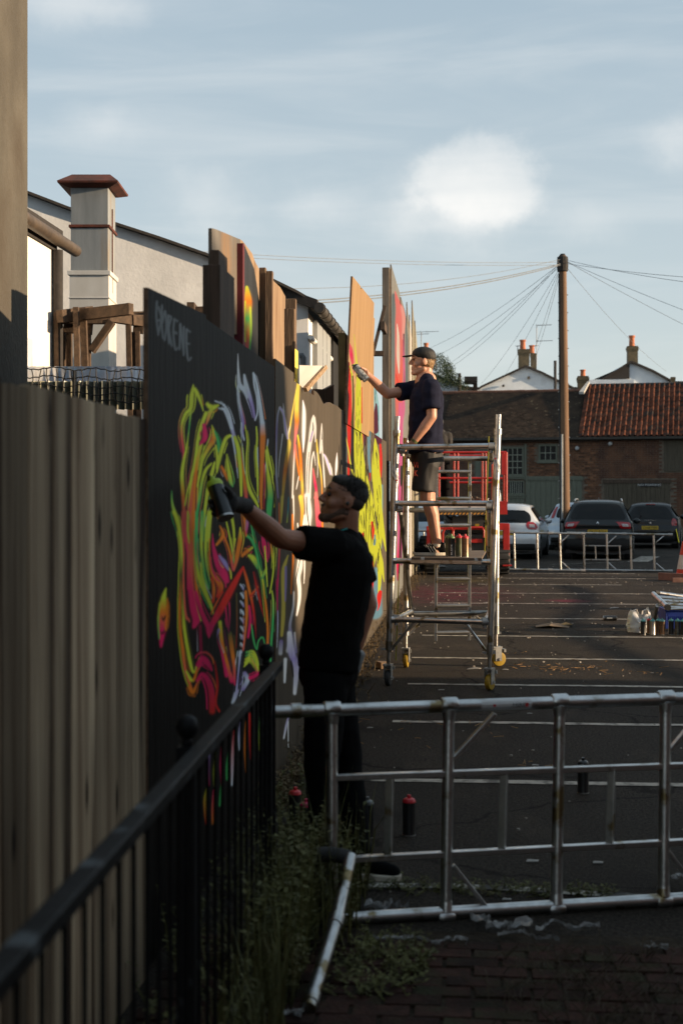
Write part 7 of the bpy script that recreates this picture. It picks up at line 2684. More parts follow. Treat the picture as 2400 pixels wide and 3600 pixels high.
# trousers
hipl, hipr = Vector((-.055, -.085, .90)), Vector((-.03, .085, .90))
knl, anl = Vector((-.075, -.12, .50)), Vector((-.045, -.12, .085))
knr, anr = Vector((.035, .09, .50)), Vector((.085, .05, .085))
tr = [('e', Vector((-.045, 0, .92)), (.130, .172, .13)), ('c', hipl, knl, .098, .074), ('c', knl, anl, .072, .062), ('c', hipr, knr, .098, .074), ('c', knr, anr, .072, .062), ('f', anl + Vector((0, 0, .05)), anl + Vector((0, 0, -.05)), .064, .068), ('f', anr + Vector((0, 0, .05)), anr + Vector((0, 0, -.05)), .064, .068)]
blob('trousers', tr, .009, 4, M_blk2, man, folds=.008, fscale=8, fstretch=(1, 1, 1.2), seed=9)
shoe(man, anr + Vector((-.055, 0, -.085)), anr + Vector((.19, -.09, -.085)), .105, (M_blk2, M_shoe_w))
shoe(man, anl + Vector((.06, 0, -.085)), anl + Vector((-.20, .03, -.085)), .105, (M_blk2, M_shoe_w))
MB().box(Vector((.088, .06, .955)), (.03, .07, .10), Euler((0.1, .3, .2)).to_matrix()).obj('pocket_cloth', mat('rag', (.35, .36, .36), rough=.9), man, bevel=.01)
# glove and can
ctop, cbot = at(752, 1694, 5.66), at(791, 1812, 5.60)
ca_ = (MI.to_3x3() @ (ctop - cbot)).normalized()
cc_ = MI @ (ctop.lerp(cbot, .52))
gp, pc_ = grip(cc_ + ca_ * .005, ca_, wr_l - cc_, .0325, 1.12, True)
blob('glove', gp + [('c', pc_, wr_l, .030, .030), ('f', wr_l.lerp(pc_, .35), wr_l + (wr_l - pc_).normalized() * .03, .033, .034)], .0045, 2, mat('black_glove', (.022, .019, .018), (.013, .012, .012), scale=30, rough=.8, bump=.5, bscale=120), man)
cw = at(752, 1694, 5.66)
cb_w = cc_ - ca_ * .085
t = thing('spray_can', 'spray can with lime green cap held in the black glove', 'spray can', wm(man) @ cb_w)
Mc = (wm(man).to_3x3() @ ca_).to_track_quat('Z', 'Y').to_matrix().to_4x4()
can_parts(t, M_canblack, mat('cap_lime', (.45, .62, .05), (.38, .52, .05), rough=.5), Mc, mat('cap_lime', (.45, .62, .05)), h=.15)
MB().lathe([(.0328, .140), (.0328, .15)], 18, Mc).obj('colour_band', mat('cap_lime', (.45, .62, .05)), t, smooth=40)

# ---------------------------------------------------------------- the man on the tower
TD = 12.95
to = at(1510, 1740, TD)
to.z = PZ + .003
tman = thing('person', 'man in navy t-shirt, black shorts and cap spraying from the scaffold tower', 'person', to, TH)
TMI = wm(tman).inverted()


def tl_(px, py, d=TD):
    return TMI @ at(px, py, d)


hd = tl_(1484, 1272)
hp, HP, HE = head_prims(hd, R(4), R(3), .98)
nb = tl_(1496, 1340)
sh_l = tl_(1512, 1366, TD - .17)
el_l = tl_(1517, 1465, TD - .22)
wr_l = tl_(1452, 1556, TD - .20)
sh_r = tl_(1462, 1368, TD + .16)
el_r = tl_(1362, 1385, TD + .02)
wr_r = tl_(1280, 1308, TD - .05)
railz = leg_pt(flB, 2.125) + cen
gl_ = TMI @ (leg_pt(flB, 2.11) + cen + RT * .055 + FW * .16)
ctop, cbot = at(1247, 1287, TD - .06), at(1287, 1335, TD - .10)
ca_ = (TMI.to_3x3() @ (ctop - cbot)).normalized()
cc_ = TMI @ (ctop.lerp(cbot, .5))
g1_, pc1 = grip(cc_ + ca_ * .0, ca_, wr_r - cc_, .0325, 1.0, True)
g2_, pc2 = grip(gl_, (TMI.to_3x3() @ FW), wr_l - gl_, .022, 1.0, False, off0=.03)
body = hp + g1_ + g2_ + [('c', HP(-.042, -.045), nb, .053, .060), ('c', nb - UP * .03, sh_l - UP * .01, .05, .05), ('c', nb - UP * .03, sh_r - UP * .01, .05, .05),
                         ('c', sh_l, el_l, .058, .046), ('c', el_l, el_l.lerp(wr_l, .35), .046, .047), ('c', el_l.lerp(wr_l, .35), wr_l, .047, .029), ('c', wr_l, pc2, .028, .026),
                         ('c', sh_r, el_r, .057, .046), ('c', el_r, el_r.lerp(wr_r, .35), .046, .047), ('c', el_r.lerp(wr_r, .35), wr_r, .046, .028), ('c', wr_r, pc1, .027, .026),
                         ('c', nb, Vector((-.03, 0, .95)), .10, .10)]
kn1, an1 = tl_(1500, 1752, TD - .10), tl_(1536, 1904, TD - .10)
kn2, an2 = tl_(1505, 1752, TD + .12), tl_(1530, 1906, TD + .12)
for kn, an in ((kn1, an1), (kn2, an2)):
    hp_ = Vector((-.02, -.09 if kn is kn1 else .09, .92))
    body += [('c', hp_, kn, .085, .064), ('c', kn, kn.lerp(an, .38) + Vector((.014, 0, 0)), .060, .061), ('c', kn.lerp(an, .38) + Vector((.014, 0, 0)), an, .060, .037), ('c', an, an + Vector((-.01, 0, -.09)), .037, .04)]
blob('body', body, .0048, 2, M_skin_t, tman)
blob('hair', [HE(-.036, .008, 0, .080, .0805, .075), HE(-.070, -.030, 0, .036, .054, .042)], .006, 2, M_hair_b, tman, folds=.006, fscale=45)
strands('hair_strands', HP, 1500, M_hair_b, tman, lambda f, sd, u: u < .03 and f < -.02, .008, .02, .0014, (-.02, -.06), 6)
blob('cap', [HE(-.010, .070, 0, .112, .090, .072), HE(-.03, .05, 0, .098, .0885, .075)], .006, 2, M_short, tman)
b = MB()
rows = []
for k in range(9):
    an = R(-62 + 124 * k / 8)
    rows.append((HP(.055 + .045 * math.cos(an), .060, .080 * math.sin(an)), HP(.085 + .105 * math.cos(an) ** .8, .048 - .006 * math.cos(an), .080 * math.sin(an))))
vs = [p for r_ in rows for p in r_] + [p + Vector((0, 0, -.006)) for r_ in rows for p in r_]
n2 = 2 * len(rows)
fs = []
for k in range(len(rows) - 1):
    a = 2 * k
    fs += [(a, a + 1, a + 3, a + 2), (n2 + a + 1, n2 + a, n2 + a + 2, n2 + a + 3), (a + 1, n2 + a + 1, n2 + a + 3, a + 3), (a, a + 2, n2 + a + 2, n2 + a)]
b.add(vs, fs).obj('cap_brim', M_short, tman, smooth=60)
MB().bar(HP(-.118, .03, -.03), HP(-.125, -.06, -.036), .012, .003).obj('cap_strap', M_short, tman)
for s_ in (-1, 1):
    MB().sphere(HP(.0855, .012, s_ * .030), .010, 10, 8).obj('eye', M_eye, tman, smooth=60)
    MB().tube([HP(.094, .040, s_ * .014), HP(.094, .044, s_ * .030), HP(.086, .040, s_ * .046)], [.003, .004, .002], 6).obj('eyebrow', M_hair_b, tman)
# shirt
c1 = tl_(1499, 1400)
c2 = tl_(1495, 1470)
c3 = tl_(1494, 1545)
e1 = sh_l.lerp(el_l, .74)
e2 = sh_r.lerp(el_r, .62)
ts = [('c', c1 + Vector((0, .075, 0)), c3 + Vector((0, .05, 0)), .142, .148), ('c', c1 - Vector((0, .075, 0)), c3 - Vector((0, .05, 0)), .142, .148), ('c', c1, c3, .150, .158), ('f', tl_(1494, 1520) + Vector((0, .04, 0)), tl_(1498, 1592) + Vector((0, .04, 0)), .150, .158, 24), ('f', tl_(1494, 1520) - Vector((0, .04, 0)), tl_(1498, 1592) - Vector((0, .04, 0)), .150, .158, 24),
      ('c', sh_l + Vector((-.03, .05, .0)), sh_r + Vector((.03, -.05, 0)), .085, .080), ('c', nb + Vector((.008, -.055, -.012)), nb + Vector((.008, .055, -.012)), .076, .076),
      ('c', sh_l + Vector((0, .02, 0)), sh_l, .092, .088), ('f', sh_l, e1, .086, .082), ('c', sh_r, sh_r.lerp(el_r, .2), .082, .08), ('f', sh_r, e2, .080, .078)]
blob('t_shirt', ts, .010, 5, M_navy, tman, folds=.015, fscale=5.5, fstretch=(1.2, 1, 1.5), seed=1)
# shorts
sp = [('e', tl_(1500, 1610), (.150, .178, .13)), ('f', Vector((-.02, -.085, .93)), tl_(1487, 1727, TD - .10), .115, .105), ('f', Vector((-.02, .085, .93)), tl_(1490, 1727, TD + .11), .115, .105)]
blob('shorts', sp, .009, 4, M_short, tman, folds=.012, fscale=6, fstretch=(1.3, 1, .6), seed=5)
M_rprint = mat('red_print', (.60, .07, .03), rough=.8)
pq = tl_(1447, 1660, TD - .20)
text('shorts_print', 'VI\nK', .075, Matrix.Translation(tl_(1461, 1650, TD - .222)) @ Matrix.Rotation(R(90), 4, 'X'), M_rprint, tman, ext=.003, sx=.7)
# watch
q = wr_l.lerp(el_l, .06)
dv = (el_l - wr_l).normalized()
MB().tube([q - dv * .011, q + dv * .011], .0335, 14).obj('watch', mat('olive_watch', (.10, .11, .03), rough=.6), tman, smooth=50)
shoe(tman, tl_(1568, 1953, TD - .10).xy.to_3d(), tl_(1453, 1953, TD - .10).xy.to_3d(), .10, (M_blk2, M_shoe_w), stripes=True)
shoe(tman, tl_(1562, 1953, TD + .12).xy.to_3d(), tl_(1450, 1953, TD + .14).xy.to_3d(), .10, (M_blk2, M_shoe_w), stripes=True)
MB().tube([an1 + Vector((-.004, 0, -.045)), an1 + Vector((0, 0, -.02))], .042, 12).obj('sock', M_shoe_w, tman, smooth=50)
# his can
t = thing('spray_can', 'dark spray can held out to the plywood by the man on the tower', 'spray can', wm(tman) @ (cc_ - ca_ * .085))
Mc = (wm(tman).to_3x3() @ ca_).to_track_quat('Z', 'Y').to_matrix().to_4x4()
can_parts(t, mat('can_speckled', (.05, .055, .05), (.45, .44, .42), scale=35, rough=.35), M_canblack, Mc, mat('cap_lime', (.45, .62, .05)), h=.155)

# ---------------------------------------------------------------- the man on the lift (head hidden behind the tower man)
lm0 = wm(lift) @ Vector((lp(1566, 1740).x, .55, lp(1566, 1763).z))
lman = thing('person', 'person in dark hoodie and trousers standing on the red lift with back turned', 'person', lm0, TH)
hd = Vector((-.10, 0, 1.66))
hp, HP, HE = head_prims(hd, R(-60), R(0), .95)
blob('body', hp + [('c', HP(-.03, -.06), Vector((-.07, 0, 1.44)), .055, .06), ('c', Vector((-.07, 0, 1.4)), Vector((-.05, 0, .9)), .1, .1), ('c', Vector((.10, 0, 1.40)), Vector((.12, -.08, 1.10)), .04, .035), ('c', Vector((.12, -.08, 1.10)), Vector((-.04, -.22, 1.02)), .035, .028), ('e', Vector((-.07, -.24, 1.02)), (.05, .03, .03)),
                   ('c', Vector((-.10, 0, .9)), Vector((-.10, 0, .08)), .06, .04), ('c', Vector((.04, 0, .9)), Vector((.05, .03, .08)), .06, .04)], .012, 2, M_skin_d, lman)
blob('hoodie', [('e', Vector((-.06, 0, 1.28)), (.19, .13, .22)), ('e', Vector((-.05, 0, 1.05)), (.18, .125, .18)), ('c', Vector((-.23, 0, 1.42)), Vector((.10, 0, 1.42)), .075, .075), ('c', Vector((.11, 0, 1.40)), Vector((.135, -.06, 1.12)), .072, .058), ('c', Vector((.135, -.07, 1.12)), Vector((.0, -.20, 1.03)), .056, .048), ('c', Vector((-.23, 0, 1.40)), Vector((-.27, -.06, 1.12)), .072, .055), ('e', Vector((-.07, .03, 1.50)), (.10, .09, .05))], .014, 4,
     mat('hoodie_charcoal', (.035, .032, .030), (.022, .020, .019), scale=20, rough=.9), lman, folds=.01, fscale=7)
blob('trousers', [('e', Vector((-.04, 0, .93)), (.165, .12, .13)), ('c', Vector((-.12, 0, .9)), Vector((-.12, 0, .08)), .09, .07), ('c', Vector((.04, 0, .9)), Vector((.05, .02, .08)), .09, .07)], .014, 3, M_blk2, lman, folds=.012, fscale=8)
blob('hair', [HE(-.02, .045, 0, .108, .084, .09)], .012, 2, M_hair_d, lman)
shoe(lman, (-.10, .08, 0), (-.16, -.17, 0), .1, (M_blk2, M_blk2))
shoe(lman, (.05, .10, 0), (.07, -.15, 0), .1, (M_blk2, M_blk2))

# ================================================================== small things on the ground and on the tower
M_top_red = mat('can_red', (.55, .02, .03), (.45, .015, .025), rough=.4)
M_top_pink = mat('can_pink', (.65, .02, .12), (.55, .02, .10), rough=.4)
M_top_teal = mat('can_teal', (.10, .32, .32), (.08, .26, .27), rough=.4)
M_top_green = mat('can_green', (.12, .20, .06), (.09, .16, .05), rough=.4)
M_top_grey = mat('can_grey', (.12, .13, .13), (.09, .10, .10), rough=.4)
M_canstripe = mat('can_bronze', (.24, .14, .08), (.12, .075, .05), scale=9, rough=.3, metal=.6, stretch=(.1, .1, 8))
M_canolive = mat('can_olive', (.14, .15, .07), (.05, .05, .03), scale=14, rough=.35)
PZW = PZ + .001
for px, d, bm, tm, lab, tx in ((1577, 12.75, M_canolive, M_top_green, 'olive spray can half hidden behind the heel of the striped shoe', None), (1586, 12.62, M_canblack, M_top_green, 'black spray can with white word on the tower platform', 'BLACK'),
                               (1613, 12.70, M_canolive, M_top_red, 'green spray can with red top on the tower platform', None), (1634, 12.60, M_canstripe, M_top_red, 'bronze banded spray can with red top at the end of the platform', None)):
    q = at(px, 1740, d)
    q.z = PZW
    t = thing('spray_can', lab, 'spray can', q, TH, 'cans on the tower platform')
    can_parts(t, bm, tm, None, tm)
    if tx:
        text('lettering', tx, .024, Matrix.Translation((.0, -.0332, .065)) @ Matrix.Rotation(R(90), 4, 'X') @ Matrix.Rotation(R(90), 4, 'Z'), M_stick, t, sx=1.3)
for px, py, tm, lab in ((1437, 2936, M_top_red, 'black spray can with bright red top behind the foreground frame'), (1076, 2952, M_top_pink, 'black spray can with pink top in the weeds'), (1291, 2944, M_top_grey, 'black spray can with grey top beside the trouser leg'), (1037, 2905, M_top_red, 'spray can with small red top deep in the weeds by the wall')):
    t = spray_can(lab, gnd(px, py), M_canblack, tm, 'cans standing round the man in black', tm)
t = spray_can('black spray can standing alone right of the frame uprights', gnd(2048, 2788), M_canblack, M_canblack, 'cans standing round the man in black')
row = [(2259, 2232, M_canblack, 'black can with teal top in front of the white bag, leftmost in its row'), (2281, 2228, M_canstripe, 'bronze can behind the silver one by the crate'), (2292, 2232, M_canmetal, 'silver can with teal top by the crate'),
       (2312, 2230, M_canstripe, 'bronze can left of another in front of the blue crate'), (2326, 2232, M_canstripe, 'bronze can with teal top in front of the blue crate'), (2357, 2231, M_canblack, 'dark can near the right edge before the blue crate'), (2379, 2232, mat('can_scribble', (.16, .15, .12), (.05, .05, .04), scale=20, rough=.3, metal=.4), 'second can from the right edge with dark scrolls'), (2399, 2233, M_canblack, 'black can cut by the right edge')]
for px, py, bm, lab in row:
    t = spray_can(lab, gnd(px, py), bm, M_top_teal if 'bronze can behind' not in lab else M_top_red, 'cans lined up in front of the blue crate', M_top_teal)
# can lying on its side
q = gnd(2142, 2182)
t = thing('spray_can', 'black spray can lying on its side on the tarmac', 'spray can', q + UP * .034, TH, 'cans lined up in front of the blue crate')
can_parts(t, M_canblack, M_canblack, Matrix.Translation((-.09, 0, 0)) @ Matrix.Rotation(R(90), 4, 'Y'))
MB().box((-.01, -.0335, .004), (.075, .0012, .012)).obj('pale_print', M_stick, t)

# white carrier bag
bg_ = gnd(2245, 2222)
bag = thing('carrier_bag', 'crumpled white carrier bag with black print beside the blue crate', 'bag', bg_, TH)
M_bag = mat('bag_white', (.70, .68, .66), (.60, .58, .56), scale=6, rough=.55)
nU, nV = 30, 16
vs = []
rb = random.Random(4)
for v in range(nV + 1):
    f = v / nV
    for u in range(nU):
        an = 2 * math.pi * u / nU
        base = .135 - .03 * f + .02 * math.sin(f * 3)
        cr = 1 + .13 * mnoise.noise(Vector((math.cos(an) * 2.2, math.sin(an) * 2.2, f * 3.5))) + .09 * mnoise.noise(Vector((math.cos(an) * 6, math.sin(an) * 6, f * 8)))
        hgt = f * (.235 + .05 * math.sin(an * 2 + 1) + .03 * math.sin(an * 5)) if f > .55 else f * .24
        vs.append((base * cr * math.cos(an) * 1.05, base * cr * math.sin(an) * .75, max(0.002, hgt)))
fs = [(v * nU + u, v * nU + (u + 1) % nU, (v + 1) * nU + (u + 1) % nU, (v + 1) * nU + u) for v in range(nV) for u in range(nU)] + [tuple(range(nU))[::-1]]
MB().add(vs, fs).obj('film', M_bag, bag, smooth=25)
for sx_ in (-.06, .07):
    pts = [(sx_ - .03, 0, .20), (sx_ - .025, -.02, .27), (sx_ + .02, -.02, .285), (sx_ + .04, 0, .21)]
    b = MB()
    for p, q in zip(pts, pts[1:]):
        b.bar(p, q, .028, .003)
    b.obj('handle', M_bag, bag)
text('lettering', 'MO\nCAN', .060, Matrix.Translation((.03, -.118, .085)) @ Matrix.Rotation(R(90), 4, 'X') @ Matrix.Rotation(R(-4), 4, 'Z'), M_canblack, bag, ext=.004, sx=.85)

# blue crate with aluminium tubes piled on it
cr0 = gnd(2360, 2205)
crate = thing('plastic_crate', 'blue perforated plastic crate at the right edge of the car park', 'crate', cr0, TH)
M_cblue = mat('crate_blue', (.015, .045, .30), (.012, .035, .22), scale=6, rough=.45)
W_, D_, H_ = .62, .42, .25
for nm, a_, c_ in (('end', (-.13, -D_ / 2, 0), (-.11, D_ / 2, H_)), ('end', (.47, -D_ / 2, 0), (.49, D_ / 2, H_)), ('side', (-.11, D_ / 2 - .02, 0), (.47, D_ / 2, H_)), ('base', (-.11, -D_ / 2 + .02, 0), (.47, D_ / 2 - .02, .015))):
    MB().bb(a_, c_).obj(nm, M_cblue, crate, bevel=.004)
# front side with slots
b = MB()
b.bb((-.11, -D_ / 2, 0), (.47, -D_ / 2 + .015, .10)).bb((-.11, -D_ / 2, .155), (.47, -D_ / 2 + .015, H_ - .028))
for k in range(24):
    x = -.105 + k * .0244
    b.box((x, -D_ / 2 + .0075, .1275), (.010, .013, .056), Matrix.Rotation(R(14), 3, 'Y'))
b.obj('slotted_side', M_cblue, crate)
MB().bb((-.14, -D_ / 2 - .012, H_ - .028), (.50, -D_ / 2 + .02, H_)).obj('rim', M_cblue, crate, bevel=.004)
q = gnd(2300, 2205) + UP * .20
for k, (a_, c_, dd, r_) in enumerate([((2295, 2088), (2345, 2135), (17.9, 17.1), .032), ((2308, 2084), (2470, 2108), (18.2, 18.4), .026), ((2310, 2100), (2470, 2112), (18.0, 18.0), .026), ((2318, 2112), (2470, 2122), (17.8, 17.8), .026), ((2326, 2124), (2470, 2132), (17.6, 17.6), .026), ((2335, 2136), (2470, 2142), (17.4, 17.4), .026), ((2345, 2142), (2400, 2140), (17.1, 17.1), .012)]):
    labs = ['short capped tube leaning across the pile by the crate', 'topmost long tube of the pile by the crate', 'second long tube of the pile from the top', 'third long tube of the pile from the top', 'fourth long tube of the pile from the top', 'lowest long tube of the pile on the crate', 'thin bright rod in the blue crate']
    p0, p1 = at(*a_, dd[0]), at(*c_, dd[1])
    t = thing('scaffold_tube', labs[k], 'tube', p0, 0, 'tubes piled on the crate')
    MB().tube([p0, p1], r_, 12).obj('tube', M_alu, t, smooth=50, w=True)
    if k < 2:
        e_ = p1 if k == 0 else p0
        dv = (p1 - p0).normalized()
        MB().tube([e_ - dv * .03, e_ + dv * .03], r_ + .004, 12).obj('end_cap', M_rub, t, w=True, smooth=50)
o = MB().tube([gnd(2296, 2200) + UP * .02, at(2310, 2128, 17.6)], .026, 12).obj('scaffold_tube', M_alu, smooth=50)
tag(o, 'tube propped upright at the left end of the crate', 'tube')

# traffic cone cut by the right edge
cq = gnd(2402, 2031)
cone = thing('traffic_cone', 'orange and white traffic cone cut by the right edge', 'cone', cq, TH)
M_cone = mat('cone_orange', (.62, .05, .02), (.5, .04, .015), scale=8, rough=.6)
MB().lathe([(.19, 0), (.19, .03), (.15, .04)], 20).obj('base', M_cone, cone)
MB().lathe([(.165, .03), (.035, .74), (.02, .75)], 24).obj('cone_body', M_cone, cone, smooth=40)
MB().lathe([(.1395, .18), (.0862, .47), (.0845, .47)], 24).obj('white_sleeve', mat('cone_white', (.62, .56, .46), rough=.5), cone, smooth=40)
MB().bar((-.10, 0, .72), (-.16, 0, 1.0), .02, .01).obj('tape', mat('lime_tape', (.5, .6, .04), rough=.5), cone)
# timber lying near it
for a_, c_, dd, w_, h_, lab in (((2315, 2038), (2440, 2050), (28.5, 27.9), .22, .06, 'reddish plank lying on the tarmac by the cone'), ((2362, 2044), (2440, 2042), (27.7, 27.7), .10, .07, 'short timber offcut beside the reddish plank')):
    p, q = at(*a_, dd[0]), at(*c_, dd[1])
    p.z = q.z = .035
    o = MB().bar(p, q, h_, w_).obj('plank', mat('red_plank', (.26, .13, .09), (.16, .08, .06), scale=6, rough=.85), bevel=.004)
    tag(o, lab, 'plank')

# flattened cardboard, stones, leaves and paper scraps
def scrap(name, px, py, pts, m, label, z=.006, cat='litter', amp=.012, seed=0):
    q = gnd(px, py)
    P = [Vector((a, c, 0)) for a, c in pts]
    cen_ = sum(P, Vector()) / len(P)
    vs = [cen_ + UP * (amp * 1.3)] + [p + UP * amp * (.2 + mnoise.noise(p * 9 + Vector((seed, 0, 0)))) for p in P]
    vs2 = [v - UP * .004 for v in vs]
    n = len(P)
    fs = [(0, 1 + i, 1 + (i + 1) % n) for i in range(n)] + [(n + 1, n + 2 + (i + 1) % n, n + 2 + i) for i in range(n)] + [(1 + i, n + 2 + i, n + 2 + (i + 1) % n, 1 + (i + 1) % n) for i in range(n)]
    o = MB().add(vs, fs and [] or []).add([], []) if False else MB().add(vs + vs2, fs).obj(name, m)
    o.location = (q.x, q.y, z)
    return tag(o, label, cat)


M_cardb = mat('cardboard', (.22, .15, .09), (.10, .07, .045), scale=9, rough=.85)
scrap('cardboard', 1940, 2205, [(-.22, -.12), (-.05, -.20), (.20, -.08), (.24, .12), (.02, .22), (-.20, .14)], M_cardb, 'flattened brown cardboard on the tarmac', amp=.04)
scrap('cardboard', 1985, 2203, [(-.08, -.08), (.09, -.05), (.10, .10), (-.06, .09)], mat('gold_card', (.26, .16, .05), (.12, .08, .03), scale=15, rough=.7), 'small golden wrapper beside the flattened cardboard', amp=.04, seed=3)
M_paper = mat('paper_scrap', (.34, .32, .29), (.24, .23, .21), rough=.8)
LIT = [(2157, 2138, .07, 'flat white slip behind the lying can'), (1775, 2355, .03, 'small white scrap right of the tower'), (1665, 2352, .07, 'pale flat scrap between the tower wheels'), (1798, 2131, .02, 'white speck on the tarmac right of the tower'),
       (2290, 2367, .016, 'white speck near the right edge in front of the cans'), (1550, 2427, .028, 'pale scrap between the front castors'), (2130, 2053, .022, 'left of two white specks before the far frame'), (2168, 2049, .022, 'right of two white specks before the far frame'),
       (1852, 2013, .02, 'white speck under the far frame'), (1710, 2120, .06, 'pinkish paper scrap behind the tower'), (1860, 2510, .022, 'pale sliver on the first bay behind the top tube'), (1300, 2560, .022, 'pale sliver beside the trousers of the man in black'),
       (1880, 2692, .022, 'pale sliver above the middle ladder rail'), (2100, 3035, .025, 'pale scrap behind the lower ladder rail at right'), (1870, 3030, .03, 'pale scrap behind the lower ladder rail at centre'), (1780, 3165, .02, 'pale scrap just above the lower tube')]
for i, (px, py, s_, lab) in enumerate(LIT):
    scrap('paper_scrap', px, py, [(-s_, -s_ * .6), (s_ * .8, -s_ * .5), (s_, s_ * .5), (-s_ * .7, s_ * .7)], M_paper, lab, amp=s_ * .12, seed=i)['group'] = 'litter scraps on the tarmac'
M_straw = mat('straw', (.36, .20, .07), (.24, .13, .05), rough=.8)
b = MB()
rs_ = random.Random(9)
for px, py, n, sp in ((2010, 2350, 46, .34), (1880, 2352, 12, .2), (2160, 2368, 14, .3), (1770, 2300, 8, .15), (1330, 2540, 12, .2), (1500, 2600, 8, .3), (1660, 2560, 6, .2), (1860, 2690, 5, .08)):
    c_ = gnd(px, py)
    for k in range(n):
        q = c_ + Vector((rs_.gauss(0, sp), rs_.gauss(0, sp * .7), .006 + rs_.uniform(0, .012)))
        an = rs_.uniform(0, 6.28)
        l = rs_.uniform(.02, .09)
        b.tube([q, q + Vector((l * math.cos(an), l * math.sin(an), rs_.uniform(-.004, .02)))], .0022, 4)
o = b.obj('straw', M_straw, fix=False)
tag(o, 'scattered straw and twigs on the tarmac', 'straw', kind='stuff')
b = MB()
for k in range(420):
    y = rs_.uniform(6, 34)
    x = rs_.uniform(-.9, 4.2)
    s_ = rs_.uniform(.004, .011) * (1 if y < 14 else 1.3)
    b.box((x, y, s_ * .4), (s_ * 1.6, s_ * 1.3, s_), Euler((0, 0, rs_.uniform(0, 3))).to_matrix())
o = b.obj('grit', mat('grit_stone', (.42, .38, .33), (.22, .20, .17), scale=60, rough=.9), fix=False)
tag(o, 'loose grit strewn over the tarmac', 'grit', kind='stuff')
o = MB().lathe([(.10, 0), (.105, .006), (.09, .012), (.04, .014)], 18).obj('lid', M_canblack, smooth=40)
o.location = gnd(1552, 2163)
tag(o, 'small black lid lying under the tower', 'lid')
q = gnd(1345, 2350)
o = MB().box((q.x, q.y, .035), (.10, .16, .065), Euler((0, 0, .4)).to_matrix()).obj('brick_end', mat('loose_brick', (.22, .14, .08), (.15, .09, .06), rough=.9), bevel=.006)
tag(o, 'loose half brick at the wall foot left of the tower', 'brick')

# torn clear plastic wrap in the foreground
M_film = mat('plastic_film', (.42, .42, .41), (.20, .20, .20), scale=14, rough=.18, spec=.7, alpha=.7)


def film(px, py, L_, W_, an, seed, label, z=.018, h=.05):
    q = gnd(px, py, z)
    L_, W_, h = L_ * .8, W_ * .6, h * .55
    n, m_ = 26, 7
    vs = []
    for i in range(n + 1):
        for j in range(m_ + 1):
            f, g_ = i / n - .5, j / m_ - .5
            x = f * L_ + .05 * mnoise.noise(Vector((f * 5, seed, 0)))
            w_ = W_ * (.35 + .65 * abs(mnoise.noise(Vector((f * 4 + seed, 3, 1)))) * 1.6)
            y = g_ * w_ + .10 * mnoise.noise(Vector((f * 3, seed + 5, 2)))
            zz_ = abs(mnoise.noise(Vector((f * 9, g_ * 5 + seed, 1)))) * h + abs(mnoise.noise(Vector((f * 22, g_ * 12 + seed, 4)))) * h * .5
            vs.append((x * math.cos(an) - y * math.sin(an), x * math.sin(an) + y * math.cos(an), zz_))
    fs = [(i * (m_ + 1) + j, (i + 1) * (m_ + 1) + j, (i + 1) * (m_ + 1) + j + 1, i * (m_ + 1) + j + 1) for i in range(n) for j in range(m_)]
    o = MB().add(vs, fs).obj('plastic_wrap', M_film, smooth=30, fix=False)
    o.location = q
    return tag(o, label, 'litter', 'torn plastic wrap in the foreground')


film(1400, 3300, .34, .05, .05, 1, 'twisted strand of clear wrap left of the foreground braces')
film(1590, 3312, .16, .04, .1, 2, 'short flat strip of clear wrap on the paving')
film(1760, 3260, .28, .16, -.3, 3, 'crumpled clear wrap on the paving below the frame', h=.09)
film(1990, 3262, .30, .06, .15, 4, 'long strand of clear wrap with orange tint right of the crumple')
film(2310, 3335, .12, .06, -.1, 5, 'small clear wrap scrap near the right edge')
film(1360, 3200, .16, .10, .2, 6, 'clump of clear wrap against the lower frame tube', h=.10)
film(1860, 3295, .30, .03, -.25, 7, 'thin trailing strand of clear wrap on the paving')
film(1035, 3565, .10, .09, .2, 8, 'dirty plastic wrap at the foot of the stabiliser', h=.05)
film(2350, 3090, .12, .08, .2, 9, 'clear wrap scrap behind the right frame brace', h=.06)

# ================================================================== weeds
rw = random.Random(21)
M_weed = mat('weed_leaf', (.125, .125, .030), (.062, .066, .020), scale=3, rough=.7, c3=(.12, .10, .03), c3scale=4, c3amt=(.55, .7))
M_dry = mat('dry_weed', (.15, .10, .04), (.08, .052, .022), scale=4, rough=.8)


def weed(b, base, h, spread, n_leaf, leaf):
    top = base + Vector((rw.gauss(0, spread), rw.gauss(0, spread), h))
    mid = base.lerp(top, .5) + Vector((rw.gauss(0, .02), rw.gauss(0, .02), 0))
    b.tube([base, mid, top], [.0028, .002, .001], 4, cap=False)
    for k in range(n_leaf):
        f = rw.uniform(.15, 1)
        p = (base.lerp(mid, f * 2) if f < .5 else mid.lerp(top, f * 2 - 1))
        an = rw.uniform(0, 6.28)
        d = Vector((math.cos(an), math.sin(an), rw.uniform(-.2, .7))).normalized()
        L = leaf * rw.uniform(.6, 1.3)
        s = d.cross(UP).normalized() * L * rw.uniform(.22, .36)
        q = p + d * L
        m_ = p + d * L * .5 + UP * L * .12
        b.add([p, m_ + s, q, m_ - s], [(0, 1, 2), (0, 2, 3)])


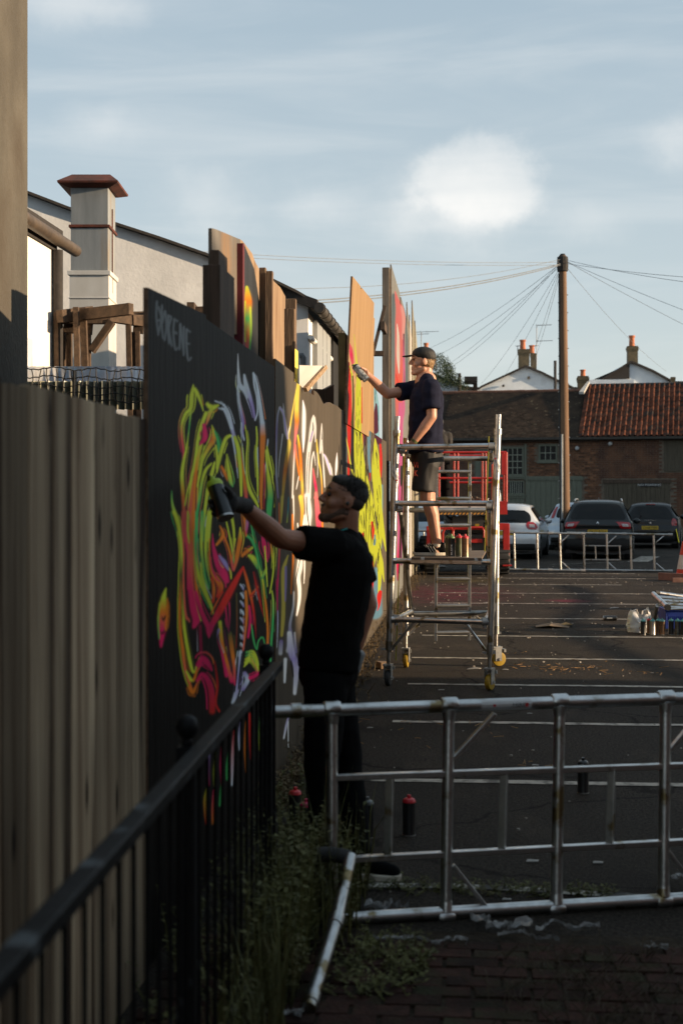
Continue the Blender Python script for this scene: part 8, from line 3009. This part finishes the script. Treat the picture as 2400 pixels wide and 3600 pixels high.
b = MB()
for k in range(430):                      # the thick clump between railing and frame
    y = rw.uniform(3.6, 6.0)
    x = rw.uniform(-.72, -.50) + rw.gauss(0, .03) + (.10 if y < 4.6 else 0)
    if (y < 5.2 and -.575 < x < -.40) or (y < 4.62 and x > -.62):
        continue
    weed(b, Vector((x, y, 0)), rw.uniform(.14, .50) * (1.1 if y < 5.4 else .9), .05, rw.randint(22, 36), rw.choice((.018, .024, .032)))
for k in range(110):
    y = rw.uniform(4.75, 5.4)
    weed(b, Vector((rw.uniform(-.44, -.16), y, 0)), rw.uniform(.03, .11), .04, rw.randint(10, 18), .018)
for k in range(120):                       # along the foot of the wall behind the railing
    weed(b, Vector((rw.uniform(-1.08, -.78), rw.uniform(3.2, 8.0), 0)), rw.uniform(.06, .3), .04, rw.randint(12, 22), .024)
for k in range(520):                       # grass blades and stalks among them
    y = rw.uniform(3.9, 6.2)
    x = rw.uniform(-.74, -.56) if y < 5.2 else rw.uniform(-.76, -.42)
    p = Vector((x, y, 0))
    an = rw.uniform(0, 6.28)
    h = rw.uniform(.15, .55)
    lean_ = Vector((math.cos(an), math.sin(an), 0)) * h * rw.uniform(.1, .5)
    sd_ = Vector((-math.sin(an), math.cos(an), 0)) * rw.uniform(.0018, .0045)
    m1, tp_ = p + lean_ * .35 + UP * h * .6, p + lean_ + UP * h * rw.uniform(.8, 1)
    b.add([p - sd_, p + sd_, m1 + sd_ * .8, m1 - sd_ * .8, tp_], [(0, 1, 2, 3), (3, 2, 4)])
o = b.obj('weeds', M_weed, fix=False)
tag(o, 'dense leafy weeds round the railing and wall foot in the lower left', 'weeds', kind='stuff')
b = MB()
for k in range(520):
    y = 7.5 + 22 * rw.random() ** 1.4
    weed(b, Vector((WX + .03 + abs(rw.gauss(0, .10)), y, 0)), rw.uniform(.03, .17), .04, rw.randint(6, 12), .03)
o = b.obj('dry_weeds', M_dry, fix=False)
tag(o, 'dry brown weeds along the foot of the lit mural', 'weeds', kind='stuff')
b = MB()
for k in range(340):
    c_ = gnd(rw.gauss(2120, 190), rw.uniform(3350, 3680))
    an = rw.uniform(0, 6.28)
    l = rw.uniform(.05, .16)
    b.tube([c_, c_ + Vector((l * .5 * math.cos(an), l * .5 * math.sin(an), l * .5)), c_ + Vector((l * math.cos(an), l * math.sin(an), l * .45))], [.002, .0017, .001], 4, cap=False)
o = b.obj('dead_grass', mat('dead_grass', (.06, .042, .022), (.035, .025, .014), rough=.9), fix=False)
tag(o, 'dark tangle of dead grass on the paving at lower right', 'grass', kind='stuff')
b = MB()
for k in range(160):
    px = rw.uniform(1260, 2150)
    c_ = gnd(px, 3122 + (px - 1260) * .03 + rw.gauss(0, 10))
    weed(b, c_, rw.uniform(.01, .05), .02, 7, .018)
o = b.obj('moss_strip', M_weed, fix=False)
tag(o, 'low green growth along the worn edge line', 'moss', kind='stuff')
for k in range(46):
    pass
